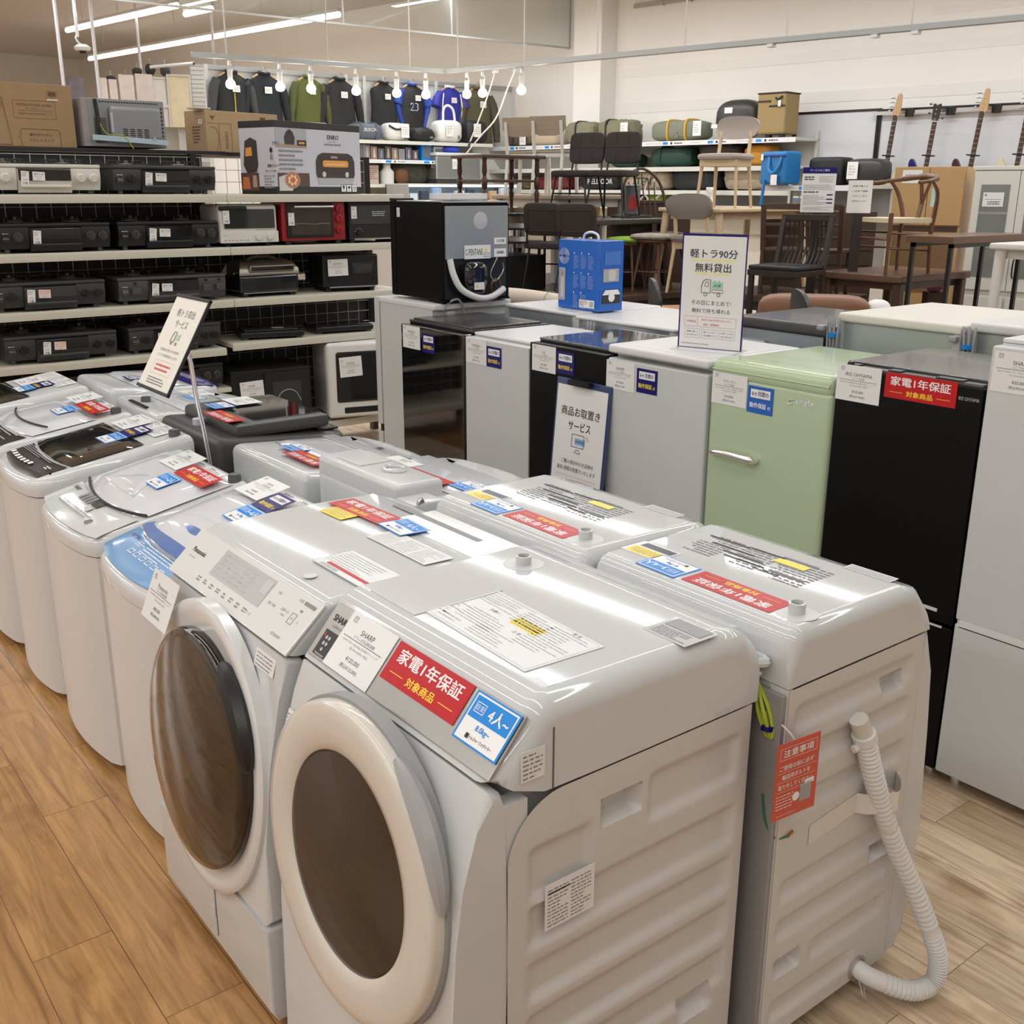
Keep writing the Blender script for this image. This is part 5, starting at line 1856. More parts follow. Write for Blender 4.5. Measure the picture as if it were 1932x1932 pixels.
for x in (-.15, .15):
    b = MB(); b.bx(x - .015, x + .015, .02, .28, 0, .03, BLACK)
    part('foot', b, t)
part('price_card', None, t, FR((-.09, -.012, .155), (1, 0, .02), (-.02, 0, 1)), mesh=st_card('BALMUDA', 'スチームトースター', 'K11A-BK 2022年製', '¥12,700', '(税込¥13,970)', .135, .105))
# fourth shelf: flat hobs
for i, (lb, x, rz) in enumerate((('black table hob with a ticket and its cable on top, fourth shelf', 2.92, -14), ('black glass induction hob at the right end of the fourth shelf', 3.42, -8))):
    t = thing('induction_hob', lb, 'hob', (x, YG + .16, .786), R_(rz))
    b = MB(); b.bx(-.20, .20, -.13, .14, .012, .048, BLACK, .010, 3)
    part('body', b, t)
    b = MB()
    if i:
        b.bx(-.19, .19, -.10, .13, .048, .054, BLACKG, .002)
    else:
        b.bx(-.17, .17, -.09, .12, .048, .056, CHAR, .004); b.bx(.02, .08, -.08, .04, .056, .058, GR1)
    part('top_plate', b, t)
    for fx in (-.17, .17):
        b = MB(); b.bx(fx - .02, fx + .02, -.11, .12, 0, .013, RUBBER)
        part('foot', b, t)
    if not i:
        part('price_ticket', None, t, FR((.05, -.03, .0595), (.3, 1, 0), (-1, .3, 0)), mesh=st_tall())
        b = MB(); b.tube([(-.12, .05, .062), (-.06, .09, .064), (-.02, .05, .066), (-.08, .02, .066), (-.13, .06, .07), (-.05, .10, .07)], .006, BLACK, 6, smooth=4)
        part('power_cord', b, t)
# bottom shelf
t = thing('microwave_oven', 'black oven with a round-topped window and white card, beside the white dishwasher', 'microwave oven', (2.83, YG - .03, .221), R_(-6))
b = MB(); b.bx(-.26, .26, 0, .42, .015, .39, BLACK, .008)
b.lathe([(.07, .391), (.07, .394), (.06, .395)], BLACK, 24, Matrix.Translation((-.02, .22, 0)))
part('body', b, t)
b = MB(); b.bx(-.05, .25, -.012, .004, .03, .37, GLOSSK, .004); b.bx(.0, .19, -.014, -.008, .06, .31, mat('oven_window', (.03, .033, .034), .08), .004)
b.tube([(.02, -.016, .18), (.05, -.016, .235), (.10, -.016, .255), (.15, -.016, .235), (.18, -.016, .18)], .004, mat('turntable_rim', (.25, .25, .24), .3), 6, smooth=4)
part('oven_door', b, t)
part('price_card', None, t, FR((-.13, -.003, .27), (1, 0, .05), (-.05, 0, 1)), mesh=st_card('SHARP', 'オーブンレンジ', 'RE-WF182 2023年製', '¥13,000', '(税込¥14,300)', .15, .11))
t = thing('dishwasher', 'white compact dishwasher with rounded black window, on the bottom shelf', 'dishwasher', (3.44, YG - .06, .221), R_(-14))
DWW = mat('dishwasher_white', (.74, .735, .72), .22, coat=.3)
b = MB(); b.bx(-.22, .22, .0, .40, .02, .515, DWW, .035, 4); b.bx(-.22, .22, -.03, .02, .02, .515, DWW, .035, 4)
b.bx(-.222, -.216, .16, .24, .36, .40, GREYW, .006)
part('body', b, t)
b = MB(); b.bx(-.165, .185, -.038, .0, .12, .46, GLOSSK, .05, 5)
part('door', b, t)
b = MB(); b.bx(-.12, .14, -.033, .0, .045, .095, BLACK, .012, 3)
part('base_vent', b, t)
part('price_card', None, t, FR((-.065, -.0395, .36), (1, 0, .05), (-.05, 0, 1)), mesh=st_card('SoloMate', '食器洗い乾燥機', 'AX-S7 2023年製', '¥20,000', '(税込¥22,000)', .15, .13))

# cartons and a bare microwave on the top board (z = 1.915)
CARD = mat('cardboard_brown', (.33, .215, .11), .75, var=.08, bscale=14)
CARDL = mat('cardboard_light', (.42, .29, .16), .75, var=.08, bscale=14)
CPR = mat('carton_print', (.13, .07, .035), .8)
c = thing('carton', 'large brown carton with printed microwave oven lettering, top left corner of the shelves', 'box', (1.62, 6.62, 1.915), R_(3))
b = MB(); b.bx(-.40, .335, 0, .34, 0, .335, CARD, .004)
part('box', b, c)
b = MB(); M = FR((0, -.0012, 0), (1, 0, 0), (0, 0, 1))
b.frame(.005, .235, .150, .245, .0016, CPR, 0, M)
b.text('MICROWAVE OVEN', .013, CPR, M, x=.12, y=.222, w=.19)
b.text('オーブンレンジ', .009, CPR, M, x=.12, y=.203, w=.10); b.rule(.025, .215, .192, .0016, CPR, 0, M)
b.text('YRJ-F182TV(W)', .012, CPR, M, x=.10, y=.174, w=.14); b.frame(.172, .215, .167, .183, .001, CPR, 0, M)
b.tube([(x, y, 0) for x, y in [(.03, .0), (.03, .04), (.015, .05), (.03, .06), (.03, .085), (.04, .095), (.235, .095), (.245, .085), (.245, .0)]], .0012, CPR, 4, M)
b.text('庫内がひろい', .016, CPR, M, x=.14, y=.065, w=.13, bold=.01); b.text('フラットタイプ', .016, CPR, M, x=.14, y=.035, w=.135, bold=.01)
b.frame(.19, .255, .260, .300, .001, CPR, 0, M); b.rect(.202, .245, .272, .295, CPR, .0003, M); b.rect(.193, .255, .251, .257, WINK, .0003, M)
b.tube([(x, y, 0) for x, y in [(-.3, .255), (-.05, .255), (-.02, .01), (-.3, .01)]], .0016, CPR, 4, M)
b.frame(-.12, -.055, .205, .235, .0016, CPR, 0, M)
part('print', b, c)
m = thing('microwave_oven', 'bare grey microwave with its ribbed back to us, between the two brown cartons', 'microwave oven', (2.225, 6.62, 1.915), R_(2))
MG = mat('microwave_grey', (.27, .275, .28), .4, metal=.4)
b = MB(); b.bx(-.235, .255, 0, .34, .01, .275, mat('microwave_side', (.30, .27, .27), .45), .004)
b.bx(-.20, .255, -.004, .01, .01, .275, MG, .006)
for k in range(22):
    b.bx(-.13 + k*.016, -.12 + k*.016, -.006, -.003, .255, .261, BLACK)
for k in range(9):
    b.bx(.232, .24, -.006, -.003, .05 + k*.022, .062 + k*.022, BLACK)
part('cabinet', b, m)
b = MB(); b.bx(-.085, .218, -.045, .0, .045, .235, MG, .03, 4)
for c_ in range(4):
    for r_ in range(5):
        b.bx(-.02 + c_*.042, .008 + c_*.042, -.047, -.043, .062 + r_*.011, .067 + r_*.011, BLACK)
for x in (-.04, .165):
    b.cyl((x, -.05, .06), (x, -.044, .06), .008, CHROME, n=10)
b.bx(-.084, -.06, -.043, -.03, .09, .20, mat('silver_label', (.45, .47, .5), .35))
part('rear_housing', b, m)
b = MB(); b.bx(-.17, -.10, -.006, -.003, .03, .17, mat('mesh_dark', (.10, .10, .08), .6))
for k in range(9):
    b.bar((-.165, -.007, .04 + k*.016), (-.105, -.007, .03 + k*.016), .003, .002, MG)
part('vent', b, m)
b = MB(); b.tube([(-.155, -.01, .27), (-.15, -.015, .18), (-.155, -.025, .10), (-.14, -.02, .05)], .010, BLACK, 6, smooth=4)
b.tube([(-.15, -.02, .15), (-.11, -.03, .08), (-.02, -.05, .07), (.03, -.05, .0)], .003, YGREEN, 6, smooth=4)
part('power_cord', b, m)
b = MB(); b.grid(lambda u, v: (-.20 + .45*u, -.052 + .02*abs(u - .5), .045 + .03*v - .02*u), 8, 2, mat('packing_tape', (.42, .55, .62), .2, coat=.3), thick=.0006, nrm=(0, -1, 0))
part('tape', b, m, label='bluish packing tape')
c = thing('carton', 'plain brown carton with a bull head mark, behind the printed oven carton', 'box', (2.79, 6.76, 1.915), R_(14))
b = MB(); b.bx(0, .58, 0, .22, 0, .25, CARDL, .004)
b.box((.0, .06, .26), (.11, .10, .012), mat('packing_tape_clear', (.55, .47, .36), .25), .003)
part('box', b, c)
b = MB(); M = FR((0, -.0012, 0), (1, 0, 0), (0, 0, 1))
b.prism([(.035, .222), (.048, .214), (.053, .218), (.058, .214), (.071, .222), (.066, .208), (.058, .205), (.056, .194), (.050, .194), (.048, .205), (.040, .208)], 0, .0006, CPR, M)
b.tube([(x, y, 0) for x, y in [(.02, .175), (.10, .175), (.10, 0)]], .001, CPR, 4, M)
b.tube([(x, y, 0) for x, y in [(.03, .15), (.07, .15), (.09, .12), (.09, .04), (.07, .01)]], .001, CPR, 4, M)
b.tube([(x, y, 0) for x, y in [(.11, .175), (.19, .175), (.195, .165), (.195, 0)]], .001, CPR, 4, M)
b.text('DESIGN', .022, CPR, M @ FR((.155, .075, 0), (0, -1, 0), (1, 0, 0)), w=.10)
b.rect(.43, .475, .19, .225, CPR, 0, M); b.rect(.42, .49, .168, .176, WINK, 0, M)
part('print', b, c)
b = MB(); M = FR((-.0012, .11, 0), (0, -1, 0), (0, 0, 1))
b.fine(-.03, .05, .05, .16, 6, CPR, 0, M); b.rect(.04, .075, .17, .195, WINK, .0004, M); b.rect(.05, .065, .176, .19, INKG, .0008, M)
part('side_print', b, c)
m = thing('microwave_oven', 'white oven only showing its slotted top edge behind the printed oven carton', 'microwave oven', (3.46, 6.93, 1.915), R_(6))
b = MB(); b.bx(-.26, .30, 0, .30, 0, .215, FW, .008); b.bx(-.26, -.2, -.01, .02, .17, .20, BLACK, .003)
for k in range(6):
    b.bx(-.11 + k*.05, -.08 + k*.05, -.003, .002, .185, .191, BLACK)
part('cabinet', b, m)
# printed oven carton, corner towards us
c = thing('carton', 'black and white printed oven carton with a pizza picture, corner forward on the top shelf', 'box', (2.965, 6.165, 1.661), R_(19))
BXW = mat('carton_white', (.56, .56, .62), .35)
BXK = mat('carton_black', (.022, .018, .018), .4)
L_, D_, H_ = .775, .30, .425
b = MB(); b.bx(0, L_, 0, D_, 0, H_, BXW, .003)
b.bx(-.001, L_ + .001, -.001, D_ + .001, H_ - .040, H_ + .001, BXK, .002)
b.bx(-.001, L_ + .001, -.001, D_ + .001, -.0, .045, BXK, .002)
part('box', b, c)
M = FR((0, -.0022, 0), (1, 0, 0), (0, 0, 1))
PA, PB, PC = mat('print_photo_a', (.4, .42, .45), .4), mat('print_photo_b', (.62, .58, .56), .4), mat('print_photo_c', (.42, .28, .2), .4)
ORG = mat('print_orange', (.75, .33, .07), .4)
b = MB()
b.rect(.01, .275, .275, .383, PA, 0, M); b.rect(.01, .275, .275, .292, PC, .0006, M)
b.prism([(.085, .29), (.165, .29), (.172, .33), (.155, .365), (.135, .375), (.12, .375), (.10, .365), (.08, .33)], .0006, .001, mat('print_dark', (.05, .035, .035), .5), M)
b.lathe([(.016, .0006), (.016, .001)], PC, 14, M @ Matrix.Translation((.128, .37, 0)))
b.rect(.19, .27, .285, .318, BXK, .0008, M); b.rect(.205, .255, .295, .308, ORG, .0012, M)
for i in range(5):
    b.fine(.03, .24, .245 - i*.026, .260 - i*.026, 1, INKG, 0, M, .8)
b.rect(.012, .285, .0, .12, BXK, .0004, M)
b.rect(.012, .285, .045, .125, mat('print_brown', (.10, .06, .055), .4), .0006, M)
b.prism([(.02, .02), (.13, .02), (.18, .09), (.14, .13), (.02, .10)], .0008, .0012, PB, M)
b.lathe([(.066, .0014), (.066, .0018)], PC, 28, M @ Matrix.Translation((.135, .083, 0)), sy=.75)
b.lathe([(.054, .002), (.054, .0024)], mat('print_pizza', (.55, .16, .06), .4), 28, M @ Matrix.Translation((.135, .083, 0)), sy=.75)
for i in range(7):
    a = i*.9
    b.lathe([(.011, .0026), (.011, .003)], mat('print_cheese', (.78, .62, .40), .4), 10, M @ Matrix.Translation((.135 + .032*math.cos(a), .083 + .024*math.sin(a), 0)))
b.text('ENRO', .026, INK, M, x=.515, y=.345, w=.105, bold=.01); b.text('ELECTRIC', .008, INKG, M, x=.51, y=.318, w=.06); b.text('KAMAYAKI MASTER', .012, INK, M, x=.51, y=.300, w=.155)
b.prism([(.36, .10), (.70, .10), (.71, .12), (.71, .20), (.69, .235), (.65, .25), (.41, .25), (.37, .235), (.35, .20), (.35, .12)], .0004, .0012, mat('print_dark', (.05, .035, .035), .5), M)
b.prism([(.37, .06), (.69, .06), (.70, .095), (.36, .095)], .0003, .0004, PA, M)
b.text('ENRO', .014, WINK, M, x=.52, y=.225, z=.0016, w=.06)
b.prism([(.42, .165), (.64, .165), (.65, .175), (.65, .195), (.64, .205), (.42, .205), (.41, .195), (.41, .175)], .0014, .0018, ORG, M)
b.rect(.44, .62, .178, .184, mat('print_cheese', (.78, .62, .4), .4), .0022, M)
for x in (.42, .635):
    b.lathe([(.017, .0014), (.017, .0018)], PB, 18, M @ Matrix.Translation((x, .12, 0)))
for k in range(3):
    x = .575 + k*.052
    b.rect(x, x + .046, .012, .058, WINK, .0008, M); b.frame(x, x + .046, .012, .058, .002, INK, .0012, M)
    if k == 0:
        b.prism([(x + .012, .052), (x + .034, .052), (x + .03, .034), (x + .025, .032), (x + .025, .02), (x + .031, .018), (x + .015, .018), (x + .021, .02), (x + .021, .032), (x + .016, .034)], .0014, .0016, INK, M)
    elif k == 1:
        b.prism([(x + .008, .036), (x + .014, .046), (x + .023, .05), (x + .032, .046), (x + .038, .036), (x + .025, .036), (x + .025, .018), (x + .021, .018), (x + .021, .036)], .0014, .0016, INK, M)
    else:
        for q in (.012, .026):
            b.prism([(x + q, .04), (x + q + .005, .05), (x + q + .010, .04), (x + q + .007, .04), (x + q + .007, .018), (x + q + .003, .018), (x + q + .003, .04)], .0014, .0016, INK, M)
part('print', b, c)
M = FR((-.0022, D_, 0), (0, -1, 0), (0, 0, 1))
b = MB()
b.prism([(.03, .17), (.05, .31), (.10, .33), (.15, .31), (.155, .17), (.14, .13), (.06, .12)], 0, .0006, mat('print_dark', (.05, .035, .035), .5), M)
b.prism([(.05, .22), (.055, .27), (.105, .275), (.11, .225)], .0008, .0012, ORG, M)
b.text('ENRO', .018, INK, M, x=.315, y=.295, w=.055)
b.lathe([(.012, 0), (.012, .0004)], INK, 14, M @ Matrix.Translation((.27, .255, 0)), sy=1.3); b.prism([(.258, .20), (.282, .20), (.275, .235), (.265, .235)], 0, .0004, INKG, M)
b.text('窯焼マスター', .018, INK, M, x=.285, y=.165, w=.10, bold=.02); b.text('自宅のキッチンで窯焼ピッツァ', .014, INK, M, x=.275, y=.135, w=.125)
b.fine(.20, .29, .03, .115, 5, INKG, 0, M)
b.rect(.0, .155, .0 + .02, .125, mat('print_brown', (.10, .06, .055), .4), .0004, M)
b.prism([(.01, .03), (.08, .03), (.07, .10), (.02, .10)], .0006, .001, mat('print_pizza', (.55, .16, .06), .4), M); b.prism([(.10, .04), (.14, .04), (.135, .11), (.105, .11)], .0006, .001, PC, M)
part('side_print', b, c)

# grey crates on the far side, glimpsed through the wire
CR = mat('crate_grey', (.22, .23, .24), .5)
for i, (x, w_, z0, h_, lb) in enumerate(((2.85, .34, .80, .13, 'grey plastic crate glimpsed through the wire, left of the larger one'), (3.35, .46, .80, .19, 'larger grey slotted crate glimpsed through the wire'))):
    t = thing('crate', lb, 'crate', (x, 6.86, z0), R_(-4), 'crates behind the wire')
    b = MB(); b.bx(-w_/2, w_/2, -.14, .14, 0, .01, CR)
    for sx in (-1, 1):
        b.bx(sx*w_/2 - .006, sx*w_/2 + .006, -.14, .14, 0, h_, CR, .002)
    for sy in (-1, 1):
        b.bx(-w_/2, w_/2, sy*.14 - .006, sy*.14 + .006, 0, h_*.35, CR, .002); b.bx(-w_/2, w_/2, sy*.14 - .006, sy*.14 + .006, h_*.8, h_, CR, .002)
        for k in range(7):
            x0 = -w_/2 + w_*k/7
            b.bx(x0, x0 + w_*.05, sy*.14 - .005, sy*.14 + .005, h_*.3, h_*.85, CR)
    part('basket', b, t)
# tilted service sign on a steel stand between the two rows of washers
ts = thing('stand_sign', 'cream sign tilted back on a thin steel stand above the far washers', 'sign', (1.335, 3.41, 0), 0)
SM = FR((1.206 - 1.335, 3.322 - 3.41, 1.222), (0, -1, 0), (.50, 0, .868))
b = MB(); b.bx(-.135, .135, -.162, .162, -.004, 0, PAPERW); b.bx(-.137, .137, -.166, -.155, -.007, .004, BLACKM, .002); b.bx(-.137, .137, .155, .166, -.007, .004, BLACKM, .002); b.bx(.128, .137, -.162, .162, -.006, .003, BLACKM, .001)
part('board', b, ts, SM)
b = MB(); z = .001
b.text('軽トラ貸出', .026, INKG, x=0, y=.105, z=z, w=.145); b.text('サービス', .026, INKG, x=0, y=.068, z=z, w=.10)
b.tube([(x, y, z) for x, y in [(-.03, .005), (-.03, .022), (-.022, .04), (-.004, .04), (-.004, .005)]], .0012, INKG, 4, closed=True)
b.prism([(0, .014), (.032, .014), (.032, .036), (.016, .030), (0, .036)], z, z + .0003, mat('lorry_green2', (.50, .62, .45), .5))
for x in (-.018, .02):
    b.tube([(x + .005*math.cos(q*math.pi/5), .001 + .005*math.sin(q*math.pi/5), z) for q in range(10)], .001, INKG, 4, closed=True)
b.text('大型商品をお買上げのお客様に', .010, INKG, x=0, y=-.025, z=z, w=.16); b.text('トラックを無料貸出いたします', .010, INKG, x=0, y=-.044, z=z, w=.16)
b.frame(-.08, .08, -.108, -.062, .0007, REDI, z); b.fine(-.06, .06, -.10, -.07, 2, REDI, z); b.fine(-.08, .06, -.145, -.118, 3, INKG, z)
part('print', b, ts, SM)
b = MB(); b.tube([(-.125, -.125, 1.18), (-.105, -.115, 1.195), (-.085, -.105, 1.175), (-.06, -.07, 1.03), (-.025, -.03, .88), (0, 0, .65), (0, 0, .02)], .0075, CHROME, 10, smooth=6)
b.bx(-.10, .10, -.006, .006, 0, .012, CHROME); b.bx(-.006, .006, -.10, .10, 0, .012, CHROME)
part('stand', b, ts)
# ---------------------------------------------------------------- second-hand furniture stacked behind the refrigerators
WALN = wood('walnut_dark', (.050, .028, .020), (.095, .052, .034), .35, 12, 0)
WALM = wood('walnut_mid', (.10, .055, .038), (.17, .095, .06), .3, 12, 0)
WENG = wood('wenge', (.020, .014, .012), (.036, .026, .021), .35, 12, 2)
ASH = wood('light_ash', (.58, .43, .26), (.68, .52, .34), .4, 10, 2)
OAKG = wood('grey_oak', (.30, .235, .165), (.40, .325, .24), .45, 12, 0)
HONEY = wood('honey_wood', (.38, .18, .06), (.48, .25, .09), .35, 10, 2)
TANW = wood('tan_veneer', (.46, .28, .12), (.52, .33, .15), .45, 7, 2)
MAHO = wood('mahogany', (.040, .014, .010), (.075, .026, .018), .3, 12, 2)
TEAK = wood('teak_brown', (.105, .042, .020), (.16, .07, .035), .3, 12, 2)
BRNF = mat('brown_upholstery', (.034, .026, .023), .75, bump=.3, bscale=300)
BEIF = mat('beige_upholstery', (.42, .36, .32), .85, bump=.3, bscale=300)
TAUF = mat('taupe_upholstery', (.24, .21, .185), .85, bump=.3, bscale=300)
PWHT = mat('painted_white', (.68, .67, .62), .4)
CORDP = mat('paper_cord', (.66, .57, .40), .7)
LEATH = mat('black_leather', (.012, .014, .016), .35)

def leg(root, a, b_, r0, r1, mt, nm='leg', sq=False):
    b = MB()
    if sq:
        b.bar(a, b_, r0*2, r0*2, mt)
    else:
        b.cyl(a, b_, r0, mt, rb=r1, n=10)
    part(nm, b, root)

def padded_chair(label, loc, rz, k, group):
    g = thing('dining_chair', label, 'chair', loc, rz, group)
    g.scale = (k, k, k)
    b = MB(); b.sup((0, -.01, .455), (.235, .235, .035), BRNF, .35, 24, 8)
    part('seat', b, g)
    b = MB()
    M = FR((0, .225, .72), (1, 0, 0), (0, .14, .99))
    b.sup((0, 0, 0), (.21, .165, .028), BRNF, .35, 28, 8, M)
    for x in (-.07, .07):
        b.tube([(x, -.15, .0275), (x, .15, .0275)], .0025, BLACKM, 5, M)
    b.tube([(-.20, 0, .0285), (.20, 0, .0285)], .0025, BLACKM, 5, M)
    b.tube([(x, y, -.028) for x, y in ((-.15, -.11), (.15, -.11), (.16, .0), (.15, .10), (-.15, .10), (-.16, 0))], .006, BRNF, 6, M, closed=True)
    part('backrest', b, g)
    for sx in (-1, 1):
        leg(g, (sx*.17, -.17, .44), (sx*.225, -.235, 0), .013, .009, BLACK)
        leg(g, (sx*.17, .15, .44), (sx*.215, .24, 0), .013, .009, BLACK)
        b = MB(); b.tube([(sx*.17, .12, .43), (sx*.18, .20, .46), (sx*.17, .235, .62)], .011, BLACK, 8, smooth=4)
        part('back_support', b, g)
    b = MB(); b.cyl((-.20, -.2, .25), (.20, -.2, .25), .008, BLACK, n=8)
    part('stretcher', b, g)
    return g

def s_z(u, v):
    e = max(0., 1 - abs(2*u - 1)**3.2)**.55
    return .735 + (.21*v - .105)*(.30 + .70*e)
def pad_wood_chair(label, loc, rz, k, group, fab, wd):
    g = thing('dining_chair', label, 'chair', loc, rz, group)
    g.scale = (k, k, k)
    b = MB(); b.sup((0, -.01, .465), (.235, .225, .032), fab, .45, 26, 8)
    part('seat', b, g)
    b = MB(); b.bx(-.19, .19, -.19, -.165, .375, .44, wd, .004); b.bx(-.19, .19, .14, .165, .375, .44, wd, .004); b.bx(-.19, -.165, -.18, .15, .375, .44, wd, .004); b.bx(.165, .19, -.18, .15, .375, .44, wd, .004)
    part('seat_frame', b, g)
    b = MB(); b.grid(lambda u, v: (-.215 + .43*u, .215 - .055*math.cos((u - .5)*2.6) + .03*v + .012*math.sin(math.pi*v), s_z(u, v)), 18, 10, fab, thick=.035, nrm=(0, -1, 0))
    part('backrest', b, g)
    for sx in (-1, 1):
        leg(g, (sx*.17, -.16, .43), (sx*.20, -.19, 0), .019, .013, wd)
        leg(g, (sx*.165, .15, .43), (sx*.195, .21, 0), .019, .013, wd)
        b = MB(); b.bar((sx*.155, .15, .42), (sx*.15, .205, .70), .03, .022, wd)
        part('back_support', b, g)
    return g

def table(label, name, loc, rz, lx, ly, h, th, top, legm, lt=.05, splay=0., apron=.07, cat='table', square=True, group=None, inset=.05):
    g = thing(name, label, cat, loc, rz, group)
    b = MB(); b.bx(0, lx, 0, ly, h - th, h, top, min(.012, th*.3), 3)
    part('tabletop', b, g)
    if apron:
        b = MB()
        i = inset + lt*.2
        b.bx(i, lx - i, i, i + .02, h - th - apron, h - th, legm); b.bx(i, lx - i, ly - i - .02, ly - i, h - th - apron, h - th, legm)
        b.bx(i, i + .02, i, ly - i, h - th - apron, h - th, legm); b.bx(lx - i - .02, lx - i, i, ly - i, h - th - apron, h - th, legm)
        part('apron', b, g)
    for x, sx in ((inset, -1), (lx - inset, 1)):
        for y, sy in ((inset, -1), (ly - inset, 1)):
            b = MB()
            if square:
                b.bar((x, y, h - th), (x + sx*splay, y + sy*splay, 0), lt, lt, legm)
            else:
                b.cyl((x, y, h - th), (x + sx*splay, y + sy*splay, 0), lt*.6, legm, rb=lt*.4, n=12)
            part('leg', b, g)
    return g
# low dark tables that carry the upper furniture
table('dark dining table under the white legged table, mostly hidden', 'dining_table', (4.75, 6.76, 0), 0, 1.90, 1.0, .945, .05, WALN, WENG, .07)
table('long dark dining table under the brown padded chairs, mostly hidden', 'dining_table', (4.75, 5.76, 0), 0, 1.90, .99, .945, .05, WALN, WENG, .07)
table('dark dining table under the light wood set, mostly hidden', 'dining_table', (6.32, 4.74, 0), 0, .76, 1.0, .945, .05, WALN, WENG, .07)
TB = table('thick dark grey table carrying two brown padded chairs, two more tucked under it', 'dining_table', (5.60, 6.19, .946), 0, .80, 1.02, .530, .045, mat('table_dark_grey', (.060, .056, .052), .3, var=.2, bscale=20), DKMETAL, .045, .04, .0)
PG = 'brown padded chairs around the dark grey table'
padded_chair('brown tufted chair on top of the dark grey table, left of the pair', (5.80, 6.64, 1.477), R_(-68), .74, PG)
padded_chair('brown tufted chair on top of the dark grey table, right of the pair', (5.92, 6.35, 1.477), R_(-68), .74, PG)
padded_chair('brown padded chair tucked under the dark grey table, at its left end', (5.34, 6.42, .946), R_(122), .74, PG)
padded_chair('brown padded chair tucked under the dark grey table, half behind the blue carton', (5.40, 6.11, .946), R_(122), .74, PG)
table('light wood table with rounded top, a beige chair standing on it', 'dining_table', (6.13, 5.42, .946), 0, 1.06, .64, .615, .028, ASH, ASH, .05, .05, .055, square=False)
LG = 'light wood chairs with beige padding'
pad_wood_chair('beige padded light wood chair standing on the light wood table', (6.47, 5.69, 1.562), R_(-72), .80, LG, BEIF, ASH)
pad_wood_chair('taupe padded light wood chair beside the light wood table, its curved back to us', (6.13, 5.60, .946), R_(105), .86, LG, TAUF, ASH)

# two-tier table with turned legs
t = thing('side_table', 'dark mahogany two tier table with turned legs, above the small black refrigerator', 'table', (4.80, 6.55, 1.519), 0)
b = MB(); b.bx(0, .60, 0, .42, .395, .42, WALN, .006)
part('tabletop', b, t)
b = MB(); b.bx(.04, .56, .04, .38, .225, .243, WALN, .004)
part('shelf_board', b, t)
for x in (.05, .55):
    for y in (.05, .37):
        b = MB(); b.lathe([(.018, 0), (.014, .02), (.016, .10), (.022, .14), (.012, .17), (.022, .19), (.022, .25), (.012, .265), (.020, .30), (.016, .37), (.020, .395)], MAHO, 14, Matrix.Translation((x, y, 0)))
        part('leg', b, t)
t = thing('rack', 'black rack below the turned leg table, right of the small black refrigerator', 'rack', (4.80, 6.54, .946), 0)
b = MB(); b.bx(-.02, .64, -.01, .42, .552, .571, BLACK); b.bx(0, .60, 0, .40, 0, .26, BLACK, .004)
for z in (.45, .35):
    b.bx(0, .60, 0, .40, z, z + .012, BLACK)
for x in (0, .585):
    b.bx(x, x + .015, 0, .015, 0, .56, BLACK); b.bx(x, x + .015, .385, .40, 0, .56, BLACK)
part('frame', b, t)
for i, (x, z, w_) in enumerate(((.36, .463, .05), (.45, .463, .10), (.36, .363, .05))):
    b = MB(); b.bx(x, x + w_, .01, .2, z, z + .035, PAPER if i else GREYW)
    part('paper_stack', b, t)
# white table with wooden-backed chairs
table('white legged table with grey oak top, behind the brown padded chairs', 'dining_table', (5.70, 6.80, .946), 0, .84, .86, .705, .04, OAKG, PWHT, .05, 0, .06)
WG = 'white chairs with grey oak backs'
def oak_back_chair(label, loc, rz, k):
    g = thing('dining_chair', label, 'chair', loc, rz, WG)
    g.scale = (k, k, k)
    b = MB(); b.bx(-.20, .20, -.20, .20, .43, .452, OAKG, .006)
    part('seat', b, g)
    b = MB(); b.bx(-.19, .19, -.19, .19, .385, .43, PWHT, .004)
    part('seat_frame', b, g)
    M = FR((0, .232, .70), (1, 0, 0), (0, .14, .99))
    b = MB()
    b.prism([(-.205, .10), (-.205, -.02), (-.17, -.075), (-.09, -.10), (.09, -.10), (.17, -.075), (.205, -.02), (.205, .10)], -.008, .008, OAKG, M)
    part('backrest', b, g)
    for sx in (-1, 1):
        leg(g, (sx*.175, -.175, .43), (sx*.185, -.19, 0), .017, .013, PWHT, sq=True)
        b = MB(); b.bar((sx*.16, .26, 0), (sx*.16, .20, .42), .032, .03, PWHT); b.bar((sx*.16, .20, .40), (sx*.16, .262, .75), .032, .024, PWHT)
        part('rear_leg', b, g)
    return g
oak_back_chair('white chair with grey oak back on the oak table, left of the two', (5.87, 7.36, 1.652), R_(118), .76)
oak_back_chair('white chair with grey oak back on the oak table, right of the two', (5.92, 7.06, 1.652), R_(118), .76)
oak_back_chair('white chair with grey oak back pushed under the oak table, behind the black rack', (5.52, 7.05, .946), R_(118), .76)
t = thing('crate', 'yellow printed box standing under the white legged table', 'box', (6.28, 7.12, 1.42), R_(10))
b = MB(); b.bx(-.15, .15, -.08, .08, 0, .16, mat('box_yellow', (.80, .52, .02), .4), .004); b.bx(-.155, .02, -.085, -.08, .01, .15, mat('box_yellow_pale', (.85, .70, .32), .4))
part('box', b, t)
b = MB(); b.lathe([(.016, 0), (.016, .001)], PC, 16, FR((.09, -.0835, .06), (1, 0, 0), (0, 0, 1))); b.lathe([(.008, 0), (.008, .001)], PC, 10, FR((.075, -.0835, .08), (1, 0, 0), (0, 0, 1))); b.lathe([(.008, 0), (.008, .001)], PC, 10, FR((.105, -.0835, .08), (1, 0, 0), (0, 0, 1))); b.prism([(.065, .01), (.115, .01), (.105, .045), (.075, .045)], 0, .001, PC, FR((0, -.0835, 0), (1, 0, 0), (0, 0, 1)))
part('print', b, t)
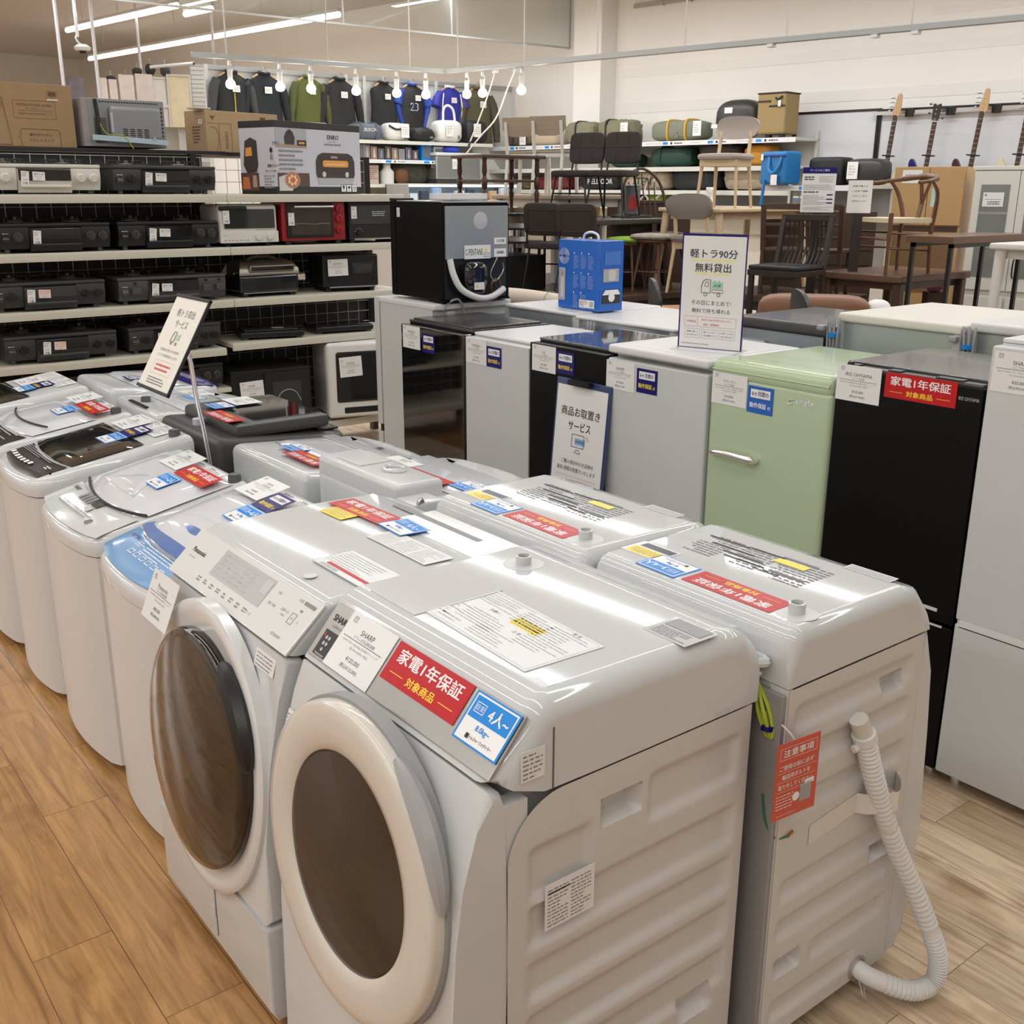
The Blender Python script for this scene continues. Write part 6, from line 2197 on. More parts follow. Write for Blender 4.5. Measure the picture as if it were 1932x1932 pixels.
b = MB(); b.bx(-.22, .22, -.12, .12, -.03, 0, OAKG); b.bx(-.20, -.16, -.1, -.06, -.474, -.03, PWHT); b.bx(.16, .20, -.1, -.06, -.474, -.03, PWHT); b.bx(-.2, -.16, .06, .1, -.474, -.03, PWHT); b.bx(.16, .2, .06, .1, -.474, -.03, PWHT)
thing('side_table', 'small white legged shelf table holding the yellow box', 'table', (6.28, 7.12, 1.42), R_(10), mb=b)

# hoop chair, stools
t = thing('windsor_chair', 'dark hoop backed spindle chair, left of the light wood table', 'chair', (6.30, 6.22, .946), R_(-10))
t.scale = (.95, .95, .95)
b = MB(); b.sup((0, 0, .43), (.22, .21, .02), WALN, .7, 22, 6)
part('seat', b, t)
b = MB(); b.tube([(-.20, .14, .44), (-.215, .20, .66), (-.17, .26, .86), (0, .28, .96), (.17, .26, .86), (.215, .20, .66), (.20, .14, .44)], .013, WALN, 8, smooth=6)
part('hoop', b, t)
for x in (-.12, -.06, 0, .06, .12):
    b = MB(); b.cyl((x*.9, .16, .44), (x*1.1, .27, .92 - abs(x)*.6), .006, WALN, n=6)
    part('spindle', b, t)
for sx in (-1, 1):
    for sy in (-1, 1):
        leg(t, (sx*.13, sy*.12, .42), (sx*.21, sy*.20, 0), .016, .011, WALN)
def stool(label, loc, k, cush, pat=None):
    t = thing('stool', label, 'stool', loc, R_(20))
    t.scale = (k, k, k)
    b = MB(); b.sup((0, 0, .47), (.20, .20, .03), cush, .7, 26, 8)
    part('cushion', b, t)
    b = MB(); b.lathe([(.17, .42), (.18, .43), (.18, .445)], TEAK, 24)
    part('seat', b, t)
    for i in range(4):
        a = R_(45 + 90*i)
        leg(t, (.11*math.cos(a), .11*math.sin(a), .42), (.19*math.cos(a), .19*math.sin(a), 0), .015, .010, TEAK)
    b = MB(); b.tube([(.155*math.cos(a), .155*math.sin(a), .17) for a in [i*math.pi/10 for i in range(20)]], .007, TEAK, 6, closed=True)
    part('ring_stretcher', b, t)
stool('brown stool with a mottled round cushion, left of the light wood table', (5.97, 5.93, .946), .86, mat('mottled_cushion', (.33, .30, .25), .85, var=.6, bscale=26))
stool('stool with a lime green cushion, right of the blue carton', (5.89, 6.13, .946), .80, mat('lime_cushion', (.26, .46, .05), .8))
t = thing('ladder_back_chair', 'honey coloured ladder back chair, left of the standing price board', 'chair', (4.86, 4.48, .62), R_(-115))
t.scale = (.85, .85, .85)
b = MB(); b.bx(-.20, .20, -.20, .20, .43, .455, HONEY, .006)
part('seat', b, t)
for sx in (-1, 1):
    b = MB(); b.bar((sx*.19, .20, 0), (sx*.19, .21, .45), .035, .03, HONEY); b.bar((sx*.19, .21, .44), (sx*.19, .28, .92), .035, .03, HONEY)
    part('rear_leg', b, t)
    leg(t, (sx*.18, -.18, .44), (sx*.18, -.18, 0), .017, .015, HONEY, sq=True)
for z in (.56, .70, .85):
    b = MB(); b.grid(lambda u, v: (-.19 + .38*u, .225 + (z - .44)*.15 + .02*math.sin(math.pi*u), z - .025 + .05*v + .012*math.sin(math.pi*u)), 10, 2, HONEY, thick=.016)
    part('back_slat', b, t)
b = MB(); b.bx(4.55, 5.20, 4.2, 4.8, .55, .618, WALN, .006); 
for x in (4.6, 5.15):
    for y in (4.25, 4.75):
        b.bx(x - .03, x + .03, y - .03, y + .03, 0, .56, WENG)
thing('low_table', 'dark low table under the honey ladder back chair, hidden behind the refrigerators', 'table', (0, 0, 0), mb=b)
# black slatted chair
table('low dark table under the black slatted chair, hidden behind the refrigerators', 'low_table', (5.72, 4.42, 0), 0, .52, .50, .80, .04, WALN, WENG, .05)
t = thing('dining_chair', 'black chair with curved vertical slats and dark leather seat, right of the price board', 'chair', (5.98, 4.66, .801), R_(-82))
t.scale = (.86, .86, .86)
b = MB(); b.bx(-.22, .22, -.22, .20, .44, .475, LEATH, .012, 3)
part('seat', b, t)
b = MB(); b.bx(-.225, .225, -.22, .20, .395, .44, WENG, .004)
part('seat_frame', b, t)
for sx in (-1, 1):
    b = MB(); b.bar((sx*.21, .19, 0), (sx*.21, .19, .45), .04, .035, WENG); b.bar((sx*.21, .19, .44), (sx*.21, .27, .84), .04, .035, WENG)
    part('rear_leg', b, t)
    leg(t, (sx*.20, -.19, .44), (sx*.20, -.19, 0), .02, .02, WENG, sq=True)
b = MB(); b.bar((-.23, .268, .83), (.23, .268, .83), .028, .05, WENG)
part('top_rail', b, t)
for i in range(9):
    x = -.16 + i*.04
    b = MB(); b.tube([(x, .205, .47), (x, .275, .58), (x, .285, .70), (x, .265, .81)], .008, WENG, 6, smooth=3)
    part('back_slat', b, t)
def rail_chair(label, loc, rz, k):
    t = thing('dining_chair', label, 'chair', loc, rz, 'dark brown ladder chairs behind the black slatted one')
    t.scale = (k, k, k)
    b = MB(); b.bx(-.21, .21, -.21, .20, .43, .465, WALN, .008)
    part('seat', b, t)
    for sx in (-1, 1):
        b = MB(); b.bar((sx*.20, .19, 0), (sx*.20, .19, .45), .04, .035, WALN); b.bar((sx*.20, .19, .44), (sx*.20, .25, .90), .05, .035, WALN)
        part('rear_leg', b, t)
        leg(t, (sx*.19, -.19, .44), (sx*.19, -.19, 0), .02, .02, WALN, sq=True)
    for z, h in ((.88, .06), (.70, .03), (.58, .03)):
        b = MB(); b.bar((-.22, .19 + (z - .44)*.13, z), (.22, .19 + (z - .44)*.13, z), .025, h, WALN)
        part('back_rail', b, t)
rail_chair('dark brown rail back chair behind the black slatted chair', (6.66, 5.20, .946), R_(110), .72)
rail_chair('dark brown rail back chair between the black slatted chair and the wishbone chair', (6.72, 4.90, .946), R_(110), .72)
# wishbone chair on a low table
table('low dark walnut table carrying the wishbone chair', 'coffee_table', (6.36, 4.02, 0), R_(0), .86, .66, 1.155, .05, WALM, WALN, .06, 0, .05)
t = thing('wishbone_chair', 'brown curved armchair with a cream woven cord seat, standing on the low walnut table', 'chair', (6.61, 4.27, 1.157), R_(-112))
t.scale = (.84, .84, .84)
b = MB(); b.grid(lambda u, v: ((-.24 + .48*u)*(1 - .14*v), -.21 + .41*v, .43 - .012*math.sin(math.pi*u)*math.sin(math.pi*v)), 12, 12, CORDP, thick=.035)
part('seat', b, t)
for sx in (-1, 1):
    b = MB(); b.tube([(sx*.245, -.22, 0), (sx*.235, -.215, .30), (sx*.23, -.21, .47)], [.014, .019, .019], TEAK, 8, smooth=3)
    part('leg', b, t)
    b = MB(); b.tube([(sx*.21, .20, 0), (sx*.20, .19, .30), (sx*.205, .20, .45), (sx*.255, .17, .62), (sx*.27, .10, .715)], [.014, .018, .018, .016, .013], TEAK, 8, smooth=4)
    part('rear_leg', b, t)
    for z in (.20, .32):
        b = MB(); b.cyl((sx*.24, -.21, z), (sx*.205, .19, z - .02), .009, TEAK, n=8)
        part('stretcher', b, t)
for y, z in ((-.215, .27), (.195, .30)):
    b = MB(); b.cyl((-.22, y, z), (.22, y, z), .010, TEAK, n=8)
    part('stretcher', b, t)
b = MB(); b.tube([(-.30, -.04, .70), (-.275, .09, .715), (-.19, .20, .735), (0, .255, .75), (.19, .20, .735), (.275, .09, .715), (.30, -.04, .70)], [.014, .017, .021, .026, .021, .017, .014], TEAK, 10, smooth=6)
part('top_rail', b, t)
b = MB(); b.bar((0, .20, .43), (0, .222, .55), .05, .012, TEAK); b.bar((0, .222, .54), (-.07, .245, .74), .03, .012, TEAK); b.bar((0, .222, .54), (.07, .245, .74), .03, .012, TEAK)
part('splat', b, t)
b = MB(); b.bx(-.03, .03, -.012, .0, .52, .66, mat('tag_mint', (.42, .62, .58), .5))
part('price_tag', b, t, Matrix.Translation((.20, .19, .0)))
# walnut desk on a black steel frame, right edge
t = thing('desk', 'walnut topped desk on a black steel frame, right edge above the cream refrigerators', 'table', (6.305, 3.66, .80), 0)
b = MB(); b.bx(0, .95, 0, .335, .575, .62, WALM, .004)
part('tabletop', b, t)
for y in (.02, .285):
    b = MB()
    for x in (.03, .89):
        b.bx(x, x + .025, y, y + .025, 0, .575, BLACK)
    b.bx(.03, .915, y, y + .025, 0, .025, BLACK); b.bx(.03, .915, y, y + .025, .55, .575, BLACK)
    part('leg_frame', b, t)
b = MB(); b.bx(-.02, 1.0, -.30, .345, -.05, -.002, WALM, .006)
for x in (.05, .92):
    for y in (-.22, .29):
        b.bx(x - .03, x + .03, y - .03, y + .03, -.80, -.05, WALN)
part_ = thing('dining_table', 'dark walnut table under the steel framed desk, right edge', 'table', (6.305, 3.66, .80), 0, mb=b)
t = table('cream painted table end with a rounded leg, at the right edge', 'side_table', (5.80, 2.55, .799), 0, .60, .60, .62, .035, PWHT, PWHT, .055, .01, .05, square=False)
b = MB(); b.bx(5.7, 6.48, 2.45, 3.25, .74, .798, WALN, .006)
for x in (5.75, 6.4):
    for y in (2.5, 3.2):
        b.bx(x - .03, x + .03, y - .03, y + .03, 0, .75, WENG)
thing('low_table', 'dark low table under the cream painted one, hidden behind the refrigerators', 'table', (0, 0, 0), mb=b)
# cabinets
t = thing('cabinet', 'tan veneer cabinet with a white card, under the two left guitars', 'cabinet', (7.87, 5.14, 0), R_(-69))
b = MB(); b.bx(0, .54, 0, .42, 0, 1.875, TANW, .003); b.bx(.02, .52, -.004, .4, 1.38, 1.42, WALN); b.bx(.03, .51, -.003, .0, .9, 1.36, mat('cabinet_hollow', (.20, .11, .045), .6))
part('body', b, t)
for x0, x1 in ((.005, .268), (.272, .535)):
    b = MB(); b.bx(x0, x1, -.02, .0, 1.43, 1.872, TANW, .002)
    part('door', b, t)
b = MB(); b.box((0, 0, 0), (.15, .10, .001), PAPER); b.fine(-.05, .05, -.03, .02, 3, INKG, .001)
part('price_card', b, t, FR((.14, -.021, 1.80), (1, 0, 0), (0, 0, 1)))
t = thing('cabinet', 'white kitchen cabinet with two glass doors, right edge below the guitars', 'cabinet', (8.06, 4.56, 0), R_(-80))
b = MB(); b.bx(0, .68, .0, .38, 0, 1.845, PWHT, .003); b.bx(-.01, .69, -.025, .39, 1.845, 1.875, PWHT, .004)
part('body', b, t)
GLC = mat('cabinet_glass', (.20, .215, .205), .12, coat=.3)
for x0, x1, hx in ((.005, .338, .30), (.343, .675, .38)):
    b = MB(); b.bx(x0, x1, -.02, .0, .95, 1.84, PWHT, .003)
    b.bx(x0 + .06, x1 - .06, -.024, -.018, 1.05, 1.74, GLC)
    for z in (1.27, 1.52):
        b.bx(x0 + .06, x1 - .06, -.0255, -.024, z, z + .02, mat('shelf_behind_glass', (.30, .315, .305), .3))
    part('door', b, t)
    b = MB(); b.tube([(hx, -.02, 1.05), (hx, -.045, 1.08), (hx, -.05, 1.13), (hx, -.045, 1.18), (hx, -.02, 1.21)], .006, BLACK, 8, smooth=3)
    part('handle', b, t)
b = MB(); b.bx(.02, .33, -.02, 0, .1, .9, PWHT, .003); b.bx(.35, .66, -.02, 0, .1, .9, PWHT, .003)
part('lower_door', b, t)
b = MB(); b.box((0, 0, 0), (.155, .105, .001), PAPER); b.rule(-.06, .06, .0, .002, INK, .001); b.fine(-.04, .05, -.04, -.01, 2, INK, .001); b.rect(-.065, -.05, .025, .04, INKG, .001)
part('price_card', b, t, FR((.165, -.027, 1.63), (1, 0, 0), (0, 0, 1)))
# dark storage pieces behind
DBR = wood('dark_brown_veneer', (.045, .026, .017), (.065, .038, .025), .45, 8, 2)
t = thing('sideboard', 'dark brown sideboard behind the black slatted chair', 'cabinet', (7.195, 5.893, 0), R_(-53.6))
b = MB(); b.bx(0, .90, 0, .35, 0, 1.53, DBR, .003)
for z in (.98, 1.10, 1.22):
    b.bx(.02, .88, -.004, 0, z, z + .006, BLACK)
part('body', b, t)
t = thing('sideboard', 'dark brown chest behind the hoop backed chair', 'cabinet', (6.74, 7.30, 0), R_(-43))
b = MB(); b.bx(-.0, .75, 0, .35, 0, 1.575, DBR, .003); b.bx(-.01, .76, -.01, .36, 1.575, 1.60, WALN)
for x in (.25, .5):
    b.bx(x - .002, x + .002, -.004, .0, .9, 1.55, BLACK)
part('body', b, t)
# printed notices standing among the furniture
t = thing('notice_card', 'tall white service notice with a navy heading, among the dark chairs', 'sign', (6.44, 4.80, 1.545), R_(-48))
b = MB(); b.bx(-.115, .115, -.002, .002, 0, .30, PAPER); b.bx(-.115, .115, -.0035, .003, .262, .303, NAVY)
M = FR((0, -.004, 0), (1, 0, 0), (0, 0, 1))
b.text('サービスのご案内', .016, WINK, M, x=0, y=.283, w=.13)
b.fine(-.10, .0, .215, .245, 2, INK, 0, M); b.fine(0, .10, .20, .245, 5, INKL, 0, M); b.fine(-.10, .10, .15, .19, 4, INKL, 0, M); b.fine(-.10, .0, .13, .145, 1, INK, 0, M); b.fine(-.10, .06, .05, .12, 6, INKL, 0, M)
for y in (.115, .085, .06):
    b.rect(.06, .10, y, y + .008, NAVY, 0, M)
b.fine(-.10, .10, .015, .04, 3, INKL, 0, M)
part('card', b, t)
b = MB(); b.bx(-.03, .03, -.03, .03, -.6, .0, WENG); part('stand', b, t)
t = thing('notice_card', 'smaller plain white notice, right of the navy headed one', 'sign', (6.50, 4.50, 1.545), R_(-48))
b = MB(); b.bx(-.08, .08, -.002, .002, 0, .215, PAPER)
M = FR((0, -.003, 0), (1, 0, 0), (0, 0, 1))
for i, s_ in enumerate(('家具の購入は', 'ご自身で運搬', 'スタッフまで', 'お声がけください')):
    b.text(s_, .011, INK, M, x=0, y=.178 - i*.033, w=.10)
part('card', b, t)
b = MB(); b.bx(-.03, .03, -.03, .03, -.39, .0, WENG); part('stand', b, t)
# sofa and rug roll peeping over the refrigerators
t = thing('sofa', 'brown leather sofa back peeping over the refrigerator tops', 'sofa', (4.90, 3.62, 0), R_(-52))
b = MB(); b.sup((0, 0, 1.02), (.30, .12, .13), mat('tan_leather', (.20, .085, .038), .45, bump=.2, bscale=60), .4, 26, 10)
part('backrest', b, t)
b = MB(); b.bx(-.30, .30, -.12, .5, .10, .92, mat('tan_leather', (.20, .085, .038), .45), .04, 3); b.bx(-.28, .28, -.1, .45, 0, .1, WENG)
part('body', b, t)
b = MB(); b.sup((.34, .02, 1.06), (.07, .09, .07), mat('white_cloth', (.76, .75, .73), .8), .8, 18, 10)
part('throw', b, t, label='white cloth over the end')
t = thing('rug', 'rolled cream rug lying behind the small black refrigerator', 'rug', (4.33, 5.30, 1.02), 0)
b = MB()
rp = [(-.06, .42, 0), (.0, .15, .0), (.03, -.25, -.01)]
b.tube(rp, .055, mat('rug_cream', (.66, .59, .49), .9, bump=.3, bscale=120), 16, smooth=4)
part('roll', b, t)
b = MB(); b.tube([(x*.99, y, z) for x, y, z in [(.055*math.cos(a) + .015, -.1 + .004*a, .058*math.sin(a)) for a in [i*.35 for i in range(10)]]], .002, INKG, 5)
part('tie', b, t)
b = MB(); b.bx(4.15, 4.52, 5.0, 5.85, .90, .962, WALN, .006)
for x in (4.2, 4.47):
    for y in (5.05, 5.8):
        b.bx(x - .025, x + .025, y - .025, y + .025, 0, .9, WENG)
thing('bench', 'dark bench under the rolled cream rug', 'bench', (0, 0, 0), mb=b)
for i, (x, y) in enumerate(((4.00, 4.20), (4.12, 3.30))):
    t = thing('stacking_chair', ('black rounded chair back peeping right of the blue carton', 'black rounded chair back peeping left of the price board foot')[i], 'chair', (x + .15, y + .15, .62), R_(-128))
    b = MB(); b.grid(lambda u, v: (-.19 + .38*u, .19 - .04*math.cos((u - .5)*2.5), .42 + (.185 - .10*abs(2*u - 1)**3)*v), 14, 6, CHAR, thick=.02, nrm=(0, -1, 0))
    part('backrest', b, t)
    b = MB(); b.bx(-.19, .19, -.2, .19, .36, .40, CHAR, .01)
    part('seat', b, t)
    for sx in (-1, 1):
        leg(t, (sx*.17, -.17, .37), (sx*.18, -.19, -.62), .012, .012, BLACK)
        leg(t, (sx*.17, .17, .42), (sx*.18, .19, -.62), .012, .012, BLACK)
# small goods on the furniture
t = thing('tumbler', 'grey tall tumbler with a red splash print, beside the hoop backed chair', 'tumbler', (6.16, 6.38, 1.50), 0)
b = MB(); b.lathe([(.052, 0), (.058, .004), (.064, .20), (.060, .205)], mat('tumbler_grey', (.15, .155, .165), .4), 22); b.prism([(-.04, .06), (-.01, .03), (.03, .05), (.04, .10), (.02, .15), (-.01, .13), (-.03, .16), (-.035, .11)], .061, .067, mat('splash_red', (.45, .03, .03), .5), FR((0, 0, 0), (.8, -.6, 0), (0, 0, 1)))
part('cup', b, t)
b = MB(); b.lathe([(.062, .202), (.062, .225), (.05, .23)], mat('tumbler_lid', (.10, .16, .17), .4), 22)
part('lid', b, t)
b = MB(); b.bx(-.12, .12, -.12, .12, -.55, -.002, WENG, .004)
part_ = thing('stool', 'dark block stool under the grey tumbler', 'stool', (6.16, 6.38, 1.50), 0, mb=b)
t = thing('plastic_bag', 'pink patterned bag lying under the low walnut table', 'bag', (7.10, 4.22, 1.0), R_(-40))
b = MB(); b.sup((0, 0, .055), (.06, .03, .055), mat('bag_pink', (.55, .16, .34), .6, var=.5, bscale=40), .7, 20, 10, wob=.12)
part('bag', b, t)
b = MB(); b.bx(-.06, .06, -.06, .06, -1.0, .0, WALN); part_ = thing('box', 'dark wooden box under the pink patterned bag', 'box', (7.10, 4.22, 1.0), R_(-40), mb=b)
# ---------------------------------------------------------------- ceiling lights, rails and what hangs from them
RZB = BA - math.pi/2          # local front (-y) faces the shop floor, local x runs to the right along the back wall
TUBE = mat('led_tube', (1.0, .95, .86), .4, emit=9.)
LHOUS = mat('light_housing', (.55, .54, .52), .4)
BULB = mat('lit_bulb', (1.0, .93, .82), .3, emit=14.)
RODM = mat('rod_paint', (.50, .47, .43), .45)
RAIL = mat('rail_grey', (.36, .37, .37), .4, metal=.3)
CLG = 'continuous ceiling strip lights'
def strip(label, s, t0, t1, n):
    L = (t1 - t0)/n
    for i in range(n):
        g = thing('ceiling_light', label, 'ceiling light', bf(s, t0 + L*(i + .5), ZL), BA, CLG)
        b = MB(); b.bx(-.02, .02, -L/2, L/2, .035, .075, LHOUS); b.cyl((0, 0, .07), (0, 0, ZC - ZL), .007, LHOUS, n=6)
        part('housing', b, g)
        b = MB(); b.cyl((0, -L/2 + .02, 0), (0, L/2 - .02, 0), .033, TUBE, n=10)
        part('tube', b, g)
strip('tube of the long strip light above the jackets', 9.19, 12.1, 19.4, 6)
strip('tube of the left strip light, beside the pale column', 7.38, 13.0, 16.2, 3)
strip('short strip light between the two long ones at the top edge', 7.80, 12.9, 13.6, 1)

def rail(label, a, c):
    g = thing('light_rail', label, 'rail', (0, 0, 0))
    b = MB(); b.bar(a, c, .045, .05, RAIL, up=(0, 0, 1))
    part('rail', b, g)
    return g
A_, B_, C_ = (4.199, 10.399, 2.9), (6.926, 10.101, 2.9), (8.13, 4.0, 2.9)
r1_ = rail('grey lighting rail over the jackets, sloping to the corner', A_, B_)
r2_ = rail('grey lighting rail running along the right wall', (6.90, 10.13, 2.9), C_)
for pts, r in ((((4.54, 10.36), (5.57, 10.25), (6.49, 10.15)), r1_), (((6.96, 9.94), (7.14, 9.03), (7.32, 8.13), (7.51, 7.17), (7.70, 6.19), (7.90, 5.15)), r2_)):
    for x, y in pts:
        b = MB(); b.cyl((x, y, 2.92), (x, y, ZC), .008, RODM, n=6)
        part('hanging_rod', b, r)
for x, y in ((7.67, 6.32), (7.85, 5.43), (7.91, 5.11)):
    b = MB(); b.bx(x - .03, x + .03, y - .03, y + .03, 2.85, 2.878, WHITE2, .004)
    part('rail_socket', b, r2_)
SG = 'clip bulbs on the lighting rails'
WHERE = ('in front of the leftmost black jacket', 'right of the navy hooded jacket', 'in front of the olive jacket', 'between the black jacket and the vest', 'right of the black vest', 'between the two football shirts', 'left of the corner pair', 'right of the corner pair', 'alone near the white wall panel')
for i, (x, y) in enumerate(((4.56, 10.36), (5.06, 10.31), (5.38, 10.27), (5.87, 10.22), (6.33, 10.17), (6.67, 10.13), (6.98, 9.81), (7.02, 9.58), (7.13, 9.06))):
    g = thing('spotlight', 'lit round bulb on a white clip holder, ' + WHERE[i], 'lamp', (x, y, 2.872), 0, SG)
    b = MB(); b.bx(-.012, .012, -.012, .012, -.05, 0, WHITE2); b.tube([(0, 0, -.04), (.025, 0, -.06), (.03, 0, -.09), (.015, 0, -.10)], .005, WHITE2, 6, smooth=3)
    part('clip', b, g)
    b = MB(); b.cyl((0, 0, -.08), (0, 0, -.17), .028, WHITE2, rb=.024, n=14)
    part('holder', b, g)
    b = MB(); b.lathe([(.020, -.168), (.040, -.190), (.048, -.215), (.042, -.24), (.022, -.255), (.002, -.258)], BULB, 18)
    part('bulb', b, g)
    d_ = bpy.data.lights.new('bulb_lamp', 'POINT'); d_.energy = 5; d_.color = (1, .9, .76); d_.shadow_soft_size = .06
    o = bpy.data.objects.new('bulb_lamp', d_); COL.objects.link(o); o.location = (x, y, 2.872 - .32)
for i, (x, y, pts) in enumerate(((7.06, 9.41, [(0, 0, -.03), (-.05, .05, -.25), (-.16, .1, -.55), (-.22, .15, -.73)]), (7.12, 9.14, [(0, 0, -.03), (-.06, .05, -.20), (-.14, .15, -.50), (-.30, .2, -.68), (-.42, .3, -.86)]))):
    g = thing('cable', ('white power cord hanging from the rail, left of two', 'white power cord hanging from the rail, right of two')[i], 'cable', (x, y, 2.9), 0)
    b = MB(); b.tube(pts, .008, mat('cord_white', (.72, .70, .66), .5), 6, smooth=6)
    part('cord', b, g)
    b = MB(); b.bx(-.02, .02, -.03, .03, -.06, -.02, WHITE2, .004); b.cyl(pts[-1], (pts[-1][0] - .02, pts[-1][1], pts[-1][2] - .05), .014, CHAR if not i else WHITE2, n=8)
    part('plug', b, g)
# hanging smoke glass and ceiling fittings
GLZ = mat('smoke_glass', (.86, .90, .89), .02, trans=.97, ior=1.08)
b = MB(); b.bx(2.9, 9.60, 11.19, 11.2, 3.44, ZC, GLZ)
struct('trim_1', b)
b = MB(); b.bx(2.9, 9.60, 11.18, 11.21, 3.42, 3.44, mat('glass_edge', (.42, .43, .42), .4))
for x in (6.3, 7.75, 9.60):
    b.bx(x - .006, x + .006, 11.185, 11.205, 3.44, ZC, mat('glass_edge', (.42, .43, .42), .4))
struct('trim_2', b)
b = MB(); b.bx(WS - .03, WS, 6.9, 8.75, 3.80, 3.85, mat('wall_rail_beige', (.45, .40, .35), .5)); 
for t_ in (7.2, 7.5, 7.9, 8.3):
    b.bx(WS - .04, WS, t_, t_ + .02, 3.79, 3.87, mat('wall_rail_beige', (.45, .40, .35), .5))
struct('trim_3', b, rz=BA)
g = thing('security_camera', 'small white dome camera on a long pipe below the left strip light', 'camera', (3.79, 12.44, 3.12))
b = MB(); b.cyl((0, 0, .10), (-.0, 0, ZC - 3.12), .018, WHITE2, n=8); b.tube([(0, 0, .12), (-.02, 0, .09), (.0, 0, .05), (.04, 0, .02)], .010, WHITE2, 6, smooth=3)
part('pipe', b, g)
b = MB(); b.lathe([(.05, .03), (.09, .0), (.075, -.03), (.05, -.035)], WHITE2, 18, Matrix.Translation((.04, 0, 0)))
part('dome_base', b, g)
b = MB(); b.lathe([(.045, -.03), (.035, -.06), (.001, -.075)], BLACKG, 16, Matrix.Translation((.04, 0, 0)))
part('lens', b, g)
for i, (x, y) in enumerate(((3.84, 13.3), (4.23, 13.3), (5.35, 15.0), (6.6, 15.5))):
    b = MB(); b.cyl((x, y, 0), (x, y, ZC), .020, mat('post_lilac', (.62, .61, .66), .4), n=10)
    thing('post', ('thin pale post nearest the grey column', 'thin pale post left of the long strip light', 'thin pale post above the left poster racks', 'thin pale post behind the lighting rail end')[i], 'post', (0, 0, 0), mb=b)

# ---------------------------------------------------------------- clothes wall along y = 12
SLAT = mat('slat_panel_white', (.70, .69, .66), .5)
b = MB(); b.bx(5.0, 9.32, 12.02, 12.06, 1.2, 2.97, SLAT); b.bx(5.0, 9.32, 11.99, 12.02, 2.95, 3.0, RAIL)
for x in (5.0, 6.75, 7.0, 8.05, 9.30):
    b.bx(x - .02, x + .02, 11.98, 12.02, 0, 3.0, GREYW)
thing('partition', 'white panel wall with grey top rail behind the hanging jackets', 'partition', (0, 0, 0), mb=b)
HANGW = mat('hanger_wood', (.55, .36, .16), .4)
CG = 'garments on hangers along the white panel'
def garment(label, x, z, k, mt, sleeve=None, sl='long', collar=None, extra=None, length=.62):
    g = thing('garment', label, 'clothing', (x, 11.90, z), 0, CG)
    g.scale = (k, k, k)
    b = MB()
    rings = []
    for zz, w, d, bulge in ((-.01, .07, .05, 0), (-.045, .13, .06, 0), (-.085, .215, .075, 0), (-.13, .235, .09, 0), (-.22, .225, .10, 0), (-length*.62, .225, .10, 0), (-length, .24, .095, 0)):
        rings.append([(w*math.cos(t)*(1 if abs(math.cos(t)) < .97 else 1), d*math.sin(t)*.75 + .008*math.sin(5*t + zz*9), zz) for t in [i*2*math.pi/28 for i in range(28)]])
    b.loft(rings, mt)
    part('torso', b, g)
    sm = sleeve or mt
    for sx in (-1, 1):
        if sl == 'none':
            continue
        b = MB()
        if sl == 'long':
            b.tube([(sx*.19, 0, -.10), (sx*.245, -.01, -.20), (sx*.275, -.02, -.36), (sx*.31, -.01, -.55), (sx*.325, 0, -.66)], [.06, .062, .056, .05, .046], sm, 12, smooth=4)
        else:
            b.tube([(sx*.18, 0, -.09), (sx*.25, -.01, -.20), (sx*.29, -.02, -.30)], [.06, .075, .085], sm, 12, smooth=4)
        part('sleeve', b, g)
    b = MB(); b.tube([(-.07, .0, .0), (-.05, -.05, .005), (0, -.062, -.005), (.05, -.05, .005), (.07, .0, .0), (.05, .04, .02), (-.05, .04, .02)], .018, collar or mt, 8, closed=True, smooth=3)
    part('collar', b, g)
    b = MB(); b.tube([(-.16, 0, -.055), (-.06, 0, .0), (0, 0, .022), (.06, 0, .0), (.16, 0, -.055)], .014, HANGW, 8, smooth=3); b.tube([(0, 0, .03), (.0, .0, .07), (.03, .02, .085), (.06, .04, .06)], .004, STEEL, 6, smooth=3)
    part('hanger', b, g)
    b = MB(); b.bx(-.05, .05, -.125, -.122, -.22, -.14, PAPER); b.fine(-.035, .035, -.205, -.16, 3, INKL, 0, FR((0, -.1255, 0), (1, 0, 0), (0, 0, 1)))
    part('price_tag', b, g, Matrix.Translation((extra or .02, .03, -.02)))
    return g
JK = mat('jacket_black', (.016, .018, .020), .8)
JN = mat('jacket_ink', (.012, .016, .022), .8)
OL = mat('jacket_olive', (.085, .105, .022), .8)
KH = mat('jacket_khaki', (.095, .085, .045), .8)
BLU = mat('jersey_blue', (.022, .025, .30), .6)
JGRY = mat('sleeve_grey', (.05, .055, .06), .8)
WT = mat('trim_white', (.7, .7, .72), .7)
g = garment('black jacket with a yellow zip, leftmost of the row', 5.249, 2.925, .88, JK, JGRY)
b = MB(); b.bx(-.006, .006, -.082, -.074, -.62, -.25, mat('zip_yellow', (.55, .42, .02), .5)); part('zip', b, g)
garment('dark hooded jacket, second from the left', 5.644, 2.93, .88, JN, extra=.01)
garment('olive green jacket, the only green one in the left half', 6.198, 2.93, .80, OL, mat('sleeve_olive', (.075, .09, .025), .8), extra=.02)
garment('charcoal jacket between the olive one and the sleeveless vest', 6.61, 2.93, .88, JK)
garment('sleeveless black quilted vest', 7.217, 2.925, .80, JK, sl='none', length=.60)
g = garment('black football shirt with blue trim and the number 23', 7.623, 2.93, .80, BLACKM, mat('sleeve_blue', (.02, .06, .35), .7), 'short', mat('trim_blue', (.03, .07, .40), .7), .06)
b = MB(); b.text('23', .11, WT, FR((-.005, -.083, -.33), (1, 0, 0), (0, 0, 1)), bold=.03); b.text('23', .095, NAVY, FR((-.005, -.085, -.33), (1, 0, 0), (0, 0, 1)))
part('number_print', b, g)
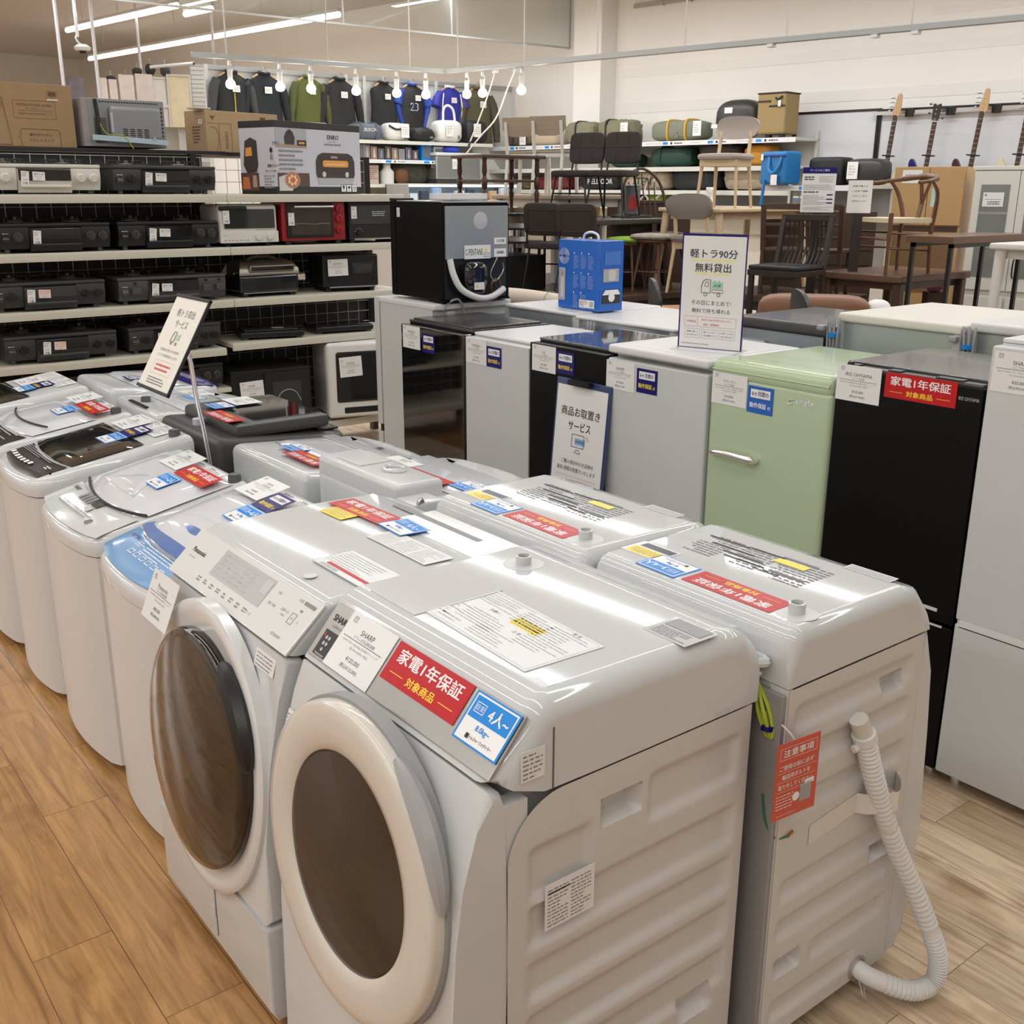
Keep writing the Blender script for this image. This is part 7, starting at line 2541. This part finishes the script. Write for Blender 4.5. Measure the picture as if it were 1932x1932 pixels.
for sx in (-1, 1):
    b = MB(); b.tube([(sx*.28, -.02, -.30), (sx*.25, -.03, -.44), (sx*.19, -.04, -.62)], [.05, .035, .03], mat('sleeve_blue', (.02, .06, .35), .7), 8, smooth=3); part('loose_sleeve', b, g)
g = garment('royal blue football shirt with white side stripes', 8.20, 2.93, .80, BLU, None, 'short', WT, .0)
b = MB()
for sx in (-1, 1):
    b.tube([(sx*.16, -.065, -.10), (sx*.19, -.07, -.30), (sx*.17, -.07, -.45)], .012, WT, 6, smooth=3)
b.lathe([(.028, 0), (.028, .002)], YEL, 14, FR((.06, -.078, -.21), (1, 0, 0), (0, 0, 1)), sy=1.2)
part('trim', b, g)
garment('khaki jacket, rightmost of the row above the black bag', 8.635, 2.935, .98, KH, mat('sleeve_khaki', (.085, .075, .045), .8), extra=.03, length=.68)
# shelf unit below them
SHW = mat('shelf_white', (.62, .62, .58), .45)
STRIP = mat('label_strip', (.74, .75, .78), .35)
t = thing('shelf_unit', 'white shelf unit under the hanging clothes, with bags on its top board', 'shelf', (7.6, 11.5, 0), 0)
for x0, x1, z in ((-1.0, .98, 2.245), (-1.0, .30, 2.025), (-1.0, .98, 1.745)):
    b = MB(); b.bx(x0, x1, 0, .45, z - .03, z, SHW, .002); b.bx(x0, x1, -.008, 0, z - .04, z, SHW if z != 2.025 else STRIP)
    if z == 2.025:
        M = FR((0, -.009, z - .02), (1, 0, 0), (0, 0, 1))
        for x in (-.75, -.2):
            b.rect(x + .12, x + .20, -.013, .013, SKY, 0, M); b.fine(x - .18, x + .1, -.008, .008, 1, INKL, 0, M); b.lathe([(.012, 0), (.012, .001)], INK, 10, M @ Matrix.Translation((x + .25, 0, 0))); b.fine(x + .29, x + .42, -.01, .01, 1, INK, 0, M)
    part('shelf_board', b, t)
b = MB(); b.bx(-1.0, .98, .43, .45, 1.2, 2.22, mat('shelf_back_grey', (.33, .33, .32), .6))
part('back_panel', b, t)
for x in (-1.0, -.02, .96):
    b = MB(); b.bx(x, x + .03, .42, .47, 0, 2.3, SHW)
    part('upright', b, t)
def bag(name, label, loc, rz, rad, mt, e=.5, group=None, straps=(), logo=None, handle=None, tag=False, cat='bag', ends=None, wob=.05):
    g = thing(name, label, cat, loc, rz, group)
    b = MB(); b.sup((0, 0, rad[2]), rad, mt, e, 26, 12, wob=wob)
    part('body', b, g)
    for x, smt in straps:
        b = MB()
        b.tube([(x + .0, math.copysign(abs(math.cos(a))**e, math.cos(a))*(rad[1]*1.02), rad[2] + math.copysign(abs(math.sin(a))**e, math.sin(a))*(rad[2]*1.02)) for a in [i*2*math.pi/24 for i in range(24)]], .016, smt, 5, closed=True)
        part('strap', b, g)
    if logo:
        b = MB(); b.text(logo[0], logo[1], logo[2], FR((logo[3], -rad[1]*1.03 - .004, rad[2]*logo[4]), (1, 0, 0), (0, 0, 1)), bold=.01)
        part('lettering', b, g)
    if handle:
        b = MB(); b.tube([(-handle[0], -rad[1]*.5, rad[2]*1.75), (-handle[0]*.8, -rad[1]*.4, rad[2]*2 + handle[1]*.7), (0, -rad[1]*.3, rad[2]*2 + handle[1]), (handle[0]*.8, -rad[1]*.4, rad[2]*2 + handle[1]*.7), (handle[0], -rad[1]*.5, rad[2]*1.75)], handle[2], handle[3], 7, smooth=4)
        part('handle', b, g)
    if tag:
        b = MB(); b.bx(-.055, .055, -.002, .002, -.08, .08, PAPER); b.fine(-.04, .04, -.05, .05, 4, INKL, 0, FR((0, -.003, 0), (1, 0, 0), (0, 0, 1)))
        part('price_tag', b, g, Matrix.Translation((tag if tag is not True else rad[0]*.3, -rad[1] - .02, rad[2]*1.1)))
    return g
BGG = 'bags on the shelf under the jackets'
BB = mat('bag_black', (.014, .014, .015), .6)
BSL = mat('bag_slate', (.10, .115, .15), .6)
BWH = mat('bag_white', (.72, .72, .70), .35)
ZS = 2.247
bag('boston_bag', 'slate blue duffel bag on the clothes shelf', (6.80, 11.68, ZS), 0, (.21, .13, .095), BSL, .55, BGG, [(-.10, BSL), (.10, BSL)], ('SRIXON', .04, WT, 0, 1.2))
g = bag('boston_bag', 'white bag with black and red piping on the clothes shelf', (7.20, 11.66, ZS), 0, (.16, .13, .105), BWH, .6, BGG, [], None, None, .07)
b = MB(); b.tube([(-.14, -.12, .17), (-.05, -.135, .13), (.06, -.135, .145), (.12, -.13, .19)], .012, BB, 6, smooth=4); b.tube([(.07, -.135, .02), (.12, -.13, .10), (.15, -.11, .14)], .010, RED, 6, smooth=3); part('piping', b, g)
bag('boston_bag', 'slouching black bag between the two white ones', (7.58, 11.66, ZS), 0, (.17, .13, .085), BB, .7, BGG, [], ('Jack', .025, WT, .08, .6), None, False, wob=.14)
g = bag('boston_bag', 'white glossy handbag with tall loop handles', (7.97, 11.66, ZS), 0, (.19, .14, .135), BWH, .55, BGG, [], ('B', .05, INK, .10, .45), (.09, .17, .016, BWH), -.05, wob=.02)
bag('boston_bag', 'black bag with a white card under the khaki jacket', (8.40, 11.66, ZS), 0, (.17, .13, .14), BB, .6, BGG, [], None, None, -.05)
# small goods on the lower boards
FIGC = [(.20, .22, .28), (.30, .18, .14), (.12, .12, .14), (.08, .08, .09), (.28, .24, .20), (.35, .30, .27), (.10, .14, .22), (.16, .10, .10)]
for i in range(8):
    g = thing('boxed_figure', 'boxed figure on the middle board, number %s from the left' % ('one', 'two', 'three', 'four', 'five', 'six', 'seven', 'eight')[i], 'toy', (6.78 + i*.098, 11.60, 2.027), 0, 'boxed figures under the duffel bag')
    h_ = (.17, .15, .13, .16, .14, .13, .15, .12)[i]
    b = MB(); b.bx(-.042, .042, 0, .10, 0, h_, mat('figure_box_%d' % i, FIGC[i], .4), .003)
    part('box', b, g)
    b = MB(); b.lathe([(.012, .02), (.018, .04), (.012, h_*.65), (.014, h_*.72), (.010, h_*.82), (.001, h_*.85)], mat('figure_%d' % (i % 3), ((.5, .36, .28), (.55, .52, .5), (.25, .28, .4))[i % 3], .5), 10, Matrix.Translation((0, -.004, 0)), sy=.3)
    part('figure', b, g)
for x, lb, mt_, h_ in ((7.62, 'pale blue framed box at the right end of the middle board', SKY, .20), (7.80, 'clear acrylic box at the right end of the middle board', mat('acrylic_box', (.50, .51, .48), .15), .17)):
    g = thing('display_box', lb, 'box', (x, 11.58, 2.027)); b = MB(); b.bx(-.07, .07, 0, .12, 0, h_, mt_, .004); b.bx(-.05, .05, -.004, 0, .03, h_ - .03, mat('box_window', (.16, .17, .19), .2)); part('box', b, g)
g = thing('box', 'small brown printed box on the lowest clothes board', 'box', (6.83, 11.58, 1.747)); b = MB(); b.bx(-.09, .09, 0, .12, 0, .215, mat('box_kraft', (.45, .36, .30), .6), .003); b.fine(-.08, .08, .05, .19, 6, mat('box_print', (.25, .14, .12), .6), 0, FR((0, -.002, 0), (1, 0, 0), (0, 0, 1))); part('box', b, g)
g = thing('bottle_gourd', 'clear bottle shaped jar beside the brown printed box', 'jar', (7.06, 11.62, 1.747)); b = MB(); b.lathe([(.085, 0), (.088, .14), (.05, .18), (.045, .20), (.05, .215), (.03, .25), (.005, .27)], mat('jar_milky', (.60, .61, .59), .2), 20); part('jar', b, g)
g = thing('shoulder_bag', 'dark camouflage bag behind the jar on the lowest clothes board', 'bag', (7.42, 11.72, 1.747)); b = MB(); b.sup((0, 0, .13), (.28, .12, .13), mat('camo_cloth', (.045, .045, .03), .8, var=.7, bscale=14), .6, 22, 10, wob=.1); b.sup((-.15, -.12, .06), (.10, .04, .05), CHAR, .6); part('body', b, g)
g = thing('cap', 'orange and brown cap beside the camouflage bag', 'cap', (7.24, 11.56, 1.747)); b = MB(); b.sup((0, .02, .09), (.09, .06, .09), mat('cap_brown', (.13, .05, .02), .8), .8, 18, 10); b.prism([(-.06, .17), (.05, .17), (-.03, .12)], -.04, -.02, mat('cap_orange', (.70, .26, .03), .6), FR((0, 0, 0), (1, 0, 0), (0, 0, 1))); part('cap', b, g)
g = thing('cooler_box', 'silver steel cooler box with a white card on the clothes shelf', 'cooler box', (8.02, 11.46, 1.80)); b = MB(); b.bx(-.34, .34, 0, .36, 0, .285, mat('cooler_silver', (.42, .42, .43), .3, metal=.8), .02, 3); b.bx(-.36, -.345, .08, .2, .14, .22, CHROME, .004); part('body', b, g)
b = MB(); b.bx(-.35, .35, -.01, .37, .285, .325, WHITE2, .012); part('lid', b, g)
b = MB(); b.bx(-.34, .34, -.005, .35, -.05, .0, CHAR, .004); part('base', b, g)
b = MB(); b.bx(-.10, .02, -.008, -.004, .13, .25, PAPER); b.fine(-.09, .0, .15, .22, 3, INKL, 0, FR((0, -.009, 0), (1, 0, 0), (0, 0, 1))); part('price_card', b, g)
g = thing('cap', 'blue cloth cap lying on the silver cooler', 'cap', (7.98, 11.60, 2.125)); b = MB(); b.sup((0, 0, .035), (.13, .10, .045), mat('cap_blue', (.03, .06, .45), .8), .8, 20, 10, wob=.1); part('cap', b, g)
# lit glass showcase
g = thing('showcase', 'lit glass showcase of phones under the clothes shelf', 'showcase', (7.75, 10.95, 1.20)); b = MB(); b.bx(-.82, .82, 0, .5, 0, .34, SHW, .004); b.bx(-.82, .82, .0, .5, .535, .55, SHW, .003); b.bx(-.82, -.805, 0, .5, .34, .54, RAIL); b.bx(.805, .82, 0, .5, .34, .54, RAIL); b.bx(-.82, .82, .48, .5, .34, .54, mat('case_back', (.45, .52, .60), .4)); part('cabinet', b, g)
b = MB(); b.bx(-.80, .80, .04, .06, .515, .533, mat('case_lamp', (.80, .92, 1.0), .3, emit=6.)); part('lamp', b, g)
for i in range(9):
    b = MB(); b.bx(-.76 + i*.17, -.65 + i*.17, .05 + .02*(i % 2), .12, .34, .44 + .03*(i % 3), mat('case_goods_%d' % (i % 4), ((.60, .68, .78), (.05, .06, .08), (.30, .45, .70), (.55, .35, .2))[i % 4], .3), .004); part('phone_box', b, g)

# ---------------------------------------------------------------- camping shelves on the back wall
def WL(s, t, z):
    return bf(s, t, z)
def board(root, x0, x1, y0, y1, z, strip=True):
    b = MB(); b.bx(x0, x1, y0, y1, z - .03, z, SHW, .002)
    b.bx(x0, x1, y0 - .006, y0, z - .05, z, STRIP if strip else SHW)
    if strip:
        M = FR((0, y0 - .0075, z - .025), (1, 0, 0), (0, 0, 1))
        x = x0 + .15
        while x < x1 - .5:
            b.fine(x, x + .22, -.008, .008, 1, INKL, 0, M); b.rect(x + .24, x + .31, -.014, .014, SKY, 0, M); b.lathe([(.014, 0), (.014, .001)], INK, 10, M @ Matrix.Translation((x + .36, 0, 0))); b.fine(x + .40, x + .52, -.012, .012, 1, INK, 0, M)
            x += .62
    part('shelf_board', b, root)
SC_ = 10.5
t0_ = 8.3
g = thing('shelf_unit', 'long white camping shelf along the back wall, tents and bags on four boards', 'shelf', WL(SC_, t0_, 0), RZB)
board(g, -2.35, 2.24, 0, .5, 2.228)
for z in (1.944, 1.685, 1.52):
    board(g, -2.35, 2.24, 0, .5, z, False)
for x in (-2.35, -.9, .55, 2.21):
    b = MB(); b.bx(x, x + .03, .46, .52, 0, 2.30, SHW); part('upright', b, g)
b = MB(); b.bx(-2.35, 2.24, .50, .51, 1.2, 2.2, SHW); part('back_panel', b, g)
KHB = mat('bag_khaki', (.20, .19, .125), .8, var=.15, bscale=20)
SAGE = mat('bag_sage', (.20, .215, .16), .75)
YELW = mat('strap_yellow', (.62, .36, .02), .6)
DGRN = mat('bag_dark_green', (.010, .045, .030), .7)
DBRN = mat('bag_dark_brown', (.035, .025, .018), .75)
BEIG = mat('bag_beige', (.36, .30, .215), .8, var=.12, bscale=20)
SANDP = mat('bag_sand', (.50, .40, .28), .8)
CPG = 'tent and gear bags on the camping shelf'
ZT, ZM, ZL2, ZB = 2.23, 1.946, 1.687, 1.522
def cbag(label, t, z, rad, mt, s=10.72, **kw):
    return bag(kw.pop('name', 'tent_bag'), label, WL(s if not 8.9 < t < 9.6 else s - .10, t, z), RZB, rad, mt, group=CPG, **kw)
cbag('khaki duffel bag at the left of the top board, black straps', 9.08, ZT, (.24, .16, .13), KHB, straps=[(-.02, BB)], tag=.0, wob=.12)
cbag('khaki folded bag behind the left brown padded chair', 8.60, ZT, (.28, .16, .135), KHB, straps=[(-.10, BB)], tag=.2, wob=.14)
cbag('sage green tent bag with two yellow straps', 7.68, ZT, (.37, .17, .115), SAGE, straps=[(-.09, YELW), (.16, YELW)], tag=.34, logo=('S', .07, INKG, .05, .6), wob=.05)
g = cbag('dark helmet shaped case with a white band, behind the beige chair', 6.90, ZT, (.28, .16, .21), CHAR, name='gear_case', e=.7, wob=0.)
b = MB(); b.bx(-.26, .26, -.175, -.12, .12, .16, STRIP); b.bx(-.18, .02, -.18, -.15, .04, .09, STRIP); b.bx(-.1, .0, -.17, -.12, .27, .33, STRIP); part('band', b, g)
g = thing('storage_trolley', 'tall tan canvas trolley box on top of the camping shelf', 'trolley', WL(10.66, 6.39, ZT), RZB)
TANC = mat('canvas_tan', (.33, .235, .105), .8, bump=.4, bscale=12)
b = MB(); b.bx(-.21, .21, -.16, .16, .035, .45, TANC, .025, 3); b.bx(-.215, .215, -.165, .165, .44, .455, BB); b.bx(-.03, .20, -.168, -.158, .31, .325, BB); b.bx(-.20, -.01, -.17, -.158, .36, .375, DBRN); part('box', b, g)
g.scale = (.82, .9, 1)
for x in (-.05, .15):
    b = MB(); b.cyl((x - .03, -.1, .02), (x + .03, -.1, .02), .035, BB, n=12); part('wheel', b, g)
b = MB(); b.tube([(.06, -.17, .40), (.10, -.18, .38), (.17, -.18, .41)], .010, BB, 6, smooth=3); b.bx(.11, .15, -.185, -.18, .31, .37, PAPER); part('tag', b, g)
cbag('dark green tent bag on the second board', 7.74, ZM, (.30, .17, .11), DGRN, straps=[(-.12, DGRN)], wob=.06)
cbag('dark brown bag on the second board behind the beige chair', 7.08, ZM, (.27, .16, .12), DBRN, wob=.12)
cbag('orange stuff sack on the second board, right of the beige chair', 6.58, ZM, (.17, .15, .11), mat('bag_orange', (.50, .22, .02), .7), wob=.1)
cbag('dark green small bag beside the white legged chairs', 8.44, ZM, (.2, .15, .08), DGRN, wob=.08)
cbag('black tent bag with white lettering on the third board', 8.82, ZL2, (.33, .16, .11), BB, logo=('FIELDOOR', .06, WT, .06, .9), wob=.06)
g = cbag('beige tent bag with black lettering on the third board', 8.10, ZL2, (.37, .17, .115), BEIG, straps=[(.18, mat('strap_beige', (.45, .40, .33), .7))], logo=('TENT', .085, INK, .06, .85), wob=.06)
for x in (-.10, .12):
    b = MB(); b.tube([(x, -.18, .16), (x - .05, -.20, .0), (x + .05, -.22, -.14), (x + .18, -.20, -.05)], .012, mat('strap_beige', (.45, .40, .33), .7), 5, smooth=4); part('hanging_strap', b, g)
cbag('black tent bag on the third board, right of the lettered beige one', 7.38, ZL2, (.33, .16, .12), mat('bag_navy_black', (.012, .016, .02), .65), wob=.06)
cbag('khaki sleeping mat roll at the right of the third board', 6.70, ZL2, (.30, .16, .13), BEIG, wob=.12, straps=[(-.1, BEIG)])
cbag('dark brown pouch on the lowest camping board', 8.35, ZB, (.16, .14, .075), DBRN, wob=.12)
cbag('lime green stuff sack on the lowest camping board', 7.95, ZB, (.13, .13, .065), mat('bag_lime', (.25, .42, .03), .6), wob=.05)
cbag('dark navy bag on the lowest camping board', 8.66, ZB, (.18, .14, .07), BB, wob=.1)
cbag('brown zipped bag at the left end of the top board, behind the turned leg table', 10.20, ZT, (.26, .16, .085), mat('bag_umber', (.10, .075, .055), .75), straps=[(-.08, DBRN)], tag=.12, wob=.08)
cbag('sand coloured bag behind the white chairs on the top board', 9.75, ZT, (.25, .16, .09), SANDP, wob=.08)
cbag('dark red bag behind the white chairs on the third board', 9.60, ZL2, (.30, .16, .085), mat('bag_red', (.16, .012, .02), .7), wob=.1)
cbag('olive rumpled bag behind the turned leg table on the third board', 10.18, ZL2, (.20, .15, .08), mat('bag_olive', (.11, .085, .045), .8), wob=.14)
for x, z, lb in ((7.2, 1.57, 'silver pouch on a black cord behind the beige chair'),):
    g = thing('pouch', lb, 'pouch', WL(10.35, 6.98, 1.50), RZB); b = MB(); b.bx(-.06, .06, -.02, .02, 0, .22, mat('foil', (.6, .6, .6), .3, metal=.9, bump=.8, bscale=30), .008); b.bx(-.058, .058, -.024, -.02, .0, .11, PAPER); b.tube([(-.03, 0, .22), (-.06, 0, .30), (-.08, 0, .38)], .005, DBRN, 5); b.tube([(.03, 0, .22), (.06, 0, .30), (.08, 0, .38)], .005, DBRN, 5); part('pouch', b, g)

# low bag shelf right of the camping shelf
g = thing('shelf_unit', 'shelf with black bags and sunglasses under the whiteboard', 'shelf', WL(9.95, 5.5, 0), RZB)
for z in (1.737, 1.44):
    board(g, -.55, .62, 0, .5, z, z > 1.5)
b = MB(); b.bx(-.55, .62, .48, .50, .9, 1.72, mat('shelf_back_grey', (.33, .33, .32), .6)); part('back_panel', b, g)
for x in (-.55, .59):
    b = MB(); b.bx(x, x + .03, .46, .5, 0, 1.80, SHW); part('upright', b, g)
SBG = 'bags on the shelf under the whiteboard'
BLUEC = mat('bag_bright_blue', (.010, .16, .42), .5)
g = thing('cooler_bag', 'bright blue square cooler bag at the left end of the bag shelf', 'bag', WL(9.90, 5.90, 1.74), RZB - R_(12), SBG)
b = MB(); b.box((0, .05, .165), (.34, .24, .32), BLUEC, .03, 3); b.bx(-.16, .17, -.08, -.065, .27, .285, NAVY); part('body', b, g)
b = MB(); b.tube([(-.04, -.075, .27), (-.02, -.10, .15), (.04, -.10, .12), (.10, -.09, .18), (.12, -.075, .27)], .014, mat('strap_blue', (.03, .22, .52), .6), 6, smooth=4); b.tube([(-.09, -.075, .05), (-.08, -.1, -.10), (-.10, -.1, -.32)], .016, BLUEC, 6, smooth=3); part('strap', b, g)
b = MB(); b.bx(.02, .10, -.105, -.10, .0, .10, PAPER); b.bx(-.15, -.12, -.082, -.078, .24, .30, PAPER); part('price_tag', b, g)
g = bag('camera_bag', 'black square camera bag, left of the two on the bag shelf', WL(10.20, 5.46, 1.74), RZB, (.19, .15, .135), BB, .3, SBG, [], None, None, False, wob=.0)
b = MB(); b.tube([(-.16, -.17, .16), (-.14, -.20, .04), (-.02, -.21, -.02), (.12, -.2, .0), (.16, -.17, .10)], .014, BB, 6, smooth=4); b.bx(-.04, .12, -.19, -.18, .01, .05, PAPER); part('strap', b, g)
g = bag('camera_bag', 'black rounded bag with a white tag, right of the two on the bag shelf', WL(10.20, 5.06, 1.74), RZB, (.20, .16, .125), CHAR, .5, SBG, [], None, None, -.08, wob=.02)
SGC = [(.10, .25, .45), (.08, .2, .4), (.35, .16, .08), (.30, .13, .07)]
for r in range(2):
    for c_ in range(6):
        g = thing('sunglasses', 'sunglasses on the rack below the black bags, %s row, %s from the left' % (('upper', 'lower')[r], ('first', 'second', 'third', 'fourth', 'fifth', 'sixth')[c_]), 'sunglasses', WL(9.93, 5.68 - c_*.075, 1.60 - r*.07), RZB, 'sunglasses on the rack')
        b = MB()
        mt_ = mat('shade_%d' % ((c_ + r) % 4), SGC[(c_ + r) % 4], .3)
        for sx in (-.016, .016):
            b.sup((sx, 0, 0), (.014, .005, .013), mt_, .7, 10, 6)
        b.bar((-.03, 0, .012), (.03, 0, .012), .005, .005, BLACK); b.bx(-.03, .03, .0, .004, .016, .034, PAPER)
        part('frame', b, g)
# whiteboards and guitars
def wboard(label, t, w_, h_, z, s=11.02):
    g = thing('whiteboard', label, 'whiteboard', WL(s, t, z), RZB)
    b = MB(); b.bx(0, w_, 0, .02, 0, h_, mat('whiteboard_face', (.66, .67, .70), .22, coat=.3)); part('face', b, g)
    b = MB(); b.bx(-.03, w_ + .03, -.012, .03, h_ - .012, h_ + .012, BLACK, .003); b.bx(-.035, .012, -.014, .03, -.2, h_, BLACK, .003); b.bx(w_ - .012, w_ + .03, -.014, .03, -.2, h_, BLACK, .003); part('frame', b, g)
wboard('left whiteboard with a black frame, above the black bags', 6.37, .95, 1.30, 1.195)
wboard('right whiteboard carrying the guitar rail', 5.39, 1.75, 1.29, 1.195)
g = thing('guitar_rail', 'steel guitar hanger rail with black clips on the right whiteboard', 'rail', WL(10.97, 5.45, 2.455), RZB)
b = MB(); b.bx(0, 2.0, -.02, .0, -.02, .015, STEEL); part('bar', b, g)
for x in (.40, .82, 1.26):
    b = MB(); b.bx(x - .045, x + .045, -.035, -.02, -.05, .03, BLACK, .004); part('clip', b, g)
GTG = 'guitars on the wall rail'
ROSE = wood('rosewood', (.045, .022, .015), (.075, .038, .025), .4, 16, 2)
MAPL = wood('maple', (.50, .31, .15), (.58, .38, .20), .35, 12, 2)
def guitar(label, t, ztop, zbot, lean, headm, body, straight=False):
    g = thing('guitar', label, 'guitar', WL(10.86, t, zbot), RZB, GTG)
    H_ = ztop - zbot
    M = Matrix.Rotation(R_(lean), 4, 'Y')
    b = MB(); b.bx(-.022, .022, -.012, .012, -.1, H_ - .20, ROSE if not straight else ROSE, .006, M=M)
    for k in range(10):
        b.bx(-.022, .022, -.0135, -.011, .02 + k*.045, .023 + k*.045, STEEL, M=M)
    part('neck', b, g)
    b = MB()
    if straight:
        b.prism([(-.03, H_ - .19), (.03, H_ - .19), (.042, H_ - .05), (.03, H_ - .03), (0, H_ - .045), (-.03, H_ - .03), (-.042, H_ - .05)], -.008, .008, headm, M @ FR((0, 0, 0), (1, 0, 0), (0, 0, 1)))
    else:
        b.prism([(-.024, H_ - .215), (.028, H_ - .215), (.05, H_ - .19), (.046, H_ - .12), (.040, H_ - .05), (.036, H_ - .01), (.018, H_ + .006), (-.004, H_ - .004), (-.012, H_ - .04), (-.02, H_ - .10), (-.036, H_ - .18)], -.008, .008, headm, M @ FR((0, 0, 0), (1, 0, 0), (0, 0, 1)))
    part('headstock', b, g)
    for k in range(4):
        z = H_ - .17 + k*.042
        b = MB(); sx = -1 if not straight or k % 2 else 1
        b.cyl((sx*.03, 0, z), (sx*.065, 0, z + .004), .004, STEEL, n=6, M=M); b.box((sx*.072, 0, z + .005), (.022, .008, .018), STEEL if not straight else CHAR, .004, M=M); b.cyl((sx*-.0, -.014, z), (sx*.0, -.008, z), .006, STEEL, n=8, M=M)
        part('tuning_peg', b, g)
    b = MB(); b.bx(-.06, .06, -.02, .03, .085, .10, BLACK, .004, M=M); part('wall_hook', b, g)
    b = MB()
    bp = [(-.17, -.52), (.16, -.52), (.20, -.40), (.15, -.26), (.17, -.12), (.11, -.04), (.06, -.12), (-.06, -.12), (-.10, -.02), (-.15, .05), (-.18, .0), (-.15, -.18), (-.20, -.34)]
    b.prism(spline2(bp), -.02, .02, body, M @ FR((0, 0, 0), (1, 0, 0), (0, 0, 1)))
    part('body', b, g)
    return g
def spline2(p):
    return [(q.x, q.y) for q in spline([Vector((a, c, 0)) for a, c in p], 4, True)]
guitar('bass guitar with maple headstock, leftmost on the rail', 5.20, 2.625, 1.94, 5, MAPL, mat('guitar_cream', (.62, .56, .38), .25))
guitar('bass guitar with dark straight headstock, middle of the rail', 4.78, 2.545, 1.935, 5, mat('headstock_dark', (.03, .02, .02), .3), mat('guitar_navy', (.02, .015, .14), .2), True)
guitar('bass guitar with maple headstock, third on the rail', 4.335, 2.625, 1.93, 5, MAPL, mat('guitar_maroon', (.05, .015, .02), .2))
guitar('guitar with a red brown neck, cut by the right edge', 3.90, 2.60, 1.93, 4, MAPL, mat('guitar_cream', (.62, .56, .38), .25))

# ---------------------------------------------------------------- far left: poster racks
def panel(label, x, y, z, w_, h_, mt, rz=0, name='poster', cat='poster', fr=None):
    g = thing(name, label, cat, (x, y, z), R_(rz), 'posters and boxed figures in the far left corner')
    b = MB(); b.bx(-w_/2, w_/2, 0, .03, 0, h_, mt, .002)
    if fr:
        b.bx(-w_/2 - .02, -w_/2, -.01, .03, 0, h_ + .02, fr); b.bx(w_/2, w_/2 + .02, -.01, .03, 0, h_ + .02, fr); b.bx(-w_/2, w_/2, -.01, .03, h_, h_ + .02, fr)
    part('sheet', b, g)
    return g
PALEP = mat('poster_pale', (.66, .58, .54), .3, var=.25, bscale=9)
DARKP = mat('poster_dark', (.12, .10, .12), .3, var=.8, bscale=12)
LTP = mat('poster_white', (.70, .66, .62), .3, var=.12, bscale=8)
YLP = mat('poster_cream', (.72, .62, .42), .3, var=.2, bscale=9)
for i, (x, w_, h_, m_) in enumerate(((3.98, .18, .24, DARKP), (4.28, .10, .25, PALEP), (4.40, .09, .24, PALEP), (4.56, .17, .30, PALEP), (4.77, .20, .32, PALEP))):
    panel('boxed poster print on the far left rack, %s from the left' % ('first', 'second', 'third', 'fourth', 'fifth')[i], x, 13.3, 2.66, w_, h_, m_)
panel('cream framed poster leaning at the far left, before the slatted panel', 5.19, 13.3, 2.40, .24, .58, YLP, -20, fr=SHW)
panel('white poster sheet left of the cream framed one', 4.98, 13.35, 2.40, .24, .54, LTP, 10, fr=SHW)
g = thing('slat_panel', 'white slatted display panel left of the jackets', 'display panel', (5.50, 13.2, 2.0), R_(-18))
b = MB(); b.bx(-.18, .18, 0, .03, 0, 1.12, SHW)
for k in range(22):
    b.bx(-.18, .18, -.004, 0, .05 + k*.05, .058 + k*.05, mat('slat_groove', (.36, .35, .34), .6))
part('panel', b, g)
g = thing('display_rack', 'white rack holding the posters in the far left corner', 'rack', (4.55, 13.34, 0))
b = MB(); b.bx(-.78, .95, 0, .35, 2.62, 2.655, SHW); b.bx(-.78, .95, .33, .35, 0, 2.62, SHW); b.bx(.62, .95, .04, .06, 2.0, 2.98, mat('grid_panel', (.58, .57, .55), .5)); part('frame', b, g)
g = thing('display_rail', 'round rail with caps and scarves above the posters', 'rail', (4.9, 13.1, 3.06), R_(6))
b = MB(); b.cyl((-.12, 0, -.02), (.42, 0, .06), .018, WHITE2, n=10); b.cyl((.42, 0, .06), (.44, 0, .063), .022, BLACK, n=10); part('rail', b, g)
for i, (x, h_) in enumerate(((4.42, .05), (4.60, .07), (4.74, .10), (4.90, .13), (5.08, .14))):
    g = thing('cap', 'dark cap perched above the far left posters, %s from the left' % ('first', 'second', 'third', 'fourth', 'fifth')[i], 'cap', (x, 13.42, (2.90, 2.91, 2.96, 2.98, 2.98)[i]), 0, 'caps above the posters')
    b = MB(); b.sup((0, 0, h_*.5), (.06, .05, h_*.5), (BB, CHAR, DBRN)[i % 3], .9, 12, 8, wob=.2); b.tube([(0, 0, h_), (.0, 0, h_ + .05), (.02, 0, h_ + .06)], .003, STEEL, 5); part('cap', b, g)
